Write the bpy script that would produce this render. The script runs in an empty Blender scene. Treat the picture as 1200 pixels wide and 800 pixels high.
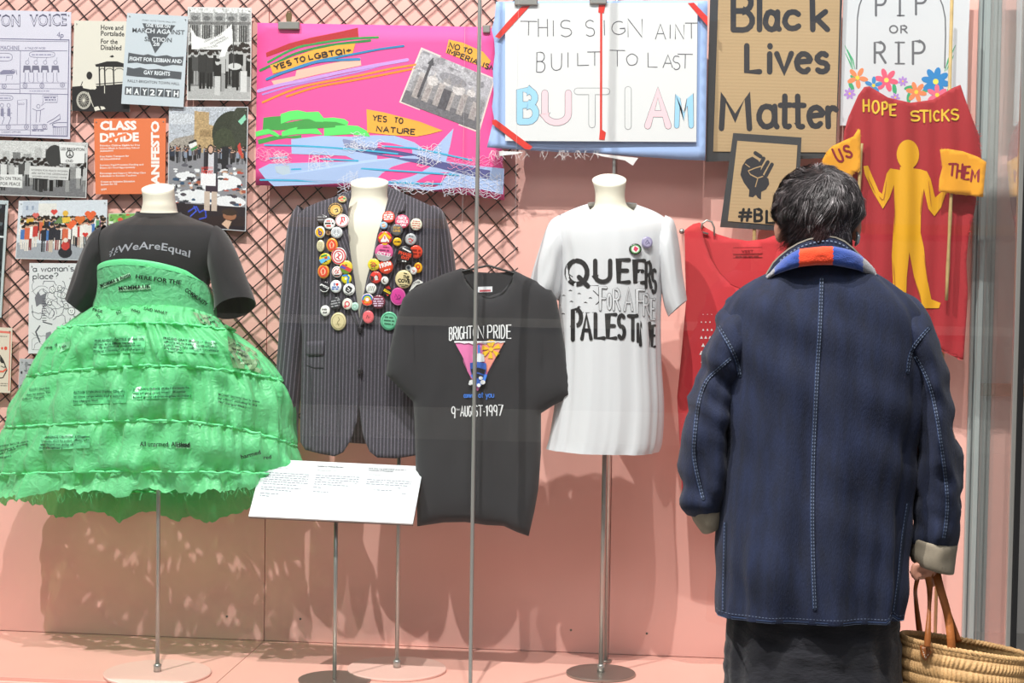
import bpy, bmesh, math, random
import numpy as np
from mathutils import Vector, Matrix, noise
from mathutils.geometry import delaunay_2d_cdt
from mathutils.bvhtree import BVHTree

PI = math.pi
random.seed(7)
C = bpy.context.scene.collection

# ---------------------------------------------------------------- camera
F = 2000.0                                    # focal length in pixels of the 1200 px wide frame
CAM = Vector((0.0, -5.65, 1.45))
YAW, PITCH, ROLL = math.radians(6.0), math.atan(0.046), math.radians(0.85)
ROT = Matrix.Rotation(YAW, 3, 'Z') @ Matrix.Rotation(PI / 2 - PITCH, 3, 'X') @ Matrix.Rotation(ROLL, 3, 'Z')
cam_data = bpy.data.cameras.new('camera')
cam_data.lens = F / 1200 * 36
cam_data.sensor_width = 36
cam_data.clip_end = 100
cam = bpy.data.objects.new('camera', cam_data)
C.objects.link(cam)
cam.matrix_world = Matrix.Translation(CAM) @ ROT.to_4x4()
bpy.context.scene.camera = cam

# ---------------------------------------------------------------- world, lamps, exposure
world = bpy.data.worlds.new('World')
bpy.context.scene.world = world
world.use_nodes = True
world.node_tree.nodes['Background'].inputs[0].default_value = (0.86, 0.93, 1.0, 1)
world.node_tree.nodes['Background'].inputs[1].default_value = 0.24

def spot(name, loc, target, power, size, angle, color=(1, 1, 1)):
    d = bpy.data.lights.new(name, 'SPOT')
    d.energy = power
    d.shadow_soft_size = size
    d.spot_size = math.radians(angle)
    d.spot_blend = 0.6
    d.color = color
    o = bpy.data.objects.new(name, d)
    C.objects.link(o)
    o.location = loc
    o.rotation_euler = (Vector(target) - Vector(loc)).to_track_quat('-Z', 'Y').to_euler()
    return o

spot('track_spotlight', (-3.8, -4.7, 8.3), (-0.9, -0.1, 0.6), 2700, 0.04, 48, (1.0, 0.97, 0.93))
spot('track_spotlight', (-0.7, -4.6, 8.1), (-0.2, -0.1, 0.6), 2050, 0.04, 50, (1.0, 0.97, 0.93))
spot('track_spotlight', (0.2, -4.7, 7.9), (0.7, -0.1, 1.0), 800, 0.04, 40, (1.0, 0.97, 0.93))
al = bpy.data.lights.new('fill_light', 'AREA')  # added soft fill from above, not a fitting of the room
al.shape = 'RECTANGLE'
al.size = 4.0
al.size_y = 1.2
al.energy = 55
al.color = (0.95, 0.98, 1.0)
alo = bpy.data.objects.new('fill_light', al)
C.objects.link(alo)
alo.location = (-0.6, -4.2, 4.4)
alo.rotation_euler = (math.radians(28), 0, 0)

wl = bpy.data.lights.new('reflection_fill', 'AREA')          # added lamp: brightens the wall opposite the case for faint reflections
wl.shape = 'RECTANGLE'
wl.size = 7.0
wl.size_y = 0.3
wl.energy = 170
wl.color = (1.0, 0.9, 0.78)
wlo = bpy.data.objects.new('reflection_fill', wl)
C.objects.link(wlo)
wlo.location = (-0.5, -7.6, 3.9)
wlo.rotation_euler = (math.radians(-38), 0, 0)

vs = bpy.context.scene.view_settings
vs.view_transform = 'Standard'
vs.look = 'None'
vs.gamma = 1
vs.use_curve_mapping = False
vs.exposure = 0.02

# ---------------------------------------------------------------- projection helpers
def ray(px, py):
    return (ROT @ Vector(((px - 600) / F, -(py - 400) / F, -1.0)))

def P(px, py, Y):
    """world point on the vertical plane y = Y seen at pixel (px, py) of the photograph"""
    d = ray(px, py)
    return CAM + d * ((Y - CAM.y) / d.y)

def PZ(px, py, Z):
    d = ray(px, py)
    return CAM + d * ((Z - CAM.z) / d.z)

def PN(px, py, p, n):
    d = ray(px, py)
    k = d.dot(n)
    if abs(k) < 1e-6:
        return Vector(p)
    return CAM + d * ((Vector(p) - CAM).dot(n) / k)

def to_px(v):
    q = ROT.transposed() @ (Vector(v) - CAM)
    return 600 + F * q.x / -q.z, 400 - F * q.y / -q.z

def crop(x0, y0, s):
    def f(*a):
        if len(a) == 2 and not hasattr(a[0], '__len__'):
            return (x0 + a[0] / s, y0 + a[1] / s)
        pts = a[0] if len(a) == 1 else a
        return [(x0 + p[0] / s, y0 + p[1] / s) for p in pts]
    return f

# ---------------------------------------------------------------- colours, materials
def lin(v):
    v /= 255.0
    return v / 12.92 if v <= 0.04045 else ((v + 0.055) / 1.055) ** 2.4

def hexc(h):
    return (lin(int(h[0:2], 16)), lin(int(h[2:4], 16)), lin(int(h[4:6], 16)))

MATS = {}

def mat(name, col=None, rough=0.6, metal=0.0, var=0.0, vscale=8.0, bump=0.0, bscale=200.0, sheen=0.0,
        spec=0.5, weave=0.0, wscale=900.0, stretch=(1, 1, 1)):
    """principled material; col None reads the colour attribute 'Col'"""
    if name in MATS:
        return MATS[name]
    m = bpy.data.materials.new(name)
    m.use_nodes = True
    nt = m.node_tree
    b = nt.nodes['Principled BSDF']
    b.inputs['Roughness'].default_value = rough
    b.inputs['Metallic'].default_value = metal
    b.inputs['Specular IOR Level'].default_value = spec
    if sheen:
        b.inputs['Sheen Weight'].default_value = sheen
    tc = nt.nodes.new('ShaderNodeTexCoord')
    mp = nt.nodes.new('ShaderNodeMapping')
    mp.inputs['Scale'].default_value = stretch
    nt.links.new(tc.outputs['Object'], mp.inputs['Vector'])
    if col is None:
        at = nt.nodes.new('ShaderNodeAttribute')
        at.attribute_name = 'Col'
        src = at.outputs['Color']
    else:
        rg = nt.nodes.new('ShaderNodeRGB')
        rg.outputs[0].default_value = (*(hexc(col) if isinstance(col, str) else col), 1)
        src = rg.outputs[0]
    if var:
        nz = nt.nodes.new('ShaderNodeTexNoise')
        nz.inputs['Scale'].default_value = vscale
        nz.inputs['Detail'].default_value = 6
        nt.links.new(mp.outputs[0], nz.inputs['Vector'])
        mr = nt.nodes.new('ShaderNodeMapRange')
        mr.inputs['From Min'].default_value = 0.25
        mr.inputs['From Max'].default_value = 0.75
        mr.inputs['To Min'].default_value = 1 - var
        mr.inputs['To Max'].default_value = 1 + var
        nt.links.new(nz.outputs['Fac'], mr.inputs['Value'])
        mx = nt.nodes.new('ShaderNodeVectorMath')
        mx.operation = 'SCALE'
        nt.links.new(src, mx.inputs[0])
        nt.links.new(mr.outputs[0], mx.inputs['Scale'])
        src = mx.outputs[0]
    nt.links.new(src, b.inputs['Base Color'])
    if bump or weave:
        h = None
        if bump:
            n2 = nt.nodes.new('ShaderNodeTexNoise')
            n2.inputs['Scale'].default_value = bscale
            n2.inputs['Detail'].default_value = 4
            nt.links.new(mp.outputs[0], n2.inputs['Vector'])
            bp = nt.nodes.new('ShaderNodeBump')
            bp.inputs['Strength'].default_value = bump
            bp.inputs['Distance'].default_value = 0.004
            nt.links.new(n2.outputs['Fac'], bp.inputs['Height'])
            h = bp
        if weave:
            wv = nt.nodes.new('ShaderNodeTexWave')
            wv.inputs['Scale'].default_value = wscale
            wv.bands_direction = 'DIAGONAL'
            nt.links.new(mp.outputs[0], wv.inputs['Vector'])
            bq = nt.nodes.new('ShaderNodeBump')
            bq.inputs['Strength'].default_value = weave
            bq.inputs['Distance'].default_value = 0.0006
            nt.links.new(wv.outputs['Fac'], bq.inputs['Height'])
            if h:
                nt.links.new(h.outputs[0], bq.inputs['Normal'])
            h = bq
        nt.links.new(h.outputs[0], b.inputs['Normal'])
    MATS[name] = m
    return m

# ---------------------------------------------------------------- object helpers
def thing(name, label, cat, loc, group=None):
    o = bpy.data.objects.new(name, None)
    C.objects.link(o)
    o.empty_display_size = 0.05
    o.location = loc
    o['label'] = label
    o['category'] = cat
    if group:
        o['group'] = group
    return o

def tag(o, label=None, cat=None, group=None, kind=None):
    if label: o['label'] = label
    if cat: o['category'] = cat
    if group: o['group'] = group
    if kind: o['kind'] = kind
    return o

def world_loc(o):
    v = Vector((0, 0, 0))
    while o is not None:
        v += o.location
        o = o.parent
    return v

def ob(name, verts, faces, m, parent=None, smooth=False, cols=None, label=None, cat=None, group=None, kind=None, origin=None):
    """ONE mesh object from world-space vertices"""
    me = bpy.data.meshes.new(name)
    V = np.array([tuple(v) for v in verts], dtype=float).reshape(-1, 3)
    pw = world_loc(parent) if parent else Vector((0, 0, 0))
    if origin is None:
        og = Vector(V.mean(axis=0)) if (parent is None or len(V)) else pw
    else:
        og = Vector(origin)
    V = V - np.array(og)
    me.from_pydata(V.tolist(), [], faces)
    if cols is not None:
        ca = me.color_attributes.new('Col', 'FLOAT_COLOR', 'CORNER')
        arr = np.ones((len(me.loops), 4), dtype=np.float32)
        lt = np.zeros(len(me.polygons), dtype=np.int32)
        me.polygons.foreach_get('loop_total', lt)
        arr[:, :3] = np.repeat(np.array(cols, dtype=np.float32), lt, axis=0)
        ca.data.foreach_set('color', arr.ravel())
    if smooth:
        me.shade_smooth()
    for mm in (m if isinstance(m, (list, tuple)) else [m]):
        me.materials.append(mm)
    o = bpy.data.objects.new(name, me)
    C.objects.link(o)
    if parent:
        o.parent = parent
        o.location = og - pw
    else:
        o.location = og
    return tag(o, label, cat, group, kind)

class MB:
    """collects shapes for one mesh"""
    def __init__(s):
        s.v, s.f, s.c = [], [], []
    def add(s, V, Fc, col=None):
        n = len(s.v)
        s.v += [Vector(v) for v in V]
        s.f += [tuple(i + n for i in f) for f in Fc]
        if col is not None:
            s.c += [col] * len(Fc)
        return s
    def box(s, lo, hi, col=None):
        x0, y0, z0 = lo
        x1, y1, z1 = hi
        V = [(x0, y0, z0), (x1, y0, z0), (x1, y1, z0), (x0, y1, z0), (x0, y0, z1), (x1, y0, z1), (x1, y1, z1), (x0, y1, z1)]
        return s.add(V, [(0, 3, 2, 1), (4, 5, 6, 7), (0, 1, 5, 4), (1, 2, 6, 5), (2, 3, 7, 6), (3, 0, 4, 7)], col)
    def bbox(s, lo, hi, b=0.003, col=None):
        """box with chamfered edges"""
        x0, y0, z0 = lo
        x1, y1, z1 = hi
        b = min(b, (x1 - x0) / 2.1, (y1 - y0) / 2.1, (z1 - z0) / 2.1)
        bm = bmesh.new()
        bmesh.ops.create_cube(bm, size=1)
        for v in bm.verts:
            v.co = Vector((x0 + (v.co.x + .5) * (x1 - x0), y0 + (v.co.y + .5) * (y1 - y0), z0 + (v.co.z + .5) * (z1 - z0)))
        bmesh.ops.bevel(bm, geom=bm.edges[:], offset=b, segments=1, affect='EDGES')
        bm.verts.index_update()
        s.add([v.co.copy() for v in bm.verts], [tuple(v.index for v in f.verts) for f in bm.faces], col)
        bm.free()
        return s
    def tube(s, pts, r, n=8, col=None, flat=None, caps=True):
        """tube along pts; r a number or a list"""
        pts = [Vector(p) for p in pts]
        rs = r if hasattr(r, '__len__') else [r] * len(pts)
        V, Fc = [], []
        up = None
        for i, p in enumerate(pts):
            t = (pts[min(i + 1, len(pts) - 1)] - pts[max(i - 1, 0)]).normalized()
            if up is None:
                up = Vector((0, 1, 0)) if abs(t.y) < 0.8 else Vector((1, 0, 0))
            a = t.cross(up).normalized()
            b = a.cross(t).normalized()
            up = b
            for k in range(n):
                w = 2 * PI * k / n
                V.append(p + a * (math.cos(w) * rs[i]) + b * (math.sin(w) * rs[i] * (flat if flat else 1)))
        for i in range(len(pts) - 1):
            for k in range(n):
                Fc.append((i * n + k, i * n + (k + 1) % n, (i + 1) * n + (k + 1) % n, (i + 1) * n + k))
        if caps:
            Fc.append(tuple(range(n))[::-1])
            Fc.append(tuple((len(pts) - 1) * n + k for k in range(n)))
        return s.add(V, Fc, col)
    def lathe(s, prof, c, n=32, axis='z', sx=1, sy=1, col=None, caps=True):
        """prof: (radius, height) pairs round a vertical axis through c"""
        c = Vector(c)
        V, Fc = [], []
        for r, h in prof:
            for k in range(n):
                w = 2 * PI * k / n
                V.append(c + Vector((math.cos(w) * r * sx, math.sin(w) * r * sy, h)))
        for i in range(len(prof) - 1):
            for k in range(n):
                Fc.append((i * n + k, i * n + (k + 1) % n, (i + 1) * n + (k + 1) % n, (i + 1) * n + k))
        if caps:
            Fc.append(tuple(range(n))[::-1])
            Fc.append(tuple((len(prof) - 1) * n + k for k in range(n)))
        return s.add(V, Fc, col)
    def ellipsoid(s, c, r, n=16, m=10, col=None):
        prof = [(max(1e-4, math.sin(PI * i / m)), -math.cos(PI * i / m)) for i in range(m + 1)]
        V, Fc = [], []
        c = Vector(c)
        for a, h in prof:
            for k in range(n):
                w = 2 * PI * k / n
                V.append(c + Vector((math.cos(w) * a * r[0], math.sin(w) * a * r[1], h * r[2])))
        for i in range(m):
            for k in range(n):
                Fc.append((i * n + k, i * n + (k + 1) % n, (i + 1) * n + (k + 1) % n, (i + 1) * n + k))
        Fc.append(tuple(range(n))[::-1])
        Fc.append(tuple(m * n + k for k in range(n)))
        return s.add(V, Fc, col)
    def out(s, name, m, parent=None, smooth=False, **k):
        return ob(name, s.v, s.f, m, parent, smooth, s.c if s.c else None, **k)
    def bvh(s):
        return BVHTree.FromPolygons(s.v, s.f)

def catmull(rows, sub):
    """smooth interpolation of a list of number tuples"""
    A = np.array(rows, dtype=float)
    n = len(A)
    out = []
    for i in range(n - 1):
        p0, p1, p2, p3 = A[max(i - 1, 0)], A[i], A[i + 1], A[min(i + 2, n - 1)]
        for k in range(sub):
            t = k / sub
            out.append(0.5 * ((2 * p1) + (-p0 + p2) * t + (2 * p0 - 5 * p1 + 4 * p2 - p3) * t * t + (-p0 + 3 * p1 - 3 * p2 + p3) * t ** 3))
    out.append(A[-1])
    return out

def smooth_pts(pts, sub=6):
    return [tuple(p) for p in catmull(pts, sub)]

def loft(rows, Y, nseg=56, sub=5, ex=2.0, top=False, bot=False, fold=None, arc=(0, 2 * PI), mb=None, col=None, bk=0.15):
    """rows: (ax, ay, bx, by, depth[, tilt[, yoff]]): silhouette end points in photo pixels on plane Y (+yoff),
    half depth in metres, tilt = how far (m) the front of the ring drops below its sides (the back rises by bk times that)"""
    R = [tuple(r) + (0.0,) * (7 - len(r)) for r in rows]
    R = catmull(R, sub) if sub > 1 else [np.array(r, float) for r in R]
    V, Fc = [], []
    full = abs(arc[1] - arc[0] - 2 * PI) < 1e-6
    n = nseg if full else nseg + 1
    for i, (ax, ay, bx, by, dp, tilt, yo) in enumerate(R):
        A, B = P(ax, ay, Y + yo), P(bx, by, Y + yo)
        c, u = (A + B) / 2, (B - A) / 2
        for k in range(n):
            w = arc[0] + (arc[1] - arc[0]) * k / nseg
            cs, sn = math.cos(w), math.sin(w)
            e = 2.0 / ex
            cs2 = math.copysign(abs(cs) ** e, cs)
            sn2 = math.copysign(abs(sn) ** e, sn)
            p = c + u * cs2 + Vector((0, dp * sn2, -tilt * (-sn if sn < 0 else -sn * bk)))
            if fold:
                nn = Vector((cs, sn, 0))
                p = p + nn * fold(p, i / (len(R) - 1), w)
            V.append(p)
    m = len(R)
    for i in range(m - 1):
        for k in range(n if full else n - 1):
            Fc.append((i * n + k, (i + 1) * n + k, (i + 1) * n + (k + 1) % n, i * n + (k + 1) % n))
    if top: Fc.append(tuple(range(n)))
    if bot: Fc.append(tuple((m - 1) * n + k for k in range(n))[::-1])
    mb = mb or MB()
    return mb.add(V, Fc, col)

def in_poly(px, py, poly):
    """vectorised point in polygon"""
    x, y = np.asarray(px, float), np.asarray(py, float)
    r = np.zeros(x.shape, bool)
    n = len(poly)
    for i in range(n):
        x1, y1 = poly[i]
        x2, y2 = poly[(i + 1) % n]
        if y1 == y2:
            continue
        c = ((y1 > y) != (y2 > y)) & (x < (x2 - x1) * (y - y1) / (y2 - y1) + x1)
        r ^= c
    return r

def edge_dist(px, py, poly):
    d = np.full(np.shape(px), 1e9)
    n = len(poly)
    for i in range(n):
        x1, y1 = poly[i]
        x2, y2 = poly[(i + 1) % n]
        dx, dy = x2 - x1, y2 - y1
        L = dx * dx + dy * dy + 1e-9
        t = np.clip(((px - x1) * dx + (py - y1) * dy) / L, 0, 1)
        d = np.minimum(d, np.hypot(px - x1 - t * dx, py - y1 - t * dy))
    return d

def cdt(poly, step):
    """triangulated polygon with an inner grid; returns points, faces, indices of the outline"""
    dense = []
    n = len(poly)
    for i in range(n):
        a, b = poly[i], poly[(i + 1) % n]
        k = max(1, int(math.hypot(b[0] - a[0], b[1] - a[1]) / step))
        for j in range(k):
            dense.append((a[0] + (b[0] - a[0]) * j / k, a[1] + (b[1] - a[1]) * j / k))
    xs, ys = [p[0] for p in poly], [p[1] for p in poly]
    gx, gy = np.meshgrid(np.arange(min(xs) + step / 2, max(xs), step), np.arange(min(ys) + step / 2, max(ys), step))
    gx[::2] += step / 2
    gx, gy = gx.ravel(), gy.ravel()
    keep = in_poly(gx, gy, poly)
    gx, gy = gx[keep], gy[keep]
    if len(gx):
        keep = edge_dist(gx, gy, poly) > step * 0.45
        gx, gy = gx[keep], gy[keep]
    nb = len(dense)
    pts = [Vector(p) for p in dense] + [Vector((x, y)) for x, y in zip(gx, gy)]
    vo, eo, fo, ov, oe, of = delaunay_2d_cdt(pts, [(i, (i + 1) % nb) for i in range(nb)], [list(range(nb))], 1, 1e-5)
    edges = {}
    for f in fo:
        for i in range(len(f)):
            a, b = f[i], f[(i + 1) % len(f)]
            k = (min(a, b), max(a, b))
            edges[k] = None if k in edges else (a, b)
    rim = [e for e in edges.values() if e]
    return [(v.x, v.y) for v in vo], [tuple(f) for f in fo], rim

def sheet(poly, fn, back, step=6.0, mb=None, col=None):
    """cloth or board: outline in pixels; fn(px,py)->world front point; back(px,py)->world back point"""
    pts, fs, rim = cdt(poly, step)
    n = len(pts)
    V = [fn(x, y) for x, y in pts] + [back(x, y) for x, y in pts]
    Fc = list(fs) + [tuple(i + n for i in f)[::-1] for f in fs] + [(b, a, a + n, b + n) for a, b in rim]
    mb = mb or MB()
    return mb.add(V, Fc, col)

def slab(poly, Y, th, step=60.0, wob=0.0, wsc=3.0, seed=0, mb=None, col=None):
    """flat board or cloth of thickness th whose front lies at plane Y, softly waved by wob metres"""
    def fr(x, y):
        p = P(x, y, Y)
        if wob:
            d = wob * noise.noise(Vector((p.x * wsc, seed * 3.1, p.z * wsc * 0.5)))
            p = P(x, y, Y + d)
        return p
    def bk(x, y):
        p = fr(x, y)
        return p + Vector((0, th, 0))
    return sheet(poly, fr, bk, step, mb, col), fr

# ---------------------------------------------------------------- stroke lettering
def arc(cx, cy, rx, ry, a0, a1, n=9):
    return [(cx + rx * math.cos(math.radians(a0 + (a1 - a0) * i / n)), cy + ry * math.sin(math.radians(a0 + (a1 - a0) * i / n))) for i in range(n + 1)]

G = {
 'A': (7, [[(0, 0), (3.5, 10), (7, 0)], [(1.3, 3.6), (5.7, 3.6)]]),
 'B': (6, [[(0, 0), (0, 10), (3, 10)] + arc(3, 7.7, 2.6, 2.3, 90, -90, 7) + [(0, 5.2)], [(0, 5.4), (3, 5.4)] + arc(3, 2.7, 3, 2.7, 90, -90, 7) + [(0, 0)]]),
 'C': (6.5, [arc(3.6, 5, 3.6, 5, 50, 310, 14)]),
 'D': (6.5, [[(0, 0), (0, 10), (2, 10)] + arc(2, 5, 4.3, 5, 90, -90, 10) + [(0, 0)]]),
 'E': (5.5, [[(5.5, 10), (0, 10), (0, 0), (5.5, 0)], [(0, 5.2), (4.5, 5.2)]]),
 'F': (5.5, [[(5.5, 10), (0, 10), (0, 0)], [(0, 5.2), (4.3, 5.2)]]),
 'G': (7, [arc(3.6, 5, 3.6, 5, 55, 330, 14) + [(6.7, 4.6), (4, 4.6)]]),
 'H': (6.5, [[(0, 0), (0, 10)], [(6.5, 0), (6.5, 10)], [(0, 5), (6.5, 5)]]),
 'I': (1, [[(.5, 0), (.5, 10)]]),
 'J': (5, [[(5, 10), (5, 3)] + arc(2.5, 3, 2.5, 3, 0, -170, 8)]),
 'K': (6.5, [[(0, 0), (0, 10)], [(6, 10), (0, 4.6)], [(1.8, 6), (6.5, 0)]]),
 'L': (5, [[(0, 10), (0, 0), (5, 0)]]),
 'M': (8, [[(0, 0), (0.6, 10), (4, 3), (7.4, 10), (8, 0)]]),
 'N': (6.5, [[(0, 0), (0, 10), (6.5, 0), (6.5, 10)]]),
 'O': (7, [arc(3.5, 5, 3.5, 5, 90, 450, 18)]),
 'P': (6, [[(0, 0), (0, 10), (3, 10)] + arc(3, 7.4, 2.8, 2.6, 90, -90, 8) + [(0, 4.8)]]),
 'Q': (7.2, [arc(3.5, 5, 3.5, 5, 90, 450, 18), [(4.2, 3), (7.2, -0.8)]]),
 'R': (6.3, [[(0, 0), (0, 10), (3, 10)] + arc(3, 7.5, 2.8, 2.5, 90, -90, 8) + [(0, 5)], [(2.6, 5), (6.3, 0)]]),
 'S': (5.6, [arc(2.9, 7.5, 2.6, 2.5, 40, 250, 9) + arc(2.8, 2.6, 2.7, 2.6, 75, -145, 9)]),
 'T': (6.5, [[(0, 10), (6.5, 10)], [(3.25, 10), (3.25, 0)]]),
 'U': (6.5, [[(0, 10), (0, 3)] + arc(3.25, 3, 3.25, 3, 180, 360, 9) + [(6.5, 10)]]),
 'V': (6.5, [[(0, 10), (3.25, 0), (6.5, 10)]]),
 'W': (9, [[(0, 10), (2.2, 0), (4.5, 8), (6.8, 0), (9, 10)]]),
 'X': (6.5, [[(0, 0), (6.5, 10)], [(0, 10), (6.5, 0)]]),
 'Y': (6.5, [[(0, 10), (3.25, 5), (6.5, 10)], [(3.25, 5), (3.25, 0)]]),
 'Z': (6, [[(0, 10), (6, 10), (0, 0), (6, 0)]]),
 'a': (5, [arc(2.4, 3, 2.4, 3, 45, 400, 14), [(4.8, 6), (4.8, 1), (5.4, 0)]]),
 'b': (5, [[(0, 10), (0, 0)], arc(2.4, 3, 2.5, 3, 180, -180, 14)]),
 'c': (4.4, [arc(2.6, 3, 2.6, 3, 45, 315, 11)]),
 'd': (5, [arc(2.4, 3, 2.4, 3, 0, 360, 14), [(4.8, 10), (4.8, 0)]]),
 'e': (5, [[(0.2, 3.2), (4.9, 3.6)] + arc(2.5, 3, 2.5, 3, 15, 310, 13)]),
 'f': (3.6, [arc(3, 8, 1.8, 2, 60, 180, 5) + [(1.2, 0)], [(0, 6), (3.4, 6)]]),
 'g': (5, [arc(2.4, 3, 2.4, 3, 0, 360, 14), [(4.8, 6), (4.8, -2)] + arc(2.4, -2, 2.4, 2, 0, -150, 7)]),
 'h': (5, [[(0, 10), (0, 0)], [(0, 3.5)] + arc(2.4, 3.7, 2.4, 2.3, 170, 0, 7) + [(4.8, 0)]]),
 'i': (1, [[(.5, 6), (.5, 0)], [(.5, 8.4), (.6, 8.7)]]),
 'k': (5, [[(0, 10), (0, 0)], [(4.4, 6), (0, 2.6)], [(1.4, 3.6), (5, 0)]]),
 'l': (1, [[(.5, 10), (.5, 0)]]),
 'm': (7.5, [[(0, 6), (0, 0)], [(0, 3.6)] + arc(1.9, 4, 1.8, 2, 170, 0, 6) + [(3.7, 0)], [(3.7, 3.6)] + arc(5.6, 4, 1.8, 2, 170, 0, 6) + [(7.4, 0)]]),
 'n': (5, [[(0, 6), (0, 0)], [(0, 3.5)] + arc(2.4, 3.7, 2.4, 2.3, 170, 0, 7) + [(4.8, 0)]]),
 'o': (5, [arc(2.5, 3, 2.5, 3, 90, 450, 14)]),
 'p': (5, [[(0, 6), (0, -4)], arc(2.4, 3, 2.5, 3, 180, -180, 14)]),
 'r': (3.6, [[(0, 6), (0, 0)], [(0, 3.2)] + arc(2.2, 3.6, 2.2, 2.4, 170, 50, 5)]),
 's': (4, [arc(2.1, 4.5, 1.9, 1.5, 40, 250, 7) + arc(2, 1.55, 2, 1.55, 75, -145, 7)]),
 't': (4, [[(1.6, 9.4), (1.6, 1)] + arc(2.8, 1.2, 1.2, 1.2, 180, 300, 5), [(0, 6.6), (3.8, 6.6)]]),
 'u': (5, [[(0, 6), (0, 2.4)] + arc(2.4, 2.4, 2.4, 2.4, 180, 360, 7), [(4.8, 6), (4.8, 0)]]),
 'v': (4.6, [[(0, 6), (2.3, 0), (4.6, 6)]]),
 'w': (7, [[(0, 6), (1.8, 0), (3.5, 5), (5.2, 0), (7, 6)]]),
 'y': (5, [[(0, 6), (2.5, 0.4)], [(5, 6), (1.2, -3.6)]]),
 '1': (2.5, [[(0, 8), (2, 10), (2, 0)]]),
 '7': (5.5, [[(0, 10), (5.5, 10), (1.8, 0)]]),
 '9': (5.5, [arc(2.6, 7, 2.6, 3, 0, 360, 12), [(5.2, 7), (4.6, 0)]]),
 '3': (5, [arc(2.4, 7.6, 2.4, 2.4, 150, -80, 8) + arc(2.3, 2.6, 2.7, 2.6, 80, -150, 8)]),
 '0': (5.5, [arc(2.75, 5, 2.75, 5, 90, 450, 14)]),
 '4': (5.5, [[(4, 0), (4, 10), (0, 3), (5.5, 3)]]),
 "'": (1, [[(.5, 10), (.3, 7.6)]]),
 '?': (5, [arc(2.5, 7.5, 2.5, 2.5, 170, -70, 8) + [(2.5, 3)], [(2.5, .4), (2.6, 0)]]),
 '#': (7, [[(1.4, 0), (2.6, 10)], [(4.6, 0), (5.8, 10)], [(0, 3.4), (7, 3.4)], [(0.4, 6.8), (7, 6.8)]]),
 '+': (6, [[(0, 5), (6, 5)], [(3, 2), (3, 8)]]),
 '.': (1, [[(.4, .1), (.6, .1)]]), ',': (1, [[(.5, .5), (.2, -1)]]),
 '-': (4, [[(0, 4.6), (4, 4.6)]]),
 ' ': (3, []),
}

FONT = {}

def font_geo(s, bold=0.0):
    k = (s, bold)
    if k in FONT:
        return FONT[k]
    cu = bpy.data.curves.new('lettering', 'FONT')
    cu.body = s
    cu.resolution_u = 2 if len(s) < 30 else 1
    cu.offset = bold
    o = bpy.data.objects.new('lettering', cu)
    me = o.to_mesh()
    V = np.array([v.co[:2] for v in me.vertices]).reshape(-1, 2)
    Fc = [tuple(p.vertices) for p in me.polygons]
    o.to_mesh_clear()
    bpy.data.objects.remove(o)
    bpy.data.curves.remove(cu)
    FONT[k] = (V, Fc)
    return FONT[k]

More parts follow.
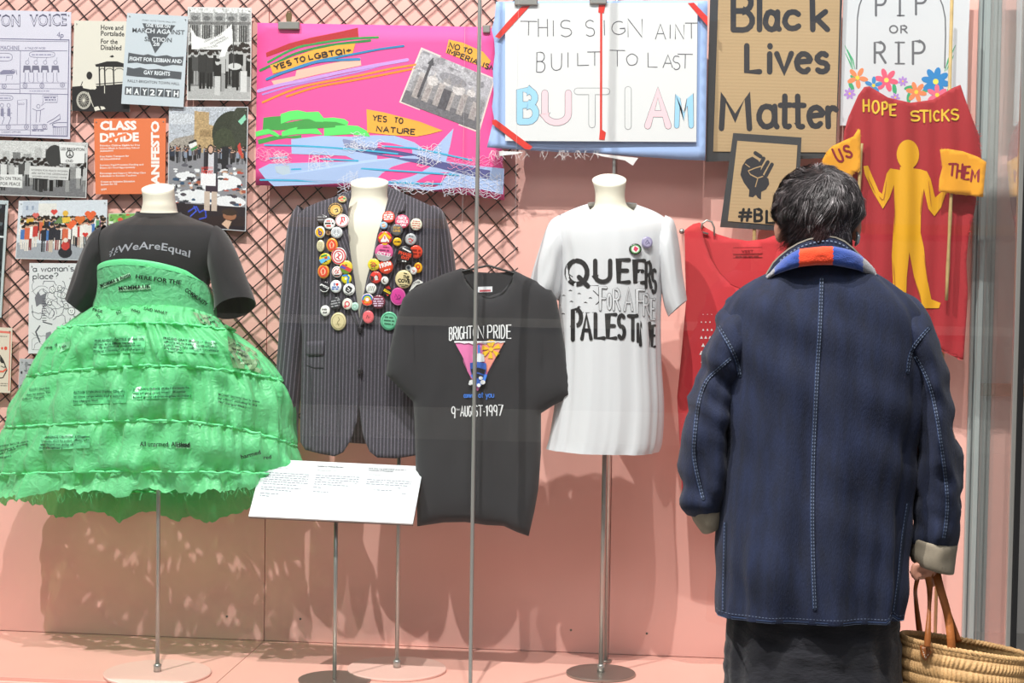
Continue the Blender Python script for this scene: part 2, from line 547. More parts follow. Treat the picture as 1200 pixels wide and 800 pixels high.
class Art:
    """flat print, paint and lettering, laid out in pixels and mapped on a real surface by mapf(px, py, layer)"""
    def __init__(s, mapf):
        s.m, s.v, s.f, s.c = mapf, [], [], []
    def _add(s, pts, faces, col, l):
        n = len(s.v)
        s.k = (getattr(s, 'k', 0) + 1) % 16
        l = l + 0.04 * s.k                    # coats of paint never share one plane
        s.v += [s.m(p[0], p[1], l) for p in pts]
        s.f += [tuple(i + n for i in f) for f in faces]
        s.c += [hexc(col) if isinstance(col, str) else col] * len(faces)
    def poly(s, pts, col, l=1, step=None):
        if step:
            p, f, _ = cdt(pts, step)
            s._add(p, f, col, l)
        else:
            s._add(pts, [tuple(range(len(pts)))], col, l)
        return s
    def disc(s, cx, cy, rx, ry=None, col='ffffff', l=1, n=24, rot=0):
        ry = ry or rx
        c, sn = math.cos(rot), math.sin(rot)
        pts = []
        for k in range(n):
            a, b = rx * math.cos(2 * PI * k / n), ry * math.sin(2 * PI * k / n)
            pts.append((cx + a * c - b * sn, cy + a * sn + b * c))
        return s.poly(pts, col, l)
    def stroke(s, pts, w, col, l=1, closed=False, taper=False, caps=True):
        pts = list(pts)
        if closed: pts.append(pts[0])
        P_, F_ = [], []
        n = len(pts)
        for i, (x, y) in enumerate(pts):
            a, b = pts[max(i - 1, 0)], pts[min(i + 1, n - 1)]
            if closed and i in (0, n - 1):
                a, b = pts[n - 2], pts[1]
            dx, dy = b[0] - a[0], b[1] - a[1]
            L = math.hypot(dx, dy) or 1
            # mitre
            k = 1.0
            if 0 < i < n - 1:
                d1 = (pts[i][0] - pts[i - 1][0], pts[i][1] - pts[i - 1][1])
                l1 = math.hypot(*d1) or 1
                cs = abs((d1[0] * dx + d1[1] * dy) / (l1 * L))
                k = 1 / max(cs, 0.6)
            ww = w / 2 * k * (math.sin(PI * (0.12 + 0.76 * i / max(1, n - 1))) if taper else 1)
            nx, ny = -dy / L * ww, dx / L * ww
            P_ += [(x + nx, y + ny), (x - nx, y - ny)]
        for i in range(n - 1):
            s._add(P_[2 * i:2 * i + 4], [(0, 1, 3, 2)], col, l)
        if caps and not closed and w > 1.5 and not taper:
            for x, y in (pts[0], pts[-1]):
                s.disc(x, y, w / 2, w / 2, col, l, 8)
        return s
    def glyph(s, ch, x0, y0, x1, y1, w, col, l=1, slant=0.0, outline=None, ow=1.0, jit=0):
        """one stroke letter in the box x0..x1, baseline y0, cap line y1"""
        if ch not in G: return
        gw, st = G[ch]
        runs = []
        for pl in st:
            q = []
            for (u, v) in pl:
                a = u / gw if gw > 1 else .5
                px = x0 + (x1 - x0) * a + slant * v / 10 * (y0 - y1) + (random.uniform(-jit, jit) if jit else 0)
                q.append((px, y0 + (y1 - y0) * v / 10 + (random.uniform(-jit, jit) if jit else 0)))
            runs.append(q)
        if outline:
            for q in runs: s.stroke(q, w + 2 * ow, outline, l)
            for q in runs: s.stroke(q, w, col, l + 2)
        else:
            for q in runs: s.stroke(q, w, col, l)
    def write(s, txt, a, b, h, w, col, l=1, sp=2.2, **k):
        """stroke text with its baseline from a to b, cap height h"""
        tot = sum(G[c][0] + sp for c in txt) - sp
        dx, dy = b[0] - a[0], b[1] - a[1]
        L = math.hypot(dx, dy)
        ux, uy = dx / L, dy / L
        sc = L / tot
        u = 0
        old = s.m
        for ch in txt:
            gw = G[ch][0]
            base = s.m
            ox, oy = a[0] + ux * u * sc, a[1] + uy * u * sc
            s.m = lambda px, py, l_, ox=ox, oy=oy: old(ox + px * ux - py * uy, oy + px * uy + py * ux, l_)
            s.glyph(ch, 0, 0, gw * sc, -h, w, col, l, **k)
            s.m = base
            u += gw + sp
        s.m = old
        return s
    def text(s, txt, a, b, h, col, l=1, bold=0.0, warp=None, slant=0.0):
        """printed text with its baseline from a to b (b None: natural width along the row), cap height h"""
        V, Fc = font_geo(txt, bold)
        if not len(V): return s
        w = V[:, 0].max()
        x_0 = V[:, 0].min()
        k = h / 0.70
        if b is None:
            b = (a[0] + w * k, a[1])
        dx, dy = b[0] - a[0], b[1] - a[1]
        L = math.hypot(dx, dy)
        ux, uy = dx / L, dy / L
        sc = L / (w - x_0)
        pts = []
        for x, y in V:
            p, q = (x - x_0) * sc + slant * y * k, -y * k
            X, Y_ = a[0] + p * ux - q * uy, a[1] + p * uy + q * ux
            if warp: X, Y_ = warp(X, Y_)
            pts.append((X, Y_))
        s._add(pts, Fc, col, l)
        return s
    def greek(s, a, b, h, col, l=1):
        """a line of print too small to read: word-long marks"""
        dx, dy = b[0] - a[0], b[1] - a[1]
        L = math.hypot(dx, dy)
        ux, uy = dx / L, dy / L
        t = 0
        while t < L:
            w = random.uniform(1.5, 5) * h
            e = min(t + w, L)
            p = [(a[0] + ux * t, a[1] + uy * t), (a[0] + ux * e, a[1] + uy * e)]
            s.poly([p[0], p[1], (p[1][0] + uy * h, p[1][1] - ux * h), (p[0][0] + uy * h, p[0][1] - ux * h)], col, l)
            t = e + h * 0.7
        return s
    def out(s, name, m, parent=None, **k):
        return ob(name, s.v, s.f, m, parent, False, s.c, **k)

def on_plane(Y, d=0.0002):
    return lambda px, py, l: P(px, py, Y - d * l)

def on_fn(fr, d=0.0003):
    def f(px, py, l):
        p = fr(px, py)
        return p + (CAM - p).normalized() * (d * l)
    return f

def on_bvh(bvh, Y, d=0.0006):
    """print that follows a curved garment: cast along the line of sight on to the cloth"""
    def f(px, py, l):
        r = ray(px, py).normalized()
        hit = bvh.ray_cast(CAM, r)
        if hit[0] is None:
            return P(px, py, Y)
        return hit[0] - r * (d * l)
    return f

# ---------------------------------------------------------------- dot-painted prints (photographs)
class Ras:
    def __init__(s, w, h, bg='ffffff'):
        s.w, s.h = w, h
        s.a = np.zeros((h, w, 3)) + np.array(hexc(bg))
        s.yy, s.xx = np.mgrid[0:h, 0:w] + 0.5
        s.rng = np.random.default_rng(w * 7 + h)
    def mask(s, m, col, al=1.0):
        c = np.array(hexc(col))
        s.a[m] = s.a[m] * (1 - al) + c * al
    def rect(s, x0, y0, x1, y1, col, al=1.0):
        s.mask((s.xx > x0) & (s.xx < x1) & (s.yy > y0) & (s.yy < y1), col, al)
    def ell(s, cx, cy, rx, ry, col, al=1.0):
        s.mask(((s.xx - cx) / rx) ** 2 + ((s.yy - cy) / ry) ** 2 < 1, col, al)
    def poly(s, pts, col, al=1.0):
        s.mask(in_poly(s.xx, s.yy, pts), col, al)
    def line(s, pts, w, col, al=1.0):
        for a, b in zip(pts[:-1], pts[1:]):
            dx, dy = b[0] - a[0], b[1] - a[1]
            L = dx * dx + dy * dy + 1e-9
            t = np.clip(((s.xx - a[0]) * dx + (s.yy - a[1]) * dy) / L, 0, 1)
            s.mask(np.hypot(s.xx - a[0] - t * dx, s.yy - a[1] - t * dy) < w / 2, col, al)
    def noise(s, amp, cell=1):
        n = s.rng.normal(0, amp, (s.h // cell + 2, s.w // cell + 2))
        n = np.kron(n, np.ones((cell, cell)))[:s.h, :s.w]
        s.a = np.clip(s.a * (1 + n[..., None]), 0, 1)
    def person(s, x, y, h, coat, legs='202024', skin='c9a28c', hair='2a2320', wide=1.0):
        """a small standing figure, feet at y"""
        w = h * 0.095 * wide
        s.rect(x - w * .7, y - h * .5, x - w * .1, y, legs)
        s.rect(x + w * .1, y - h * .5, x + w * .7, y, legs)
        s.rect(x - w, y - h * .84, x + w, y - h * .42, coat)
        s.ell(x, y - h * .92, h * .07, h * .085, skin)
        s.ell(x, y - h * .96, h * .075, h * .06, hair)
    def crowd(s, x0, x1, y0, y1, n, h, cols, legs=('202024',), skin='c9a28c'):
        n = int(n * 1.5)
        for i in range(n):
            t = i / max(1, n - 1)
            y = y0 + (y1 - y0) * t
            s.person(s.rng.uniform(x0, x1), y, h * (0.8 + 0.3 * t) * s.rng.uniform(.9, 1.1), cols[s.rng.integers(len(cols))],
                     legs[s.rng.integers(len(legs))], skin)
    def sheet(s, name, quad, Y, m, parent=None, l=1, **k):
        """the print as a mesh of coloured cells between four pixel corners tl, tr, br, bl"""
        tl, tr, br, bl = [np.array(q, float) for q in quad]
        V = []
        for j in range(s.h + 1):
            v = j / s.h
            for i in range(s.w + 1):
                u = i / s.w
                q = (tl * (1 - u) + tr * u) * (1 - v) + (bl * (1 - u) + br * u) * v
                V.append(P(q[0], q[1], Y - 0.0003 * l))
        W = s.w + 1
        Fc = [(j * W + i, (j + 1) * W + i, (j + 1) * W + i + 1, j * W + i + 1) for j in range(s.h) for i in range(s.w)]
        return ob(name, V, Fc, m, parent, False, s.a.reshape(-1, 3), **k)

PAINT = mat('paint', None, rough=0.55)
PRINT = mat('printed_ink', None, rough=0.45)
METAL = mat('brushed_steel', 'b4b4b0', rough=0.34, metal=0.75, bump=0.05, bscale=500)
# ================================================================ THE SETTING
ZF = 0.15                                      # level of the display case floor
PINK = mat('pink_painted_board', 'f3bbb0', rough=0.62, var=0.035, vscale=5, bump=0.05, bscale=300)
PINKF = mat('pink_painted_floor_board', 'eeb4a6', rough=0.5, var=0.04, vscale=4, bump=0.05, bscale=300)
GREYW = mat('grey_wall_paint', 'b9b9b6', rough=0.7, var=0.03)
DARK = mat('black_rubber', '101012', rough=0.5)
GLASS = bpy.data.materials.new('clear_glass')
GLASS.use_nodes = True
nt = GLASS.node_tree
nt.nodes.clear()
o_ = nt.nodes.new('ShaderNodeOutputMaterial')
mx_ = nt.nodes.new('ShaderNodeMixShader')
fr_ = nt.nodes.new('ShaderNodeFresnel')
gm_ = nt.nodes.new('ShaderNodeNewGeometry')
io_ = nt.nodes.new('ShaderNodeMapRange')               # the same air-to-glass index on both faces of a pane
io_.inputs['To Min'].default_value = 1.5
io_.inputs['To Max'].default_value = 1 / 1.5
nt.links.new(gm_.outputs['Backfacing'], io_.inputs['Value'])
nt.links.new(io_.outputs[0], fr_.inputs['IOR'])
tr_ = nt.nodes.new('ShaderNodeBsdfTransparent')
tr_.inputs[0].default_value = (0.985, 0.995, 0.99, 1)
gl_ = nt.nodes.new('ShaderNodeBsdfGlossy')
gl_.inputs['Roughness'].default_value = 0.0
nt.links.new(fr_.outputs[0], mx_.inputs[0])
nt.links.new(tr_.outputs[0], mx_.inputs[1])
nt.links.new(gl_.outputs[0], mx_.inputs[2])
nt.links.new(mx_.outputs[0], o_.inputs['Surface'])

YG = -0.62                                     # front glass
XR = P(1149, 400, 0).x - 0.046                         # right end of the case
j1, j2 = P(310, 700, 0).x, P(714, 700, 0).x
XL = -3.3
wall = ob('wall_back', *(lambda m: (m.v, m.f))(MB().box((XL, 0.018, ZF), (XR + 0.05, 0.06, 3.1))), PINK, kind='structure')
xs = [XL, j1 - 2 * (j2 - j1) + 0.2, j1 - (j2 - j1), j1, j2, XR + 0.04]
for a, b in zip(xs[:-1], xs[1:]):
    if b - a > 0.05:
        MB().bbox((a + 0.0012, 0.0, ZF + 0.002), (b - 0.0012, 0.0179, 3.1), 0.001).out('panel', PINK, wall)
for px, py in ((266, 722), (352, 725), (669, 738), (758, 742)):
    c = P(px, py, 0)
    MB().tube([c + Vector((0, 0.001, 0)), c - Vector((0, 0.0012, 0))], 0.004, 8).out('screw', mat('screw_steel', '6a6a60', rough=0.4, metal=0.8), wall)

cf = MB().box((XL, YG - 0.02, 0.02), (XR + 0.05, 0.06, ZF - 0.0121)).out('trim_1', PINKF, kind='structure')
fx = [XL, j1 - 2 * (j2 - j1) + 0.2, j1 - (j2 - j1), j1, j2, XR + 0.04]
for a, b in zip(fx[:-1], fx[1:]):
    MB().bbox((a + 0.001, YG + 0.0, ZF - 0.012), (b - 0.001, 0.0179, ZF), 0.001).out('floor_board', PINKF, cf)

ob('floor', [(-6, -9.5, 0), (5, -9.5, 0), (5, 2.5, 0), (-6, 2.5, 0), (-6, -9.5, -0.05), (5, -9.5, -0.05), (5, 2.5, -0.05), (-6, 2.5, -0.05)],
   [(0, 1, 2, 3), (4, 7, 6, 5), (0, 4, 5, 1), (1, 5, 6, 2), (2, 6, 7, 3), (3, 7, 4, 0)], mat('floor_screed', '8f8c88', rough=0.45, var=0.06), kind='structure')
MB().box((XR + 0.14, 1.3, 0.0), (5, 1.4, 3.6)).out('wall_right', GREYW, kind='structure')
MB().box((XR + 0.14, 1.28, 0.95), (5, 1.299, 1.0)).out('trim_2', mat('rail_wood', '8a7358', rough=0.5), kind='structure')
wf = MB().box((-6, -9.5, 0.0), (5, -9.4, 3.4)).out('wall_front', mat('gallery_wall_paint', '8d8882', rough=0.8), kind='structure')
MB().box((-6, -9.4, 0.0), (5, -9.37, 0.26)).out('baseboard_front', mat('skirting_white', 'e6e4de', rough=0.5), kind='structure')
MB().box((-6, -9.4, 1.72), (5, -9.36, 1.80)).out('trim_3', mat('brass_rail', 'c79a5a', rough=0.4, metal=0.6), kind='structure')
MB().box((-6, -9.4, 0.93), (5, -9.37, 1.0)).out('trim_4', mat('skirting_white', 'e6e4de', rough=0.5), kind='structure')

# ---- the glazed front of the case
case = thing('display_case', 'tall glazed museum display case with slim steel joint and grey corner mullion', 'display case', (XR, YG, 0.0))
XJ = P(557, 400, YG).x
XC = P(1190, 400, YG).x
ZT = 3.1
MB().box((XL, YG - 0.008, 0.02), (XJ - 0.0012, YG, ZT)).out('glass_pane', GLASS, case)
MB().box((XJ + 0.0012, YG - 0.008, 0.02), (XC - 0.006, YG, ZT)).out('glass_pane', GLASS, case)
c0, c1 = Vector((XC + 0.004, YG + 0.012, 0)), Vector((XR + 0.046, -0.0005, 0))
dd = (c1 - c0).normalized()
nn = Vector((dd.y, -dd.x, 0)) * 0.006
MB().add([c0 + Vector((0, 0, .02)), c1 + Vector((0, 0, .02)), c1 + nn + Vector((0, 0, .02)), c0 + nn + Vector((0, 0, .02)),
          c0 + Vector((0, 0, ZT)), c1 + Vector((0, 0, ZT)), c1 + nn + Vector((0, 0, ZT)), c0 + nn + Vector((0, 0, ZT))],
         [(0, 1, 2, 3), (4, 7, 6, 5), (0, 4, 5, 1), (1, 5, 6, 2), (2, 6, 7, 3), (3, 7, 4, 0)]).out('glass_pane', GLASS, case, label='end pane reflecting the red banner')
MB().bbox((XJ - 0.005, YG - 0.014, 0.02), (XJ + 0.005, YG + 0.006, ZT), 0.002).out('joint_strip', METAL, case)
ALU = mat('grey_anodised_aluminium', 'a4adad', rough=0.42, metal=0.15)
xm = P(1149, 400, 0).x
mu = MB()
mu.bbox((xm - 0.036, -0.022, ZF), (xm - 0.0005, -0.001, ZT), 0.003)
mu.bbox((xm - 0.016, -0.030, ZF), (xm - 0.0005, -0.0221, ZT), 0.001)
mu.out('mullion', ALU, case)
MB().bbox((xm - 0.026, -0.0235, ZF), (xm - 0.021, -0.0221, ZT), 0.001).out('mullion_groove', mat('groove_grey', '5d6466', rough=0.5), case)
MB().bbox((XC - 0.006, YG - 0.014, 0.02), (XC + 0.008, YG + 0.012, ZT), 0.002).out('corner_post', METAL, case)
MB().bbox((XC + 0.0085, YG - 0.016, 0.02), (XC + 0.024, YG + 0.014, ZT), 0.002).out('corner_gasket', DARK, case)
MB().bbox((XL, YG - 0.02, 0.0), (XC + 0.02, YG + 0.005, 0.0199), 0.002).out('base_rail', METAL, case)

# ---- diagonal wire grid hung in front of the pink wall
WIRE = mat('dark_wire', '3a3133', rough=0.5, metal=0.3)
grid = thing('wire_grid', 'dark diagonal wire grid fixed on the pink wall behind the posters', 'wire grid', P(300, 470, -0.03))
X0, X1, Y0, Y1 = -75, 607, -45, 505
def clip(x0, y0, x1, y1):
    dx, dy = x1 - x0, y1 - y0
    t0, t1 = 0.0, 1.0
    for p, q in ((-dx, x0 - X0), (dx, X1 - x0), (-dy, y0 - Y0), (dy, Y1 - y0)):
        if p < 0: t0 = max(t0, q / p)
        elif p > 0: t1 = min(t1, q / p)
    return None if t1 - t0 < 0.002 else ((x0 + dx * t0, y0 + dy * t0), (x0 + dx * t1, y0 + dy * t1))
for k in range(60):
    s0 = 44.0 + (k - 25) * 24.9
    c = clip(s0, Y0, s0 + (Y1 - Y0) / 1.17, Y1)
    if c and c[1][1] - c[0][1] > 8:
        MB().tube([P(*c[0], -0.006), P(*c[1], -0.006)], 0.0022, 5).out('wire', WIRE, grid)
for k in range(60):
    s0 = 583.3 + (k - 26) * 24.4
    c = clip(X0, s0, X1, s0 - 0.86 * (X1 - X0))
    if c and c[1][0] - c[0][0] > 8:
        MB().tube([P(*c[0], -0.0113), P(*c[1], -0.0106)], 0.0022, 5).out('wire', WIRE, grid)
for px, py in ((-60, -30), (300, -30), (600, -30), (-60, 500), (300, 500), (600, 495)):
    c = P(px, py, 0)
    MB().tube([c - Vector((0, 0.0005, 0)), c - Vector((0, 0.0145, 0))], 0.003, 8).out('wall_spacer', METAL, grid)
# ================================================================ POSTERS AND PHOTOGRAPHS PINNED TO THE WIRE GRID
PAPER = mat('paper', None, rough=0.7)
YP = -0.028
def poster(name, label, quad, Y, col='f2f2f0', cat='poster', group='posters on the wire grid'):
    q = [P(*p, Y) for p in quad]
    t = thing(name, label, cat, (q[3] + q[2]) / 2, group)
    mb, fr = slab(quad, Y, 0.0012, 400)
    ob('paper', mb.v, mb.f, PAPER, t, False, [tuple(v * .86 for v in hexc(col))] * len(mb.f))
    tl, tr = quad[0], quad[1]
    for p, s in ((tl, 1), (tr, -1)):
        if -5 < p[0] < 1200 and p[1] > -2:
            c = P(p[0] + s * 3, p[1] + 4, Y)
            MB().tube([c + Vector((0, 0.0011, 0)), c - Vector((0, 0.002, 0))], 0.0022, 6).out('pin', METAL, t)
    return t

# 1 newspaper with comic strip
t = poster('newspaper_page', 'pale lilac newspaper page with comic strip panels, left edge', [(-60, 10), (83.5, 14), (82, 163), (-60, 157)], YP, 'e3e0f0')
k = crop(0, 10, 5.167)
INK = '6f6c8c'
a = Art(on_plane(YP))
a.text('BRIGHTON', k(-255, 104), k(122, 108), 13.5, '55536a', 1, 0.03)
a.text('BRIGHTON', k(-252, 101), k(119, 105), 11.5, 'd5d2e4', 2, -0.005)
a.text('VOICE', k(180, 107), k(405, 102), 13.5, '55536a', 1, 0.03)
a.text('VOICE', k(184, 104), k(400, 99), 11.5, 'd5d2e4', 2, -0.005)
a.write('4p', k(345, 172), k(382, 176), 6, 0.9, INK)
a.stroke(k([(-300, 178), (418, 190), (408, 772), (-300, 760)]), 1.1, INK, closed=True)
a.stroke(k([(-300, 192), (410, 200)]), .5, INK)
a.text('THE DREAM MACHINE', k(-150, 248), k(118, 250), 4.8, INK)
a.text('A TALE OF WOE!', k(150, 246), k(275, 247), 2.6, INK)
a.stroke(k([(0, 254), (408, 256)]), .6, INK)
a.stroke(k([(124, 254), (120, 512)]), .6, INK)
a.stroke(k([(0, 512), (410, 520)]), .8, INK)
a.stroke(k([(186, 518), (184, 770)]), .6, INK)
def bubble(a, k, x0, y0, x1, y1, txt=None):
    cx, cy, rx, ry = (x0 + x1) / 2, (y0 + y1) / 2, (x1 - x0) / 2, (y1 - y0) / 2
    pts = []
    for i in range(24):
        w = 2 * PI * i / 24
        pts.append(k(cx + rx * math.copysign(abs(math.cos(w)) ** .6, math.cos(w)), cy + ry * math.copysign(abs(math.sin(w)) ** .6, math.sin(w))))
    a.stroke(pts, .5, INK, closed=True)
    if txt: a.greek(k(x0 + 14, cy + 5), k(x1 - 14, cy + 5), 1.4, '9a98b4')
bubble(a, k, 178, 260, 332, 296, 1)
for x in (165, 217, 273, 336):
    a.stroke(k([(x + 4, 315), (x + 10, 296)]), .35, INK)
    a.stroke(k(arc(x, 326, 11, 12, 0, 360, 10)), .45, INK, closed=True)
    a.poly(k([(x - 22, 345), (x + 18, 345), (x + 24, 385), (x + 14, 388), (x + 12, 372), (x - 14, 372), (x - 18, 388), (x - 26, 385)]), '77758a')
    a.stroke(k([(x - 12, 388), (x - 14, 445), (x - 22, 446)]), .5, INK)
    a.stroke(k([(x + 8, 388), (x + 10, 440), (x + 18, 444)]), .5, INK)
a.stroke(k([(125, 450), (405, 450)]), .5, INK)
a.stroke(k([(0, 456), (118, 456)]), .5, INK)
a.stroke(k([(125, 484), (405, 486)]), .5, INK)
a.stroke(k([(0, 486), (118, 488)]), .5, INK)
for x, y in ((25, 470), (152, 467), (254, 467), (378, 462), (215, 716), (268, 714), (50, 716), (160, 716)):
    a.stroke(k(arc(x, y, 13, 14, 0, 360, 12)), .6, INK, closed=True)
    a.stroke(k(arc(x, y, 5, 6, 0, 360, 8)), .5, INK, closed=True)
bubble(a, k, -40, 270, 74, 318, 1)
a.poly(k([(0, 385), (20, 372), (60, 372), (84, 376), (90, 384), (80, 396), (0, 400)]), '8886a0')
a.stroke(k(arc(78, 382, 14, 13, 0, 360, 10)), .5, INK, closed=True)
a.stroke(k([(36, 440), (40, 405), (76, 403), (72, 430)]), .5, INK)
a.stroke(k([(98, 370), (102, 400)]), .6, INK)
a.greek(k(178, 502), k(300, 502), 1.0, '9a98b4')
bubble(a, k, -30, 526, 78, 556, 1)
for x in (12, 52):
    a.stroke(k(arc(x, 586, 10, 12, 0, 360, 10)), .5, INK, closed=True)
    a.stroke(k([(x, 598), (x - 8, 640), (x + 22, 632)]), .6, INK)
    a.stroke(k([(x - 8, 640), (x + 14, 660), (x, 700)]), .6, INK)
    a.poly(k([(x - 8, 606), (x + 10, 602), (x + 12, 650), (x - 8, 652)]), '8886a0')
a.stroke(k([(104, 700), (106, 556), (162, 550), (158, 702)]), .5, INK)
a.text('GOLD', k(108, 584), k(148, 582), 2.2, INK)
a.stroke(k([(0, 704), (180, 702)]), .5, INK)
a.stroke(k([(0, 734), (180, 734)]), .5, INK)
a.text('CAREERS OFFICER', k(8, 752), k(125, 752), 1.8, INK)
a.stroke(k([(256, 528), (350, 528), (346, 568), (275, 568), (250, 590), (262, 564)]), .5, INK, closed=True)
a.greek(k(266, 542), k(338, 542), 1.3, INK)
a.greek(k(272, 556), k(338, 556), 1.3, INK)
a.stroke(k(arc(232, 592, 11, 12, 0, 360, 10)), .5, INK, closed=True)
a.stroke(k([(196, 606), (222, 618), (246, 616), (270, 604)]), .6, INK)
a.stroke(k([(222, 618), (218, 690)]), .6, INK)
a.stroke(k([(246, 616), (240, 688)]), .6, INK)
a.stroke(k([(190, 704), (285, 702), (286, 730), (190, 732)]), .5, INK)
a.stroke(k([(285, 690), (330, 665), (362, 640), (365, 668), (300, 700)]), .7, INK)
a.stroke(k(arc(362, 704, 46, 14, 90, 270, 8) + [(405, 690)]), .8, INK)
a.stroke(k([(318, 718), (405, 716)]), .8, INK)
for x in range(322, 404, 9):
    a.stroke(k([(x, 720), (x, 764)]), .4, INK)
a.greek(k(194, 742), k(270, 742), 1.2, INK)
a.out('print', PRINT, t)

# 2 cream poster
t = poster('event_poster', 'cream poster with black bandstand and wheelchair user silhouette', [(87, 24), (152, 25), (152, 131), (84, 130)], YP, 'ece7db')
k = crop(0, 0, 3.2)
a = Art(on_plane(YP))
BK = '262426'
a.text('Hove and', k(378, 111), k(462, 113), 5.6, BK, bold=.02)
a.text('Portslade', k(378, 133), k(466, 136), 5.6, BK, bold=.02)
a.text('For the', k(378, 163), k(441, 165), 5.6, BK, bold=.02)
a.text('Disabled', k(378, 186), k(455, 188), 5.6, BK, bold=.02)
a.poly(k([(270, 325), (305, 322), (360, 322), (486, 312), (486, 420), (270, 416)]), BK)
a.poly(k([(356, 242), (380, 236), (400, 230), (440, 230), (470, 240), (486, 243), (486, 252), (360, 250)]), BK)
a.poly(k([(410, 212), (422, 206), (428, 212), (420, 216)]), BK)
a.stroke(k([(392, 236), (440, 234)]), .8, BK)
for x in (372, 392, 425, 465):
    a.stroke(k([(x, 252), (x + 2, 322)]), 1.6, BK)
for x0, x1 in ((374, 392), (396, 424), (430, 464)):
    a.stroke(k(arc((x0 + x1) / 2, 266, (x1 - x0) / 2, -10, 0, 180, 6)), .8, BK)
a.stroke(k([(360, 316), (486, 306)]), 1, BK)
a.disc(*k(335, 283), 3.4, 4.6, BK, 2)
a.poly(k([(318, 300), (350, 298), (362, 330), (352, 340), (312, 330), (306, 312)]), 'e4dfd2', 2)
a.stroke(k([(310, 306), (300, 330), (345, 338)]), 1, BK, 3)
a.stroke(k([(345, 340), (378, 345), (382, 402)]), 3.5, BK, 2)
for r in (26, 22):
    a.stroke(k(arc(314, 376, r, r + 6, 0, 360, 20)), .7, 'e4dfd2', 3, closed=True)
for i in range(8):
    w = i * PI / 8
    a.stroke(k([(314 - 22 * math.cos(w), 376 - 27 * math.sin(w)), (314 + 22 * math.cos(w), 376 + 27 * math.sin(w))]), .35, 'e4dfd2', 3)
a.poly(k([(352, 402), (368, 398), (376, 412), (356, 416)]), 'e4dfd2', 3)
a.poly(k([(376, 398), (390, 400), (396, 408), (380, 412)]), 'e4dfd2', 3)
a.stroke(k([(392, 322), (392, 350)]), .8, 'e4dfd2', 3)
a.stroke(k([(330, 345), (350, 400)]), .6, 'e4dfd2', 3)
a.out('print', PRINT, t)

# 3 blue-grey march flyer
t = poster('march_flyer', 'pale blue flyer with dark triangle and torn banner lettering', [(149, 15), (220.5, 19), (215, 125.5), (142, 121.5)], YP - 0.012, 'd3dde6')
k = crop(100, 0, 5.4545)
a = Art(on_plane(YP - 0.012))
D = '55595f'
a.text('START: HOVE TOWN HALL 2PM', k(362, 133), k(578, 148), 1.8, D)
a.poly(k([(364, 148), (576, 162), (446, 342)]), D)
a.text('ONE YEAR ON', k(386, 170), k(542, 180), 3.6, 'e3e9ef', 2, .03)
a.text('MARCH AGAINST', k(300, 206), k(634, 222), 5.2, D, 2, .02)
a.text('CH AGA', k(384, 209), k(547, 218), 5.2, 'e3e9ef', 3, .02)
a.text('SECTION', k(378, 262), k(552, 270), 5.0, D, 2, .02)
a.text('CTIO', k(424, 264), k(512, 268), 5.0, 'e3e9ef', 3, .02)
a.text('28', k(432, 292), k(474, 294), 4.2, 'e3e9ef', 3, .02)
a.poly(k([(276, 336), (320, 344), (372, 352), (400, 346), (452, 360), (520, 352), (560, 364), (628, 362), (620, 420), (560, 414), (500, 424), (440, 408), (380, 410), (330, 400), (270, 404)]), D)
a.text('FIGHT FOR LESBIAN AND', k(282, 386), k(616, 404), 4.4, 'e3e9ef', 2, .03)
a.poly(k([(268, 428), (310, 438), (350, 430), (400, 444), (470, 440), (540, 452), (616, 460), (612, 508), (540, 500), (480, 506), (400, 494), (330, 490), (262, 482)]), D)
a.text('GAY RIGHTS', k(372, 474), k(541, 484), 4.6, 'e3e9ef', 2, .03)
a.text('RALLY-BRIGHTON TOWN HALL', k(270, 524), k(602, 544), 3.2, D, bold=.01)
for i, ch in enumerate('MAY27TH'):
    x = 254 + i * 50.5
    y = 552 + i * 3
    a.poly(k([(x, y), (x + 46, y + 2), (x + 44, y + 56), (x - 3, y + 52)]), D)
    a.text(ch, k(x + 7, y + 46), k(x + 38, y + 48), 6.6, 'eef2f5', 2, .035)
a.out('print', PRINT, t)

def grey_scene(r, y0, y1, n, h):
    r.crowd(0, r.w, y0, y1, n, h, ['161616', '303030', '4a4a4a', 'b8b8b8', '242424', 'd6d6d6', '101010'], ['151515', '9a9a9a', '303030'], 'b5b5b5')

# 4 black and white demonstration photo
t = poster('demonstration_photo', 'black and white photo of marchers under a white banner before a stone facade', [(220, 8), (295, 9), (294, 118), (219, 117)], YP - 0.004, 'e8e8e8', 'photograph')
r = Ras(112, 163, '9a9a9a')
r.rect(0, 0, 112, 8, 'dcdcdc')
for x in range(0, 112, 22):
    r.rect(x + 3, 30, x + 19, 110, '3a3a3a')
    for q in range(x + 5, x + 19, 4): r.rect(q, 30, q + 1, 110, 'a8a8a8')
    r.rect(x, 0, x + 3, 110, 'c4c4c4')
    r.ell(x + 11, 18, 6, 4, '6a6a6a')
r.rect(0, 24, 112, 29, '707070')
r.rect(0, 60, 112, 64, 'bdbdbd')
r.noise(.18, 2)
r.rect(0, 104, 112, 163, '6a6a6a')
r.rect(0, 140, 112, 163, 'b0b0b0')
r.noise(.12)
grey_scene(r, 118, 150, 46, 66)
r.rect(46, 100, 60, 122, '1a1a1a'); r.rect(48, 122, 58, 156, 'c8c8c8'); r.ell(53, 97, 4, 5, 'c4c4c4'); r.ell(53, 93, 5, 3, '202020')
r.rect(94, 112, 106, 150, 'd4d4d4'); r.ell(100, 107, 4, 5, 'b0b0b0')
r.ell(84, 104, 12, 6, 'd0d0d0')
r.poly([(4, 34), (14, 50), (30, 56), (50, 50), (68, 38), (78, 28), (80, 62), (72, 70), (66, 86), (56, 88), (60, 74), (36, 74), (6, 74)], 'ececec')
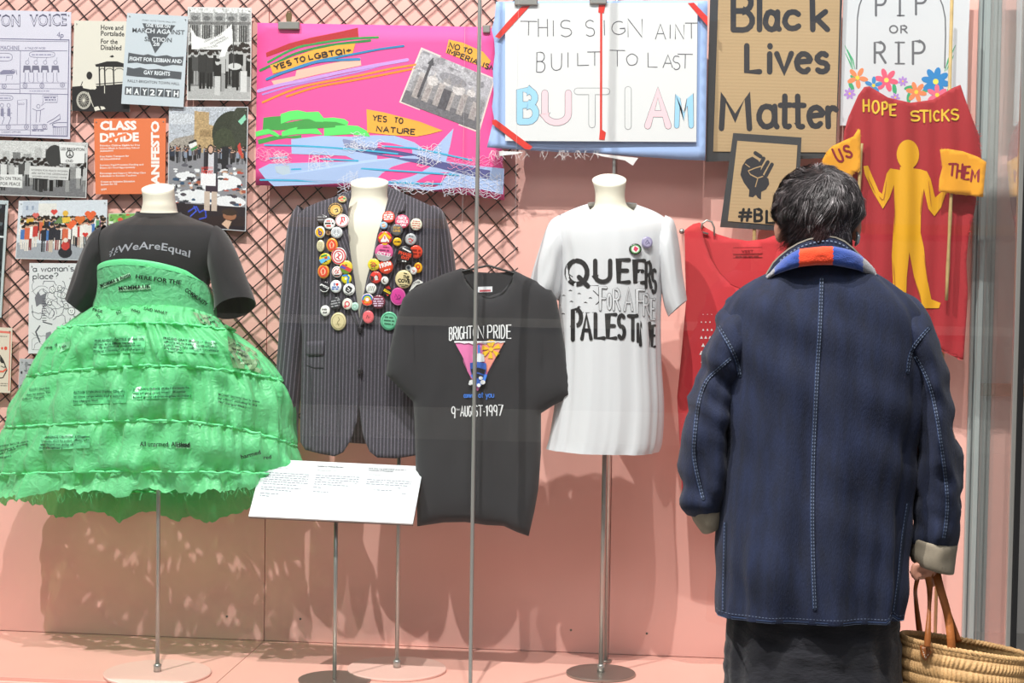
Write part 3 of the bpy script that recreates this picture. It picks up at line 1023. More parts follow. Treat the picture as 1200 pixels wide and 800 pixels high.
r.line([(80, 28), (82, 106)], 1.6, '505050')
r.noise(.05)
r.sheet('print', [(221, 9.5), (294, 10.5), (293, 116.5), (220, 115.5)], YP - 0.004, PRINT, t)
a = Art(on_plane(YP - 0.004))
k = crop(100, 0, 5.4545)
for s, p, q in (('NORWICH', (780, 228), (846, 214)), ('LESBIAN + GAY', (762, 272), (878, 222)), ('CENTRE PRIDE', (800, 285), (896, 238)), ('COMMUNITY', (820, 296), (918, 245)), ('SAYS NO TO SECTION', (730, 318), (846, 300))):
    a.text(s, k(*p), k(*q), 2.2, '3a3a3a', 2)
a.out('lettering', PRINT, t)

# 5 black and white photo with CND banner
t = poster('demonstration_photo', 'wide black and white photo of marchers with peace sign banner, under the newspaper page', [(-50, 163), (103, 167), (101, 232), (-50, 227)], YP - 0.003, 'dddddd', 'photograph')
r = Ras(200, 90, '8c8c8c')
r.rect(0, 0, 200, 34, 'cfcfcf')
for x in range(0, 200, 17): r.rect(x, 8 + (x * 7) % 13, x + 12, 40, ['a0a0a0', '7c7c7c', 'bcbcbc'][x % 3])
r.rect(0, 60, 200, 90, '77777a')
r.noise(.15)
grey_scene(r, 66, 84, 50, 46)
r.ell(150, 22, 14, 18, '3a3a3a')
r.noise(.06)
r.sheet('print', [(-49, 164), (102, 168), (100, 231), (-49, 226)], YP - 0.003, PRINT, t)
k = crop(0, 0, 3.2)
a = Art(on_plane(YP - 0.003))
a.poly(k([(222, 540), (318, 548), (316, 612), (228, 612)]), 'e6e6e6', 2)
a.text('LES BRIGHTON', k(228, 563), k(316, 566), 3.4, BK, 3, .02)
a.stroke(k(arc(262, 578, 13, 14, 0, 360, 16)), 1.1, BK, 3, closed=True)
for e in ((262, 592), (253, 588), (271, 588), (262, 564)): a.stroke(k([(262, 578), e]), .9, BK, 3)
a.text('CND', k(246, 608), k(274, 608), 2.8, BK, 3, .02)
a.poly(k([(0, 654), (84, 654), (82, 704), (0, 700)]), 'e4e4e4', 2)
a.text('EN ON TRIAL', k(-2, 674), k(82, 676), 3.8, BK, 3, .01)
a.text('FOR PEACE', k(2, 694), k(76, 696), 3.8, BK, 3, .01)
a.poly(k([(112, 622), (260, 628), (256, 676), (108, 666)]), 'd8d8d8', 2)
for i, s in enumerate(('WOMEN FOR PEACE WOMEN', 'ARE WITH THE GREENHAM', 'WOMEN AND GOING HOME')):
    a.text(s, k(116 + i * 2, 640 + i * 12), k(254 - i * 2, 646 + i * 12), 2.2, '3a3a3a', 3)
a.out('lettering', PRINT, t)

# 6 orange manifesto
t = poster('manifesto_poster', 'bright orange poster with white manifesto lettering', [(110, 139), (194.5, 138.5), (193.5, 227), (112, 227.5)], YP - 0.006, 'f4814f')
k = crop(100, 120, 5.0)
a = Art(on_plane(YP - 0.006))
W = 'f6f1ee'
a.text('CLASS', k(86, 160), k(300, 158), 9.8, W, bold=.045)
a.text('DIVIDE', k(86, 230), k(314, 225), 9.6, W, bold=.045)
a.poly(k([(128, 212), (240, 178), (246, 190), (140, 226)]), 'f4814f', 2)
for i, ln in enumerate((('Prioritise Children Eligible for Free', 86, 258, 320), ('School Meals in Secondary School', 86, 274, 316), ('Admissions', 86, 290, 164),
        ('Free Public Transport for', 86, 322, 256), ('All Schoolchildren', 86, 338, 206), ('Increase Pupil Premium Funding and', 86, 372, 340), ("Ensure It's Used Appropriately", 86, 388, 292),
        ('Encourage and Support Working-Class', 86, 420, 354), ('Individuals to Become Teachers', 86, 436, 300), ('Create an Inclusive Education', 90, 470, 290), ('System for All', 90, 486, 186), ('2024', 92, 516, 124))):
    a.text(ln[0], k(ln[1], ln[2]), k(ln[3], ln[2] - 4), 2.1, W, bold=.02)
a.text('MANIFESTO', k(432, 540), k(430, 108), 8.8, W, bold=.045)
a.out('lettering', PRINT, t)

# 7 colour photo of a street protest with a standing woman
t = poster('protest_photo', 'colour photo of person holding a sign among people lying on white sheets', [(198, 125), (291, 125), (288, 271), (196, 264)], YP - 0.002, 'd9dce2', 'photograph')
r = Ras(138, 212, 'c3c7cf')
r.rect(0, 0, 138, 60, 'b9bec8')
r.ell(20, 20, 40, 10, 'd2d5db', .6)
r.poly([(44, 6), (70, 8), (70, 30), (86, 34), (86, 80), (44, 80)], 'b79b72')
r.rect(54, 40, 74, 52, '9c815c')
r.poly([(0, 66), (10, 56), (26, 52), (44, 48), (44, 82), (0, 82)], 'a39b92')
r.ell(112, 46, 36, 40, '33382c'); r.ell(98, 60, 20, 24, '3d4432'); r.ell(130, 30, 20, 36, '3a3f33')
r.noise(.15, 2)
r.rect(0, 80, 138, 212, '8c8c92')
r.crowd(0, 138, 84, 100, 70, 22, ['26262c', '4a3c3c', '6c6c74', 'b0603c', '8a94a8', '2c3444'])
r.rect(94, 68, 106, 124, '1f2026')
for i in range(150):
    x, y = r.rng.uniform(0, 138), 100 + 76 * r.rng.uniform() ** .8
    r.ell(x, y, r.rng.uniform(2, 7), r.rng.uniform(1.2, 3), ['ececf0', '2a2c34', 'e4e6ea', '5e5c66', 'b44a38', 'f4f4f6', '3a3a44', 'c9a28c', '8a7f78'][i % 9])
for x, y, a_, b_ in ((50, 158, 34, 12), (104, 130, 26, 12), (110, 164, 28, 10), (80, 140, 20, 8), (30, 122, 18, 6)): r.ell(x, y, a_, b_, 'e9eaee')
for i in range(26):
    r.ell(r.rng.uniform(0, 138), r.rng.uniform(120, 170), r.rng.uniform(2, 6), r.rng.uniform(1.5, 3), ['2a2c34', '4c4650', 'a8543c', '35506c'][i % 4])
r.rect(0, 172, 138, 212, '2a2228')
r.ell(110, 188, 12, 8, '9c6a50'); r.ell(110, 182, 14, 6, '3a2a22'); r.poly([(96, 204), (104, 196), (114, 198), (108, 212)], 'd8b49c')
r.line([(36, 186), (50, 176), (56, 186), (66, 180), (68, 194), (56, 198)], 2.5, '3a50c8')
r.line([(40, 194), (50, 184), (46, 176)], 2, '4460d8')
r.poly([(34, 66), (48, 60), (50, 66), (38, 74)], 'e8e8e8'); r.poly([(38, 74), (50, 68), (50, 72), (40, 78)], '3a8a50'); r.poly([(34, 62), (48, 56), (49, 60), (35, 66)], '252525')
r.poly([(122, 66), (126, 60), (132, 86), (124, 80)], 'c8433c')
r.poly([(122, 24), (134, 12), (136, 20), (128, 30)], '8fd4b4')
r.rect(62, 78, 72, 124, '2e2a32'); r.rect(78, 78, 87, 150, '3e4048'); r.rect(68, 80, 80, 124, 'd0cfd6'); r.rect(66, 124, 88, 150, '3d2f3c')
r.rect(64, 148, 74, 182, 'c9b6a8'); r.rect(77, 148, 87, 182, 'c9b6a8')
r.ell(74, 74, 6, 9, '2a1f1e'); r.ell(74, 74, 4, 6, 'd0a892'); r.rect(66, 80, 70, 110, '221c22')
r.rect(57, 116, 84, 138, 'f0eef2')
r.noise(.06)
r.sheet('print', [(199, 126), (290, 126), (287, 270), (197, 263)], YP - 0.002, PRINT, t)
k = crop(100, 120, 5.0)
a = Art(on_plane(YP - 0.002))
a.text('NOW!', k(681, 416), k(746, 420), 4.6, 'd8352c', 2, .03)
a.text('CEASEFIRE', k(678, 388), k(748, 390), 2.6, 'd8352c', 2, .0)
a.out('lettering', PRINT, t)

# 8 colour photo of a summer march with hearts
t = poster('march_photo', 'colour photo of a sunny march with orange heart placards', [(22, 235), (126, 234), (124.5, 306), (18, 303)], YP, 'dfe4ea', 'photograph')
r = Ras(154, 104, 'd7dde6')
r.poly([(6, 0), (34, 0), (34, 26), (6, 30)], 'c3cbd8'); r.rect(12, 8, 16, 16, '9aa6ba'); r.rect(22, 8, 26, 16, '9aa6ba'); r.poly([(34, 4), (66, 4), (66, 30), (34, 30)], 'e2e0dc')
r.rect(0, 76, 154, 104, 'a3a7b0')
r.crowd(4, 150, 52, 62, 70, 30, ['e4e0da', 'c84a3c', '4a6a9c', 'd8a83c', '3c3c44', '8c5c9c', 'e8e8ec', '60a070'])
r.crowd(2, 152, 64, 92, 46, 44, ['f0ece8', 'c4423a', '2c2c34', '4a78b8', 'e8e4e0', 'd86a4a', '303038'], ['2a2a30', 'c8b8a8', '8c3c3c', 'e0d8d0'])
def heart(cx, cy, s, c):
    r.ell(cx - s * .45, cy - s * .3, s * .55, s * .5, c); r.ell(cx + s * .45, cy - s * .3, s * .55, s * .5, c)
    r.poly([(cx - s * .95, cy - s * .1), (cx + s * .95, cy - s * .1), (cx, cy + s)], c)
heart(62, 20, 6, 'd84a44'); heart(30, 26, 6, 'd86a64'); heart(126, 26, 10, 'e8683c'); heart(92, 42, 10, 'ee6a40'); heart(108, 34, 9, 'd87038'); heart(118, 60, 5, 'd83c34')
r.ell(82, 22, 5, 5, 'e8b84a'); r.poly([(62, 40), (74, 26), (80, 36), (84, 28), (90, 40)], '6a8a5a'); r.poly([(76, 30), (90, 28), (92, 36), (78, 40)], 'e8c04a')
r.ell(84, 92, 12, 10, '2a2a30'); r.ell(84, 80, 7, 8, 'c8423c'); r.ell(84, 70, 4, 4, 'e8d8cc')
r.noise(.07)
r.sheet('print', [(23, 236), (125, 235), (123.5, 305), (19, 302)], YP, PRINT, t)

# 9 a woman's place?
t = poster('line_drawing_poster', 'white poster with black line drawing of tumbling figures, half behind green dress', [(34.5, 308), (140, 309), (138, 416), (33, 414)], YP, 'efeff3')
k = crop(0, 230, 3.2)
a = Art(on_plane(YP))
L_ = '4a4a52'
a.write("a woman's", k(124, 282), k(276, 280), 6.6, 1.0, L_, sp=1.6)
a.write('place?', k(124, 310), k(218, 308), 6.6, 1.0, L_, sp=1.6)
a.text('march 8', k(260, 310), k(310, 310), 2.0, L_)
rr = random.Random(5)
for i in range(46):
    x, y = rr.uniform(140, 300), rr.uniform(330, 560)
    pts = [(x, y)]
    d = rr.uniform(0, 6.3)
    for j in range(9):
        d += rr.uniform(-.7, .9)
        x += math.cos(d) * 9; y += math.sin(d) * 9
        pts.append((min(max(x, 120), 430), min(max(y, 318), 575)))
    a.stroke(k(pts), rr.choice((.35, .5, .7)), '6a6a74')
a.poly(k([(130, 380), (142, 356), (152, 372), (176, 360), (168, 392), (178, 408), (150, 404), (136, 414)]), '77777f', 2)
for y in range(384, 470, 9): a.stroke(k([(158, y), (174, y)]), .7, L_, 2)
a.stroke(k([(150, 484), (134, 508), (150, 548)]), 1.5, '55555e', 2)
a.stroke(k([(160, 470), (196, 480)]), 1.2, '55555e', 2)
a.poly(k([(172, 512), (190, 506), (196, 530), (186, 556), (170, 552)]), '8a8a92', 2)
for x, y, q in ((268, 430, 13), (248, 412, 9), (196, 350, 11), (224, 344, 9), (238, 372, 10), (186, 400, 8)):
    a.disc(*k(x, y), q / 3.2, q / 3.2 * 1.1, 'f1f1f3', 3)
    a.stroke(k(arc(x, y, q, q * 1.1, 0, 360, 14)), .6, L_, 4, closed=True)
    a.disc(*k(x - 4, y - 2), .6, .8, L_, 4, 6); a.disc(*k(x + 4, y - 2), .6, .8, L_, 4, 6)
    a.stroke(k([(x - 4, y + 5), (x + 4, y + 5)]), .6, L_, 4)
a.out('drawing', PRINT, t)

# 10 left edge poster
t = poster('framed_print', 'narrow slice of black and pale blue print at the far left edge', [(-60, 231), (10, 235), (1.5, 372), (-60, 368)], YP - 0.004, 'c9d5d8')
r = Ras(60, 120, '26282c')
for i in range(120):
    r.ell(r.rng.uniform(0, 60), r.rng.uniform(0, 120), r.rng.uniform(1, 5), r.rng.uniform(1, 4), ['dfe3e4', '5c6468', '101214'][i % 3])
r.noise(.1)
r.sheet('print', [(-59, 236), (6.5, 239.5), (-1, 366), (-59, 363)], YP - 0.004, PRINT, t)

# 11 cream and red leaflet
t = poster('leaflet', 'cream leaflet with red border and black line drawing, far left edge', [(-50, 381), (14.5, 384), (12, 460.5), (-50, 457)], YP - 0.006, 'f0e2d0')
k = crop(0, 360, 5.7167)
a = Art(on_plane(YP - 0.006))
a.poly(k([(-60, 152), (74, 162), (72, 176), (-60, 166)]), 'e8786a')
a.poly(k([(66, 176), (72, 176), (62, 560), (56, 558)]), 'e8786a')
a.disc(*k(14, 274), 1.2, 1.6, 'e0503c', 2); a.disc(*k(38, 274), 1.8, 2.2, 'e0503c', 2)
a.stroke(k([(0, 320), (24, 360), (46, 420), (20, 470), (0, 474)]), 1.2, '2e2a2a', 2)
a.poly(k([(0, 330), (18, 350), (30, 376), (10, 372), (0, 362)]), '2e2a2a', 2)
a.stroke(k([(0, 430), (20, 430), (40, 414)]), 2.0, 'e86a54', 2)
a.stroke(k([(4, 392), (30, 404), (36, 384)]), .8, '2e2a2a', 2)
for y in (196, 512, 526): a.greek(k(-20, y), k(52, y + 2), 1.0, '8a7f76')
a.out('print', PRINT, t)

# 12 small grey photo behind the dress, 13 green scrap behind the shoulder
t = poster('small_photo', 'small grey photo showing beside the left flank of the green dress', [(23, 420), (60, 421), (60, 470), (21, 468)], YP, 'c8c8cc', 'photograph')
r = Ras(50, 64, 'b4b4ba')
for i in range(50): r.ell(r.rng.uniform(0, 50), r.rng.uniform(6, 64), r.rng.uniform(1, 5), r.rng.uniform(1, 6), ['5c5c62', 'dcdce0', '8a8a90', '38383c'][i % 4])
r.noise(.08)
r.sheet('print', [(24, 421.5), (59, 422.5), (59, 468), (22.5, 466)], YP, PRINT, t)
t = poster('small_photo', 'small bright photo of greenery peeping above the left black shoulder', [(127, 250), (168, 249), (168, 300), (127, 300)], YP - 0.003, 'cfe0c0', 'photograph')
r = Ras(60, 70, '7cb25c')
for i in range(90): r.ell(r.rng.uniform(0, 60), r.rng.uniform(0, 70), r.rng.uniform(1, 5), r.rng.uniform(1, 4), ['5a9444', 'a4cf80', 'e8ece4', '3f6e3a', 'd86048', 'c8d8b8'][i % 6])
r.noise(.08)
r.sheet('print', [(128, 251), (167, 250), (167, 299), (128, 299)], YP - 0.003, PRINT, t)
# ================================================================ LARGE HAND-MADE SIGNS
FABRIC = mat('painted_cloth', None, rough=0.8, sheen=0.1, bump=0.12, bscale=260)
RIBBON = mat('satin_ribbon', None, rough=0.3, sheen=0.2, bump=0.25, bscale=120)
CARD = mat('corrugated_cardboard', 'b59872', rough=0.8, var=0.06, vscale=9, weave=0.25, wscale=60, stretch=(0.02, 1, 1))
CARDB = mat('black_card_border', '37383c', rough=0.55, var=0.1)
MARK = 'f2f2f0'

def flat_thing(name, label, cat, quad, Y, col, th=0.003, m=None, part='card', wob=0.0, step=60, seed=0, group='protest signs across the top of the wall'):
    q = [P(*p, Y) for p in quad]
    t = thing(name, label, cat, min(q, key=lambda v: v.z), group)
    mb, fr = slab(quad, Y, th, step, wob, 3.0, seed)
    ob(part, mb.v, mb.f, m or PAPER, t, wob > 0, [hexc(col)] * len(mb.f))
    return t, fr

def clip_at(x, y, Y, w=10, label='', tab=True, w2=8):
    c = P(x, y, Y)
    s = 0.0028 * w / 10
    t = thing('binder_clip', label, 'clip', c, 'steel clips holding the signs')
    hw, hh = w * 0.0028 / 2, w2 * 0.0028 / 2
    MB().bbox((c.x - hw, c.y - 0.006, c.z - hh), (c.x + hw, c.y + 0.006, c.z + hh), 0.0025).out('clip_body', METAL, t)
    if tab:
        mb = MB()
        z0 = c.z + hh
        mb.tube([(c.x - 0.006, c.y, z0), (c.x - 0.009, c.y, z0 + 0.022), (c.x - 0.004, c.y, z0 + 0.034), (c.x + 0.004, c.y, z0 + 0.034),
                 (c.x + 0.009, c.y, z0 + 0.022), (c.x + 0.006, c.y, z0)], 0.0022, 6)
        mb.bbox((c.x - 0.007, c.y - 0.0012, z0), (c.x + 0.007, c.y + 0.0012, z0 + 0.03), 0.001)
        mb.out('clip_handle', mat('aged_brass', '8f7a58', rough=0.4, metal=0.7), t)
    return t

# ---------------- pink collage banner
Yk = -0.062
k = crop(290, 10, 3.478)
pk, fr = flat_thing('collage_banner', 'hot pink banner with ribbons, lace and blue paper waves', 'banner',
                    k([(40, 58), (500, 66), (950, 75), (1005, 80), (1030, 440), (1048, 781), (830, 750), (640, 735), (400, 728), (33, 720)]), Yk, 'f5509c', 0.002, PAPER, 'pink_card', 0.006, 16, 2)
mf = on_fn(fr)
def part(name, fn, m=PAPER, parent=None, mapf=None, **kw):
    a = Art(mapf or mf)
    fn(a)
    return a.out(name, m, parent or pk, **kw)
part('paper_patch', lambda a: a.poly(k([(75, 180), (170, 142), (260, 118), (380, 94), (450, 78), (453, 118), (360, 130), (260, 150), (160, 168), (78, 198)]), 'b5242c', 2))
part('paper_patch', lambda a: a.poly(k([(98, 295), (195, 275), (200, 252), (330, 225), (460, 200), (464, 232), (380, 250), (290, 268), (196, 290), (112, 318)]), 'f3b9a8', 2))
pp = part('paper_patch', lambda a: a.poly(k([(92, 232), (180, 200), (270, 168), (360, 150), (440, 142), (428, 184), (330, 200), (240, 228), (160, 250), (104, 266)]), 'f2a93c', 4))
a = Art(mf)
for w_, p, q in (('YES', (112, 250), (180, 228)), ('TO', (196, 224), (236, 212)), ('LGBTQI+', (252, 208), (424, 178))):
    a.write(w_, k(*p), k(*q), 5.6, 1.5, BK, 9, jit=.15)
a.out('lettering', PRINT, pp)
def rib(pts, w, col, l=3):
    part('ribbon', lambda a: a.stroke(smooth_pts(k(pts), 5), w, col, l), RIBBON)
rib([(84, 218), (200, 160), (330, 135), (430, 122), (532, 117)], 2.6, '3a9a54')
rib([(52, 252), (120, 220), (200, 182), (330, 150), (500, 130)], 2.8, '2f8a4a')
rib([(78, 288), (140, 262), (220, 236), (300, 214), (456, 206)], 3.0, '3a88c0', 6)
rib([(120, 272), (260, 220), (450, 182), (540, 165), (636, 152)], 2.4, '2f86b8', 5)
rib([(45, 336), (130, 312), (220, 294), (400, 255), (520, 232), (652, 209)], 4.0, 'c79ae0')
rib([(62, 350), (200, 310), (340, 282), (480, 250), (560, 226)], 2.2, 'b98ad6', 2)
rib([(62, 382), (160, 340), (250, 312), (460, 272), (580, 246), (690, 228)], 2.4, 'f59238')
rib([(160, 358), (280, 320), (400, 298), (560, 268), (709, 238)], 2.4, 'f08a30')
for g in ([(65, 445), (100, 440), (135, 438), (142, 468), (230, 452), (310, 446), (405, 458), (395, 482), (250, 490), (120, 496), (62, 492)],
          [(42, 535), (90, 522), (130, 515), (170, 520), (220, 514), (220, 530), (160, 528), (120, 534), (45, 553)]):
    part('paper_patch', lambda a: a.poly(k(g), '3f9a46', 2))
for g in ([(135, 430), (170, 418), (205, 414), (240, 422), (290, 420), (312, 448), (310, 475), (280, 462), (250, 450), (210, 452), (180, 455), (136, 470)],
          [(310, 446), (350, 444), (395, 450), (412, 462), (406, 476), (360, 462), (312, 460)],
          [(33, 502), (60, 494), (85, 490), (112, 502), (132, 518), (124, 524), (90, 510), (34, 522)],
          [(140, 502), (170, 490), (200, 483), (240, 490), (280, 485), (306, 514), (260, 510), (200, 512), (140, 521)],
          [(312, 485), (350, 478), (400, 475), (450, 478), (490, 500), (499, 522), (420, 512), (360, 516), (312, 519)]):
    part('paper_patch', lambda a: a.poly(k(g), '5ce06a', 3))
part('paper_patch', lambda a: a.poly(k([(178, 532), (300, 518), (420, 522), (520, 516), (600, 518), (680, 545), (745, 590), (800, 530), (840, 488), (826, 560), (810, 622), (930, 640), (1047, 652), (1042, 757),
                                        (960, 738), (860, 728), (740, 742), (620, 724), (480, 706), (300, 716), (108, 724), (70, 690), (44, 655), (90, 632), (300, 626), (450, 622), (400, 600), (180, 592)]), 'a9bfe8', 2))
part('paper_patch', lambda a: a.poly(k([(440, 560), (560, 570), (670, 590), (780, 622), (990, 660), (985, 696), (900, 680), (790, 652), (700, 632), (600, 610), (440, 582)]), '55558e', 3))
part('paper_patch', lambda a: a.poly(k([(384, 530), (440, 540), (470, 575), (400, 568)]), '8890b8', 3))
part('paper_patch', lambda a: a.poly(k([(110, 642), (170, 640), (175, 672), (150, 680), (118, 668)]), 'b9c9d8', 4))
for g in ([(70, 556), (230, 560), (450, 575), (612, 592)], [(550, 560), (640, 566), (720, 576), (915, 618)], [(180, 655), (400, 650), (600, 660), (860, 678)],
          [(52, 698), (180, 700), (315, 704)], [(560, 706), (680, 712), (790, 714)], [(300, 612), (450, 620)], [(90, 610), (160, 606)]):
    rib(g, 1.9, '46b4dc', 5)
rl = random.Random(3)
def lace(x0, y0, x1, y1, col, n=7, l=6):
    def fn(a):
        for i in range(n):
            yy = y0 + (y1 - y0) * i / max(1, n - 1)
            pts = []
            m = max(8, int((x1 - x0) / 9))
            ph = rl.uniform(0, 6)
            for j in range(m + 1):
                x = x0 + (x1 - x0) * j / m
                pts.append((x, yy + 6 * math.sin(j * 1.3 + ph) + rl.uniform(-3, 3) + 10 * math.sin(x * .02 + y0)))
            a.stroke(k(pts), 0.42, col, l)
        for i in range(int((x1 - x0) / 14)):
            x = rl.uniform(x0, x1)
            a.stroke(k([(x, y0 + rl.uniform(-4, 8)), (x + rl.uniform(-16, 16), (y0 + y1) / 2), (x + rl.uniform(-8, 8), y1 + rl.uniform(-8, 6))]), 0.4, col, l)
    part('lace_scrap', fn, FABRIC)
lace(36, 576, 180, 622, 'f7a8cc', 6)
lace(106, 588, 168, 630, 'f0e8f2', 6, 7)
lace(250, 596, 352, 676, 'e4e6f2', 9, 7)
lace(390, 546, 560, 572, 'e8e8f4', 4, 7)
lace(420, 512, 480, 574, 'e6e6f0', 8, 8)
lace(690, 560, 790, 636, 'eceaf4', 8, 7)
lace(366, 660, 452, 742, 'dfe2f0', 9, 7)
lace(815, 606, 1044, 642, 'f59cc8', 5, 7)
lace(800, 672, 1034, 762, 'e0e2ee', 10, 8)
lace(585, 704, 760, 742, 'e6e6f0', 5, 8)
for g, txts in (([(485, 410), (560, 424), (700, 460), (796, 497), (740, 512), (690, 521), (590, 516), (488, 505)], (('YES', (510, 456), (566, 462), 6.4), ('TO', (598, 464), (632, 468), 5.8), ('NATURE', (526, 500), (682, 513), 6.0))),
                ([(820, 126), (880, 140), (960, 176), (992, 214), (974, 242), (900, 216), (808, 180)], (('NO', (820, 158), (862, 170), 5.8), ('TO', (878, 176), (912, 184), 5.2), ('IMPERIALISM', (812, 180), (1006, 256), 5.4)))):
    pp = part('paper_patch', lambda a: a.poly(k(g), 'f2a93c', 4))
    a = Art(mf)
    for w_, p, q, h in txts:
        a.write(w_, k(*p), k(*q), h, 1.3, BK, 6, jit=.15)
    a.out('lettering', PRINT, pp)
# tilted black and white print of a domed palace
r = Ras(110, 80, 'a9a7ac')
r.rect(0, 0, 110, 30, 'b6b3ba')
for i in range(70): r.ell(r.rng.uniform(0, 110), r.rng.uniform(0, 80), r.rng.uniform(2, 12), r.rng.uniform(1, 5), ['8d8b92', 'c4c2c8', '77757c', 'a39fa4'][i % 4], .7)
r.rect(6, 36, 108, 66, '8f8c90'); r.rect(0, 62, 110, 80, '6e6c72')
for x, h in ((10, 30), (24, 40), (40, 34), (56, 40), (74, 36), (92, 42)):
    r.rect(x, h, x + 9, 68, 'c0b4b0', .6); r.rect(x + 2, h + 8, x + 7, 62, '9a8f90', .7)
for x, y, q in ((30, 36, 8), (50, 30, 6), (68, 34, 9), (86, 32, 6)):
    r.ell(x, y, q, q * .9, 'cfc8c8'); r.poly([(x - 2, y - q * .6), (x + 2, y - q * .6), (x, y - q * 2)], 'c0b8b8')
r.rect(17, 14, 21, 66, '4e4c52'); r.poly([(14, 16), (24, 16), (19, 4)], '4e4c52')
r.rect(48, 40, 60, 70, '55535a'); r.ell(56, 24, 20, 8, '6f6d74', .6)
r.noise(.12, 2); r.noise(.06)
pq = k([(708, 158), (1010, 285), (945, 507), (618, 382)])
part('photo_print', lambda a: a.poly(pq, 'e6d2ce', 3))
m4 = lambda p: fr(*p)
tl, tr, br, bl = [np.array(p) for p in k([(712, 166), (1003, 288), (940, 498), (626, 379)])]
V, W = [], r.w + 1
for j in range(r.h + 1):
    for i in range(W):
        u, v = i / r.w, j / r.h
        q = (tl * (1 - u) + tr * u) * (1 - v) + (bl * (1 - u) + br * u) * v
        V.append(mf(q[0], q[1], 4))
ob('printed_image', V, [(j * W + i, (j + 1) * W + i, (j + 1) * W + i + 1, j * W + i + 1) for j in range(r.h) for i in range(r.w)], PRINT, pk, False, r.a.reshape(-1, 3))
clip_at(338.5, 30, Yk - 0.004, 26, 'steel clip with brass tab on top left of the pink banner', w2=9)
clip_at(570, 34, Yk - 0.004, 9, 'small steel clip on top right corner of the pink banner', False, w2=9)

# ---------------- pale blue cloth sign
Yb = -0.135
k = crop(560, 0, 4.0)
out_ = [(86, 8), (300, 4), (700, 3), (1078, 4), (1074, 240), (1070, 520), (1066, 752), (950, 748), (820, 738), (680, 728), (560, 718), (380, 712), (200, 702), (42, 690), (52, 650), (62, 608), (76, 556), (66, 500),
        (74, 440), (70, 330), (80, 250), (76, 186), (64, 140), (78, 90)]
bs, fr = flat_thing('cloth_sign', 'white paper sign reading THIS SIGN AINT BUILT TO LAST on pale blue cloth', 'sign', k(out_), Yb, 'a3bdec', 0.003, FABRIC, 'blue_cloth', 0.010, 9, 5)
mf = on_fn(fr)
Yw = Yb - 0.010
wq = k([(128, 15), (1030, 12), (1024, 665), (128, 660)])
mb, _ = slab(wq, Yw, 0.0015, 300)
ws = ob('white_paper', mb.v, mb.f, PAPER, bs, False, [hexc('dedee0')] * len(mb.f))
a = Art(on_plane(Yw))
PN_ = '55555e'
def gl(ch, x0, x1, y1, y0, w=1.0, col=PN_, **kw):
    p, q = k(x0, y0), k(x1, y1)
    a.glyph(ch, p[0], p[1], q[0], q[1], w, col, 2, **kw)
for ch, x0, x1, y1, y0 in (('T', 198, 278, 100, 166), ('H', 284, 326, 88, 172), ('I', 350, 356, 95, 170), ('S', 385, 440, 95, 172), ('S', 503, 548, 95, 170), ('I', 590, 596, 95, 165), ('G', 628, 692, 100, 162),
        ('N', 704, 770, 88, 175), ('A', 832, 880, 113, 184), ('I', 900, 904, 115, 180), ('N', 926, 966, 115, 183), ('T', 972, 1030, 108, 180),
        ('B', 276, 314, 245, 338), ('U', 345, 392, 250, 330), ('I', 420, 424, 245, 315), ('L', 468, 520, 248, 306), ('T', 512, 582, 243, 308),
        ('T', 618, 690, 236, 312), ('O', 697, 748, 253, 306), ('L', 798, 842, 248, 314), ('A', 868, 914, 258, 318), ('S', 914, 948, 262, 326), ('T', 936, 1008, 254, 320)):
    gl(ch, x0, x1, y1, y0, jit=.25)
# big outlined letters
for ch, x0, x1, y1, y0, c_ in (('B', 196, 272, 424, 570, '9fd0ee'), ('U', 314, 424, 436, 574, 'f3cdd6'), ('T', 466, 604, 428, 584, 'dedee0'), ('I', 686, 722, 420, 592, 'dedee0'), ('A', 796, 892, 432, 590, 'f3cdd6'), ('M', 932, 1000, 450, 590, '9fd0ee')):
    p, q = k(x0, y0), k(x1, y1)
    a.glyph(ch, p[0], p[1], q[0], q[1], 7.2 if ch != 'M' else 5.4, c_, 2, outline='5a5a64', ow=.5)
a.out('lettering', PRINT, ws)
TAPE = mat('red_tape', 'dc3a34', rough=0.45)
for g in ([(206, 30), (246, 26), (174, 104), (102, 182), (80, 172), (130, 112)], [(984, 14), (1012, 12), (1076, 78), (1077, 122), (1040, 80)], [(66, 562), (84, 560), (256, 688), (244, 702), (220, 698), (68, 582)]):
    a = Art(on_plane(Yw - 0.0008))
    a.poly(k(g), 'dc3a34', 3)
    a.out('tape_strip', RIBBON, bs)
a = Art(on_plane(Yw - 0.0008))
a.poly(k([(567, 22), (598, 22), (590, 62), (583, 60), (582, 608), (600, 620), (594, 656), (568, 654), (572, 610), (573, 60), (564, 58)]), 'd9382f', 3)
a.out('red_ribbon', RIBBON, bs)
a = Art(on_plane(Yb - 0.001))
a.poly(k([(98, 708), (215, 712), (180, 722), (100, 730)]), 'eceaea', 2)
a.poly(k([(535, 716), (620, 726), (752, 740), (726, 776), (690, 752), (640, 742), (580, 732)]), 'e8e2e2', 2)
rl = random.Random(9)
for i in range(40):
    x = rl.uniform(60, 640)
    a.stroke(k([(x, 704), (x + rl.uniform(-14, 14), 722), (x + rl.uniform(-26, 26), 740 + rl.uniform(-8, 12))]), .3, 'e8e4e4', 3)
a.out('frayed_edge', FABRIC, bs)
clip_at(616.5, 2, Yw - 0.004, 27, 'steel clip at top left of the blue cloth sign', False, w2=8)
clip_at(701, 1, Yw - 0.004, 20, 'steel clip at top centre of the blue cloth sign', False, w2=7)

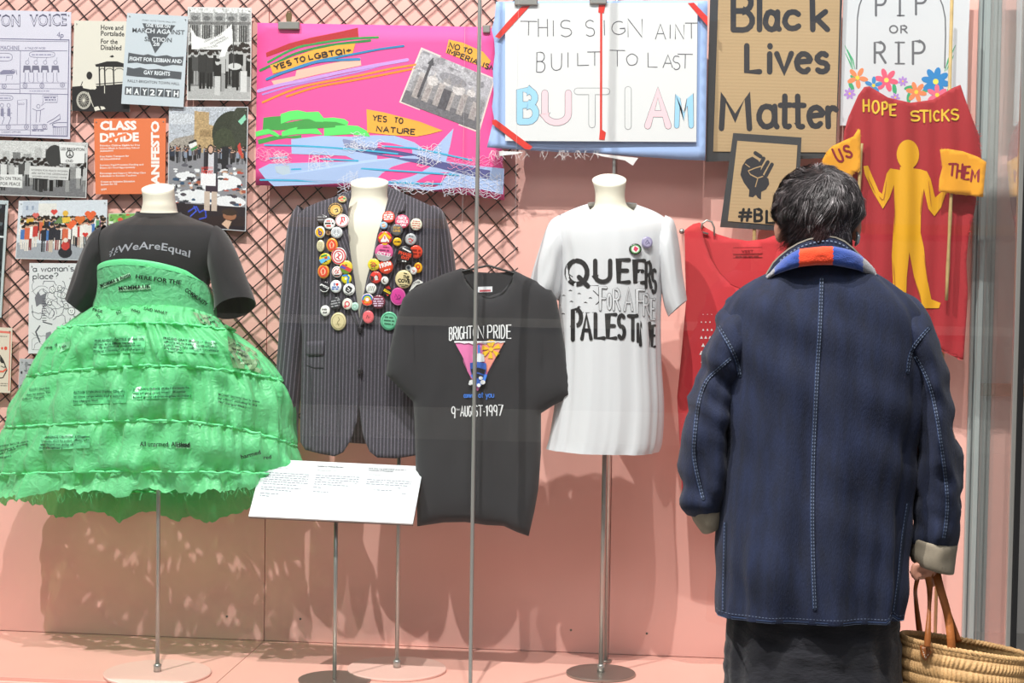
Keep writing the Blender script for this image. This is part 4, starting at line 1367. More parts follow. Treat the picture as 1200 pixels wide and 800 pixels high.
# ---------------- Black Lives Matter board
Yc = -0.085
k = crop(820, 0, 2.857)
q = k([(36, -60), (480, -60), (455, 528), (20, 541)])
t = thing('cardboard_sign', 'large brown cardboard sign with black border reading Black Lives Matter', 'sign', P(*q[2], Yc), 'protest signs across the top of the wall')
mb, _ = slab(q, Yc, 0.006, 200); ob('black_border', mb.v, mb.f, CARDB, t)
mb, _ = slab(k([(64, -50), (471, -50), (455, 510), (45, 507)]), Yc - 0.003, 0.0028, 200); ob('cardboard', mb.v, mb.f, CARD, t)
a = Art(on_plane(Yc - 0.003))
INKB = '2c2c33'
for ch, x0, x1, y1, y0 in (('B', 112, 176, -18, 100), ('l', 196, 206, 0, 98), ('a', 220, 262, 2, 98), ('c', 285, 330, 2, 96), ('k', 378, 428, 0, 98),
        ('L', 158, 200, 152, 240), ('i', 230, 240, 140, 240), ('v', 258, 306, 140, 240), ('e', 325, 372, 140, 240), ('s', 392, 428, 140, 240),
        ('M', 72, 166, 318, 430), ('a', 198, 254, 310, 424), ('t', 270, 306, 315, 424), ('t', 314, 350, 315, 424), ('e', 366, 412, 318, 422), ('r', 430, 456, 318, 424)):
    p, r_ = k(x0, y0), k(x1, y1)
    a.glyph(ch, p[0], p[1], r_[0], r_[1], 6.6, INKB, 2, jit=.35)
a.out('lettering', PRINT, t)

# ---------------- PIP OR RIP
Yp_ = -0.066
q = k([(482, -60), (907, -60), (900, 120), (894, 420), (470, 420)])
t = thing('painted_sign', 'white sign reading PIP OR RIP with gravestone outline and bright flowers', 'sign', P(*q[3], Yp_), 'protest signs across the top of the wall')
mb, _ = slab(q, Yp_, 0.005, 200); ob('white_board', mb.v, mb.f, mat('white_board', 'd4d5da', rough=0.6), t)
a = Art(on_plane(Yp_))
GR = '6a6a70'
for ch, x0, x1, y1, y0, w in (('P', 590, 624, -22, 52, 2.6), ('I', 664, 676, -22, 52, 2.6), ('P', 724, 760, -30, 48, 2.6), ('O', 636, 662, 86, 110, 1.8), ('R', 674, 694, 86, 110, 1.8),
        ('R', 586, 622, 142, 210, 2.8), ('I', 658, 674, 142, 212, 2.8), ('P', 714, 754, 138, 214, 2.8)):
    p, r_ = k(x0, y0), k(x1, y1)
    a.glyph(ch, p[0], p[1], r_[0], r_[1], w, GR, 2)
for x0, x1, ys in ((655, 685, (142, 213)), (662, 684, (-20, 52))):
    for y in ys: a.stroke(k([(x0, y), (x1, y)]), 1.8, GR, 2)
a.stroke(k([(525, 232), (527, 120), (528, 60), (534, 20), (545, -10), (570, -40)]), 1.5, GR, 2)
a.stroke(k([(820, 228), (823, 120), (822, 60), (814, 20), (802, -10), (780, -40)]), 1.5, GR, 2)
a.out('lettering', PRINT, t)
a = Art(on_plane(Yp_))
for g in ([(486, 152), (505, 195), (514, 232)], [(494, 165), (512, 200), (520, 232)], [(488, 178), (504, 212), (510, 232)], [(856, 152), (838, 190), (822, 232)], [(850, 185), (836, 215), (826, 236)], [(846, 165), (832, 200), (820, 240)]):
    a.stroke(k(g), 1.6, '3fa873', 2, taper=True)
def flower(x, y, rr_, col, cc, n=6, ph=0.2):
    for i in range(n):
        w = ph + 2 * PI * i / n
        c = k(x + math.cos(w) * rr_ * .58, y + math.sin(w) * rr_ * .58)
        a.disc(c[0], c[1], rr_ * .44 / 2.857, rr_ * .2 / 2.857 * 1.15, col, 3, 12, w)
    a.disc(*k(x, y), rr_ * .2 / 2.857, None, cc, 4, 10)
for x, y in ((508, 290), (520, 262), (652, 298), (566, 300), (700, 328), (762, 300), (846, 302), (702, 294)):
    a.disc(*k(x, y), 6.5, 2.6, '3fa873', 2, 12, rl.uniform(0, 3))
flower(528, 260, 36, 'f08a5c', 'f0cf4a', 5); flower(582, 286, 30, '3f8cc8', 'f0cf4a', 5, 1.0); flower(625, 268, 40, 'ea5f7c', 'f5dc6a', 6); flower(502, 313, 20, 'b48ad4', 'f0cf4a', 7)
flower(680, 272, 17, 'b48ad4', 'f0cf4a', 7); flower(725, 308, 35, 'f08a5c', 'f0cf4a', 6); flower(790, 273, 48, '2f86c8', 'f0e25a', 8); flower(795, 318, 36, 'ea6f8c', 'f0cf4a', 6, .5); flower(655, 326, 16, 'b48ad4', 'f0cf4a', 6)
a.out('painted_flowers', PRINT, t)

# ---------------- fist placard on a stick
Yf = -0.13
q = k([(112, 445), (341, 460), (326, 776), (68, 760)])
t = thing('fist_placard', 'cardboard placard with raised fist and black border, left of the head', 'placard', P(884, 300, Yf), 'protest signs across the top of the wall')
mb, _ = slab(q, Yf, 0.005, 200); ob('black_border', mb.v, mb.f, CARDB, t)
mb, _ = slab(k([(126, 471), (327, 486), (311, 757), (94, 740)]), Yf - 0.002, 0.0018, 200); ob('cardboard', mb.v, mb.f, CARD, t)
a = Art(on_plane(Yf - 0.002))
a.poly(k([(136, 585), (142, 556), (156, 534), (176, 524), (196, 536), (206, 552), (204, 572), (214, 586), (230, 598), (233, 616), (222, 634), (206, 642), (205, 668), (194, 662), (188, 652), (178, 660),
           (164, 658), (166, 636), (148, 612)]), INKB, 2)
a.stroke(k([(186, 512), (204, 524)]), 4.6, INKB, 2)
for g in ([(214, 530), (196, 562)], [(228, 542), (206, 580)], [(242, 550), (222, 588)]): a.stroke(k(g), 4.4, INKB, 2)
a.stroke(k([(206, 556), (186, 562), (162, 572), (170, 584), (194, 596), (212, 590)]), 1.3, 'b3946c', 3)
a.stroke(k([(194, 598), (186, 626)]), 1.0, 'b3946c', 3)
a.stroke(k([(152, 548), (168, 560)]), .9, 'b3946c', 3)
a.out('painted_fist', PRINT, t)
a = Art(on_plane(Yf - 0.002))
for ch, x0, x1, y1, y0 in (('#', 132, 172, 700, 738), ('B', 184, 208, 700, 740), ('L', 224, 248, 706, 746), ('M', 262, 300, 708, 748)):
    p, r_ = k(x0, y0), k(x1, y1)
    a.glyph(ch, p[0], p[1], r_[0], r_[1], 3.2, '17171a', 2, jit=.2)
a.out('lettering', PRINT, t)
MB().tube([P(884, 262, Yf + 0.008), P(884, 292, Yf + 0.008)], 0.006, 8).out('stick', mat('bamboo', 'b59a68', rough=0.5, var=0.15, vscale=30), t)

# ---------------- red HOPE STICKS banner
Yr = -0.17
k8 = crop(940, 80, 2.2846)
out_ = [(112, 170), (124, 130), (150, 72), (166, 50), (180, 48), (230, 78), (290, 92), (350, 84), (404, 52), (424, 44), (440, 92), (458, 140), (474, 180), (480, 240), (474, 300), (462, 380), (446, 450), (440, 520), (444, 600), (438, 700),
        (432, 780), (415, 776), (400, 768), (372, 752), (300, 748), (200, 742), (110, 738), (96, 500), (104, 300)]
FLAGRED = mat('red_banner_cloth', 'a31724', rough=0.75, sheen=0.2, var=0.06, vscale=6, bump=0.15, bscale=200)
hb = thing('red_banner', 'tall red cloth banner reading HOPE STICKS with painted yellow figure', 'banner', P(1060, 410, Yr), None)
def frh(x, y):
    p = P(x, y, Yr)
    d = 0.016 * noise.noise(Vector((p.x * 9, 1.7, p.z * 1.2))) + 0.004 * math.sin(p.x * 95 + 2 * math.sin(p.z * 3))
    return P(x, y, Yr + d)
mb = sheet(k8(out_), frh, lambda x, y: frh(x, y) + Vector((0, 0.002, 0)), 4)
mb.out('cloth', FLAGRED, hb, True)
mf = on_fn(frh, 0.0012)
YEL = 'e0a21a'
a = Art(mf)
a.poly([(k(697, 517)[0] + 13.2 * math.cos(w * PI / 12), k(697, 517)[1] + 17.3 * math.sin(w * PI / 12)) for w in range(24)], YEL, 2, step=2.5)
fig = [(262, 264), (262, 272), (236, 268), (226, 282), (214, 336), (206, 330), (184, 280), (176, 260), (164, 262), (168, 284), (190, 332), (216, 376), (234, 346), (246, 312), (248, 380), (243, 450), (240, 500), (246, 640),
       (278, 640), (280, 560), (287, 492), (300, 560), (316, 606), (322, 642), (366, 642), (371, 628), (346, 618), (334, 560), (326, 480), (317, 440), (318, 390), (326, 322), (338, 376), (354, 396), (372, 372), (386, 330), (378, 326), (356, 346), (344, 296), (334, 276), (316, 270), (298, 268), (296, 258)]
a.poly(k8(fig), YEL, 2, step=2.5)
for g in ([(226, 300), (218, 350), (206, 342)], [(244, 320), (248, 380), (246, 440)], [(244, 520), (250, 600)], [(300, 560), (318, 620)], [(338, 300), (346, 370)], [(322, 330), (316, 390)], [(326, 500), (336, 570)], [(176, 290), (196, 334)]):
    a.stroke(smooth_pts(k8(g), 3), .8, 'a85a26', 4, taper=True)
a.out('painted_figure', PRINT, hb)
a = Art(mf)
for i, (ch, x0, x1, y1, y0) in enumerate((('H', 548, 566, 334, 372), ('O', 578, 600, 338, 378), ('P', 612, 628, 342, 384), ('E', 638, 656, 350, 386), ('S', 706, 736, 372, 404), ('T', 738, 764, 370, 408), ('I', 768, 776, 370, 406), ('C', 784, 802, 372, 404), ('K', 812, 834, 368, 404), ('S', 842, 866, 366, 400))):
    p, r_ = k(x0, y0), k(x1, y1)
    a.glyph(ch, p[0], p[1], r_[0], r_[1], 2.3, 'e8bc3c', 2, jit=.2)
a.out('lettering', PRINT, hb)
a = Art(on_fn(frh, 0.001))
rl = random.Random(4)
for i in range(60):
    t_ = rl.choice(((372, 752, 432, 780), (474, 180, 478, 300), (440, 92, 474, 180), (478, 300, 446, 450)))
    u = rl.random()
    x, y = t_[0] + (t_[2] - t_[0]) * u, t_[1] + (t_[3] - t_[1]) * u
    a.stroke(k8([(x - 4, y), (x + rl.uniform(2, 9), y + rl.uniform(-3, 10))]), .35, 'd8404a', 1)
a.out('frayed_threads', FABRIC, hb)
BAM = mat('bamboo', 'b59a68')
b0 = P(1096, 740, Yr + 0.034)
b0.z = ZF
pole = thing('support_pole', 'thin pole running from the floor up behind the red banner', 'pole', b0)
MB().tube([b0, Vector((b0.x, b0.y, 2.3))], 0.0055, 10).out('pole_tube', BAM, pole, True)

def small_flag(label, outline, letters, st, Y, seed):
    def f2(x, y):
        p = P(x, y, Y)
        return P(x, y, Y + 0.008 * noise.noise(Vector((p.x * 18, seed, p.z * 8))))
    t = thing('hand_flag', label, 'flag', P(*st[1], Y), 'small yellow flags on bamboo sticks')
    mb = sheet(k(outline), f2, lambda x, y: f2(x, y) + Vector((0, 0.0015, 0)), 5)
    c = mb.out('cloth', mat('yellow_felt', 'e49a1a', rough=0.85, sheen=0.3, var=0.05), t, True)
    a = Art(on_fn(f2, 0.0006))
    for ch, x0, x1, y1, y0, sl in letters:
        p, r_ = k(x0, y0), k(x1, y1)
        a.glyph(ch, p[0], p[1], r_[0], r_[1], 2.5, '8e2030', 2, slant=sl, jit=.2)
    a.out('lettering', PRINT, t)
    rl = random.Random(seed)
    a = Art(on_fn(f2, 0.0006))
    ko = k(outline)
    for i in range(46):
        j = rl.randrange(len(ko))
        p, q = ko[j], ko[(j + 1) % len(ko)]
        u = rl.random()
        x, y = p[0] + (q[0] - p[0]) * u, p[1] + (q[1] - p[1]) * u
        a.stroke([(x, y), (x + rl.uniform(-2, 2), y + rl.uniform(-2, 2))], .3, 'd89a2c', 1)
    a.out('frayed_threads', FABRIC, t)
    pts = [P(st[0][0] + (st[1][0] - st[0][0]) * i / 8, st[0][1] + (st[1][1] - st[0][1]) * i / 8, Y + 0.012) for i in range(9)]
    MB().tube(pts, [0.0052 if i % 3 else 0.0064 for i in range(9)], 8).out('stick', BAM, t, True)
small_flag('small yellow felt flag reading US, above the head', [(410, 536), (424, 510), (442, 490), (480, 472), (515, 456), (530, 432), (538, 434), (539, 500), (538, 572), (520, 576), (512, 586), (512, 612), (496, 604), (470, 592), (440, 574), (414, 560)],
           [('U', 462, 484, 500, 540, -.45), ('S', 490, 512, 488, 526, -.3)], ((1009.5, 168), (1005, 260)), -0.21, 3)
small_flag('small yellow felt flag reading THEM, at the right edge of the red banner', [(804, 500), (830, 498), (880, 506), (930, 524), (960, 542), (954, 600), (948, 660), (905, 654), (860, 650), (800, 640), (802, 600), (812, 560)],
           [('T', 832, 856, 548, 586, .1), ('H', 860, 876, 550, 594, .1), ('E', 884, 900, 558, 600, .1), ('M', 908, 932, 568, 606, .1)], (k(846, 560), (1109, 352)), -0.21, 8)
# ================================================================ MANNEQUINS AND GARMENTS
CREAM = mat('mannequin_jersey', 'e6dfce', rough=0.7, bump=0.04, bscale=500)
def stand(label, base_px, Ybody, neck_px, rows, Yc, disc_r, disc_mat, pole_top, name='mannequin', pole_r=0.0065):
    b = PZ(*base_px, ZF)
    t = thing(name, label, 'mannequin', b, 'bust mannequins on steel poles')
    MB().lathe([(disc_r - 0.003, 0), (disc_r, 0.002), (disc_r, 0.007), (disc_r - 0.003, 0.009)], b, 56).out('base_plate', disc_mat, t)
    top = P(*pole_top, Yc)
    MB().tube([b + Vector((0, 0, 0.0095)), Vector((b.x, b.y, top.z))], pole_r, 14).out('pole', METAL, t, True)
    MB().lathe([(0.012, 0.0095), (0.012, 0.03), (0.009, 0.034)], b, 16).out('collar', METAL, t, True)
    if rows:
        loft(rows, Yc, 48, 5, top=True, bot=True, bk=1).out('bust', CREAM, t, True)
        r0 = rows[0]
        mb = loft([tuple(r0[:4]) + (r0[4] * 1.0, r0[5]), (r0[0] + .1, r0[1] - .9, r0[2] - .1, r0[3] - .9, r0[4], r0[5]), (r0[0] + 2, r0[1] - 1.4, r0[2] - 2, r0[3] - 1.4, r0[4] * .9, r0[5])], Yc, 48, 2, top=False, bot=True, bk=1)
        mb.out('neck_cap', mat('neck_cap_cream', 'efe9da', rough=0.5), t, True)
    return t
PLATE = mat('pink_base_plate', 'ecc0b4', rough=0.4, metal=0.0)
STEELP = mat('steel_base_plate', 'a09a92', rough=0.35, metal=0.85)

# ---- 1: dress mannequin (left)
YD = -0.31
stand('cream neck and bust under the black t-shirt and green dress', (184.5, 790), YD, None,
      [(166.5, 221, 203.5, 222, .048, .017), (168, 232, 204.5, 233, .048, .008), (167.5, 241, 206, 241, .052), (164, 250, 209, 250, .056), (152, 259, 222, 259, .072), (130, 273, 244, 273, .09),
       (126, 320, 236, 320, .095), (128, 370, 236, 370, .09), (132, 400, 232, 400, .085)], YD, 0.166, PLATE, (185, 385))
BLK = mat('black_jersey', '242326', rough=0.85, sheen=0.25, var=0.05, weave=0.15, wscale=500)
def folds(a, fx, fz, seed):
    return lambda p, t, w: a * noise.noise(Vector((p.x * fx + 3 * math.cos(w), seed, p.z * fz)))
bt = thing('black_tshirt', 'black t-shirt reading WeAreEqual on the mannequin in the green dress', 't-shirt', P(185, 372, YD), 'garments on mannequins')
tb = loft([(161, 249, 211, 250, .063, .006), (157, 252, 217, 252.5, .068, .008), (146, 257, 230, 258, .083, .006), (128, 264, 249, 265, .098, .004), (113, 278, 261, 279, .112), (113, 298, 261, 299, .116), (120, 322, 247, 326, .112),
           (122, 350, 243, 355, .110), (120, 385, 245, 385, .108)], YD, 64, 5, fold=folds(.006, 6, 4, 1.0))
tb.out('body', BLK, bt, True)
tb_bvh = tb.bvh()
loft([(160.5, 247.5, 211.5, 248.5, .064, .006), (160, 249, 212, 250, .066, .007), (158, 252, 215, 252.5, .070, .009)], YD, 48, 2).out('neckband', BLK, bt, True)
loft([(122, 264, 126, 318, .07), (111, 271, 122, 328, .084), (99, 292, 121, 338, .084), (90, 318, 117, 348, .078), (80.5, 351, 101, 369, .07, -.012)], YD, 40, 5, fold=folds(.007, 8, 8, 2.0), bk=1).out('sleeve', BLK, bt, True)
loft([(254, 264, 248, 318, .07), (264, 272, 250, 330, .084), (275, 292, 250, 340, .084), (285, 318, 251, 350, .08), (298, 353, 251, 369, .078, -.03)], YD, 40, 5, fold=folds(.007, 8, 8, 3.0), bk=1).out('sleeve', BLK, bt, True)
k = crop(80, 200, 4.443)
a = Art(on_bvh(tb_bvh, YD, 0.0015))
wp = lambda X, Y_: (X, Y_ - 6.5 * (1 - ((X - 174) / 48) ** 2))
a.text('#WeAreEqual', k(212, 446), k(632, 450), 8.6, 'a9abb4', 1, .012, warp=lambda X, Y_: (X, Y_ - 9.0 * (1 - ((X - 174) / 47) ** 2)), slant=.12)
a.out('lettering', PRINT, bt)

# ---- green tiered dress
def sheer_mat(name, col, trans, rough=.34):
    m = bpy.data.materials.new(name)
    m.use_nodes = True
    n = m.node_tree
    b = n.nodes['Principled BSDF']
    b.inputs['Base Color'].default_value = (*hexc(col), 1)
    b.inputs['Roughness'].default_value = rough
    b.inputs['Sheen Weight'].default_value = 0.3
    tl_ = n.nodes.new('ShaderNodeBsdfTranslucent')
    tl_.inputs[0].default_value = (*hexc(col), 1)
    tp = n.nodes.new('ShaderNodeBsdfTransparent')
    tp.inputs[0].default_value = (*hexc('a8e8a0'), 1)
    m1, m2 = n.nodes.new('ShaderNodeMixShader'), n.nodes.new('ShaderNodeMixShader')
    m1.inputs[0].default_value = 0.4
    m2.inputs[0].default_value = trans
    o = n.nodes['Material Output']
    tc = n.nodes.new('ShaderNodeTexCoord')
    nz = n.nodes.new('ShaderNodeTexNoise')
    nz.inputs['Scale'].default_value = 30
    nz.inputs['Detail'].default_value = 6
    nz.inputs['Distortion'].default_value = 1.6
    bp = n.nodes.new('ShaderNodeBump')
    bp.inputs['Strength'].default_value = 0.6
    bp.inputs['Distance'].default_value = 0.012
    n.links.new(tc.outputs['Object'], nz.inputs['Vector'])
    n.links.new(nz.outputs['Fac'], bp.inputs['Height'])
    n.links.new(bp.outputs[0], b.inputs['Normal'])
    n.links.new(b.outputs[0], m1.inputs[1]); n.links.new(tl_.outputs[0], m1.inputs[2])
    n.links.new(m1.outputs[0], m2.inputs[1]); n.links.new(tp.outputs[0], m2.inputs[2])
    n.links.new(m2.outputs[0], o.inputs['Surface'])
    return m
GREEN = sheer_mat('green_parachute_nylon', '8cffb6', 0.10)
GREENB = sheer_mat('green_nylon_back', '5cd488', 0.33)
GREENS = mat('green_seam', '74f0a2', rough=0.4, sheen=0.3, bump=0.3, bscale=150)
dr = thing('green_dress', 'huge translucent green tiered dress with black printed texts', 'dress', P(185, 600, YD), 'garments on mannequins')
# lx, ly, rx, ry, front y, back y, half depth
LV = [(113, 356, 250, 370, 357, 350, .13), (73, 384, 270, 388, 378, 372, .20), (35, 440, 329, 446, 428, 420, .235), (9, 500, 344, 522, 492, 480, .25), (-11, 556, 350, 556, 552, 577, .255), (-16, 584, 351, 566, 577, 608, .255)]
def dress_pt(lv, w, out=0.0, dy=0.0):
    lx, ly, rx, ry, fy, by, dp = lv
    cs, sn = math.cos(w), math.sin(w)
    side = (ly + ry) / 2 + (ry - ly) / 2 * cs
    py = side * cs * cs + (fy if sn < 0 else by) * sn * sn + dy
    px = (lx + rx) / 2 + (rx - lx) / 2 * cs
    p = P(px, py, YD + dp * sn)
    return p + Vector((cs, sn, 0)) * out
NW = 300
dress_all = MB()
def gather(w, t, seed, k1=1.0):
    n1 = noise.noise(Vector((math.cos(w) * 16, math.sin(w) * 16, seed + t * 0.8)))
    n2 = noise.noise(Vector((math.cos(w) * 5, math.sin(w) * 5, seed * 2 + t * 2.0)))
    n3 = noise.noise(Vector((math.cos(w) * 32, math.sin(w) * 32, seed + t * 1.5)))
    e = 1 - 4 * t * (1 - t)
    k1 *= .45 + .55 * abs(math.sin(w))
    return (n1 * 0.040 * (0.6 + .7 * e) + n2 * 0.044 * (1 - e * .6) + n3 * 0.022 * e) * k1
for j in range(5):
    A0, A1 = np.array(LV[j]), np.array(LV[j + 1])
    last = j == 4
    rows = 8 if last else 14
    V, Fc = [], []
    prev, nxt = np.array(LV[max(j - 1, 0)]), np.array(LV[min(j + 2, 5)])
    for i in range(rows + 1):
        t = i / rows
        lv = 0.5 * ((2 * A0) + (-prev + A1) * t + (2 * prev - 5 * A0 + 4 * A1 - nxt) * t * t + (-prev + 3 * A0 - 3 * A1 + nxt) * t ** 3)
        for q in range(NW):
            w = 2 * PI * q / NW
            if last:
                rag = 9 * noise.noise(Vector((math.cos(w) * 6, math.sin(w) * 6, 4.4))) + 5 * noise.noise(Vector((math.cos(w) * 40, math.sin(w) * 40, 1.4))) + (14 * noise.noise(Vector((math.cos(w) * 3, 2.2, 0))) if math.sin(w) > 0 else 0)
                o_ut = gather(w, 0.2 + t * .3, j * 7.3, 1.2) + 0.012 * t
                V.append(dress_pt(lv, w, o_ut, rag * t))
            else:
                puff = (0.010 if j else 0.0) * math.sin(PI * t) ** 0.6
                fz = 2.2 * noise.noise(Vector((math.cos(w) * 7, math.sin(w) * 7, j * 3.0 + 9))) * (1 - 4 * (t - .5) ** 2)
                V.append(dress_pt(lv, w, puff + gather(w, t, j * 7.3, 0.55 if j == 0 else 1.0) - (0.004 if i in (0, rows) else 0), fz))
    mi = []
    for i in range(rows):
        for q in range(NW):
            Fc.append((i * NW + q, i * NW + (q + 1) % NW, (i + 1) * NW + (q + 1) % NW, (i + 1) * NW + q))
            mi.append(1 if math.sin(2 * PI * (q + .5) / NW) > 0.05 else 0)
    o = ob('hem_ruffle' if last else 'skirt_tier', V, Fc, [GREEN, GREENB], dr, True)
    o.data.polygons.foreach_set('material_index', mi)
    dress_all.add(V, Fc)
for j in range(1, 5):
    pts = [dress_pt(LV[j], 2 * PI * q / 260, 0.006 + gather(2 * PI * q / 260, 0, j * 7.3, .6), 2.4 * noise.noise(Vector((q * .35, j, 0)))) for q in range(261)]
    MB().tube(pts, [0.0036 * (1 + .9 * noise.noise(Vector((q * .9, j, 3)))) for q in range(261)], 7).out('gathered_seam', GREENS, dr, True)
bod = loft([(115, 322, 243, 334, .134, -.060), (114.5, 328, 247, 341, .134, -.046), (115, 336, 250, 349, .132, -.026), (114, 346, 252, 359, .132, -.008), (111, 358, 253, 371, .134)], YD, 90, 6,
           fold=lambda p, t, w: .004 * noise.noise(Vector((math.cos(w) * 14, math.sin(w) * 14, t * 1.5))) + .006 * t ** 3 * noise.noise(Vector((math.cos(w) * 30, math.sin(w) * 30, t))))
bod.out('bodice', GREEN, dr, True)
dress_all.add(bod.v, bod.f)
loft([(115, 320.5, 242.5, 332.5, .135, -.061), (114.6, 322.5, 243.5, 334.5, .137, -.060), (114.6, 325, 245, 337, .1355, -.054)], YD, 80, 2).out('bodice_edge', GREENS, dr, True)
dbv = dress_all.bvh()
om = on_bvh(dbv, YD - .2, 0.003)
PATCH = mat('clear_print_patch', None, rough=0.25)
def dtext(lines, patch=None, pcol='7fe0a0', name='printed_text'):
    a = Art(om)
    if patch: a.poly(patch, pcol, 1, step=5)
    for s, p, q, h in lines:
        a.text(s, p, q, h, '15301f', 2.2, .02)
    a.out(name, PATCH, dr)
k = crop(80, 200, 4.443)
def curved(a, s, p, q, h, cy, b=.03):
    mx = (p[0] + q[0]) / 2
    hw = abs(q[0] - p[0]) / 2
    a.text(s, p, q, h, '12261a', 2.2, b, warp=lambda X, Y_: (X, Y_ - cy * (1 - ((X - mx) / hw) ** 2)))
a = Art(om)
a.text('HERE FOR THE', k(350, 560), k(588, 592), 4.6, '12261a', 2.2, .035)
a.text('COMMUNITY', k(604, 625), k(718, 706), 4.6, '12261a', 2.2, .035)
a.poly(k([(258, 606), (430, 596), (430, 616), (262, 628)]), 'b4f0c4', 1, step=4)
a.text('MOMMA.UK', k(262, 622), k(430, 610), 4.6, '12261a', 2.2, .03)
a.poly(k([(160, 600), (320, 530), (326, 548), (180, 612)]), 'b4f0c4', 1, step=4)
a.text('MOMMA & Auntie', k(170, 608), k(326, 548), 4.2, '12261a', 2.2, .03)
a.out('printed_text', PATCH, dr)
k = crop(0, 360, 5.7167)
dtext([('PHILANDO CASTILE (Pulled over', k(636, 232), k(972, 214), 2.6), ('in car, told officer he had a', k(634, 254), k(904, 244), 2.4), ('legally registered weapon in car.', k(628, 276), k(950, 258), 2.4), ('Officer acquitted of all charges.)', k(624, 300), k(956, 284), 2.4)],
      k([(630, 205), (975, 190), (970, 300), (620, 318)]), '74dc9a')
dtext([('ALTON STERLING (Selling CDs, etc.', k(492, 576), k(840, 568), 2.6), ('at close range while being accused', k(494, 604), k(830, 598), 2.4), ('No charges filed.', k(492, 636), k(660, 628), 2.4)], k([(490, 556), (850, 548), (846, 640), (488, 650)]), '66d08c')
dtext([('SCOTT (Shot five', k(196, 558), k(330, 546), 2.4), ('then by police. No', k(176, 592), k(336, 574), 2.4), ('Officer charged.', k(150, 622), k(298, 604), 2.4)])
dtext([('me', k(300, 278), k(352, 272), 3.2), ('if', k(370, 262), k(388, 256), 3.2), ('I die', k(402, 276), k(446, 264), 3.2)], k([(370, 250), (470, 226), (466, 270), (400, 304)]), '9ae8b4')
dtext([('FREE', k(618, 20), k(684, 36), 3.0), ('SO', k(640, 48), k(664, 76), 2.6)])
k = crop(80, 200, 4.443)
dtext([('SO', k(252, 748), k(278, 738), 3.4), ('WHO', k(322, 728), k(372, 744), 3.4), ('SAID WHAT', k(392, 722), k(514, 748), 3.2)])
k = crop(170, 360, 5.7167)
dtext([('FREDDIE GRAY (Beaten to death by', k(122, 212), k(480, 248), 2.6), ('officers while being transported in', k(124, 234), k(482, 272), 2.4), ('police van. No officers convicted', k(126, 256), k(490, 300), 2.4), ('any charge.)', k(128, 278), k(242, 286), 2.4)],
      k([(120, 190), (470, 226), (494, 316), (126, 292)]), '74dc9a')
dtext([('JORDAN DAVIS (Killed because he', k(-80, 556), k(298, 544), 2.6), ('was playing loud music. Shooter', k(-84, 582), k(274, 570), 2.4), ('found guilty of first-degree murder.)', k(-82, 608), k(310, 598), 2.4)], k([(-86, 536), (310, 520), (314, 604), (-86, 618)]), '6ad490')
dtext([('MICHAEL BROWN (Shot by twelve', k(490, 588), k(766, 640), 2.5), ('by officer, including in the', k(490, 614), k(750, 664), 2.4), ('No charges filed.)', k(490, 638), k(676, 676), 2.4)])
dtext([('I felt you', k(560, 246), k(640, 262), 3.0), ('settle where', k(562, 276), k(670, 300), 2.8), ('love, they', k(564, 304), k(655, 316), 2.8), ('today', k(640, 326), k(690, 330), 2.8), ('Thank you', k(580, 350), k(676, 364), 3.0), ('with', k(664, 380), k(720, 392), 2.8)],
      k([(552, 192), (640, 240), (700, 270), (746, 300), (780, 410), (790, 450), (700, 416), (590, 404), (560, 290)]), '8cae84')
dtext([('is there', k(372, 88), k(440, 70), 2.8), ('hope', k(396, 108), k(470, 98), 2.8)], k([(320, 30), (440, 60), (610, 150), (612, 164), (480, 130), (370, 104)]), '8cb088')
k = crop(0, 480, 5.7167)
dtext([('TERRENCE CRUTCHER (Disabled', k(284, 190), k(600, 186), 2.6), ('Vehicle, shot by police officer, who', k(276, 216), k(600, 208), 2.4), ('was found not guilty of', k(268, 238), k(490, 238), 2.4), ('manslaughter.)', k(262, 258), k(418, 264), 2.4)], k([(280, 168), (606, 166), (600, 256), (256, 272)]), '7ae0a0')
dtext([('BREONNA TAYLOR (shot in', k(-20, 256), k(190, 216), 2.4), ('residence during', k(-20, 286), k(186, 232), 2.4), ('a raid. No officer', k(-20, 310), k(110, 262), 2.4), ('charged.)', k(-10, 330), k(76, 314), 2.4)])
k = crop(0, 480, 5.7167)
dtext([('All unarmed. All dead', k(936, 244), k(1272, 246), 5.4)], None)
k = crop(170, 480, 5.7167)
dtext([('dead', k(212, 250), k(300, 250), 5.4)], k([(206, 222), (306, 226), (304, 262), (206, 258)]), 'a4ecba')
dtext([('harmed', k(646, 330), k(776, 296), 5.0), ('red', k(796, 332), k(846, 326), 4.2)])
# ---- loose threads at the ragged hem
rl = random.Random(12)
a = MB()
for i in range(120):
    w = rl.uniform(PI * 1.02, PI * 1.98)
    p = dress_pt(LV[5], w, 0.012, rl.uniform(-4, 2))
    q = p + Vector((rl.uniform(-.012, .012), rl.uniform(-.01, .01), rl.uniform(-.03, -.008)))
    a.tube([p, (p + q) / 2 + Vector((rl.uniform(-.006, .006), 0, 0)), q], 0.0004, 3)
a.out('loose_threads', GREENS, dr, kind='stuff')

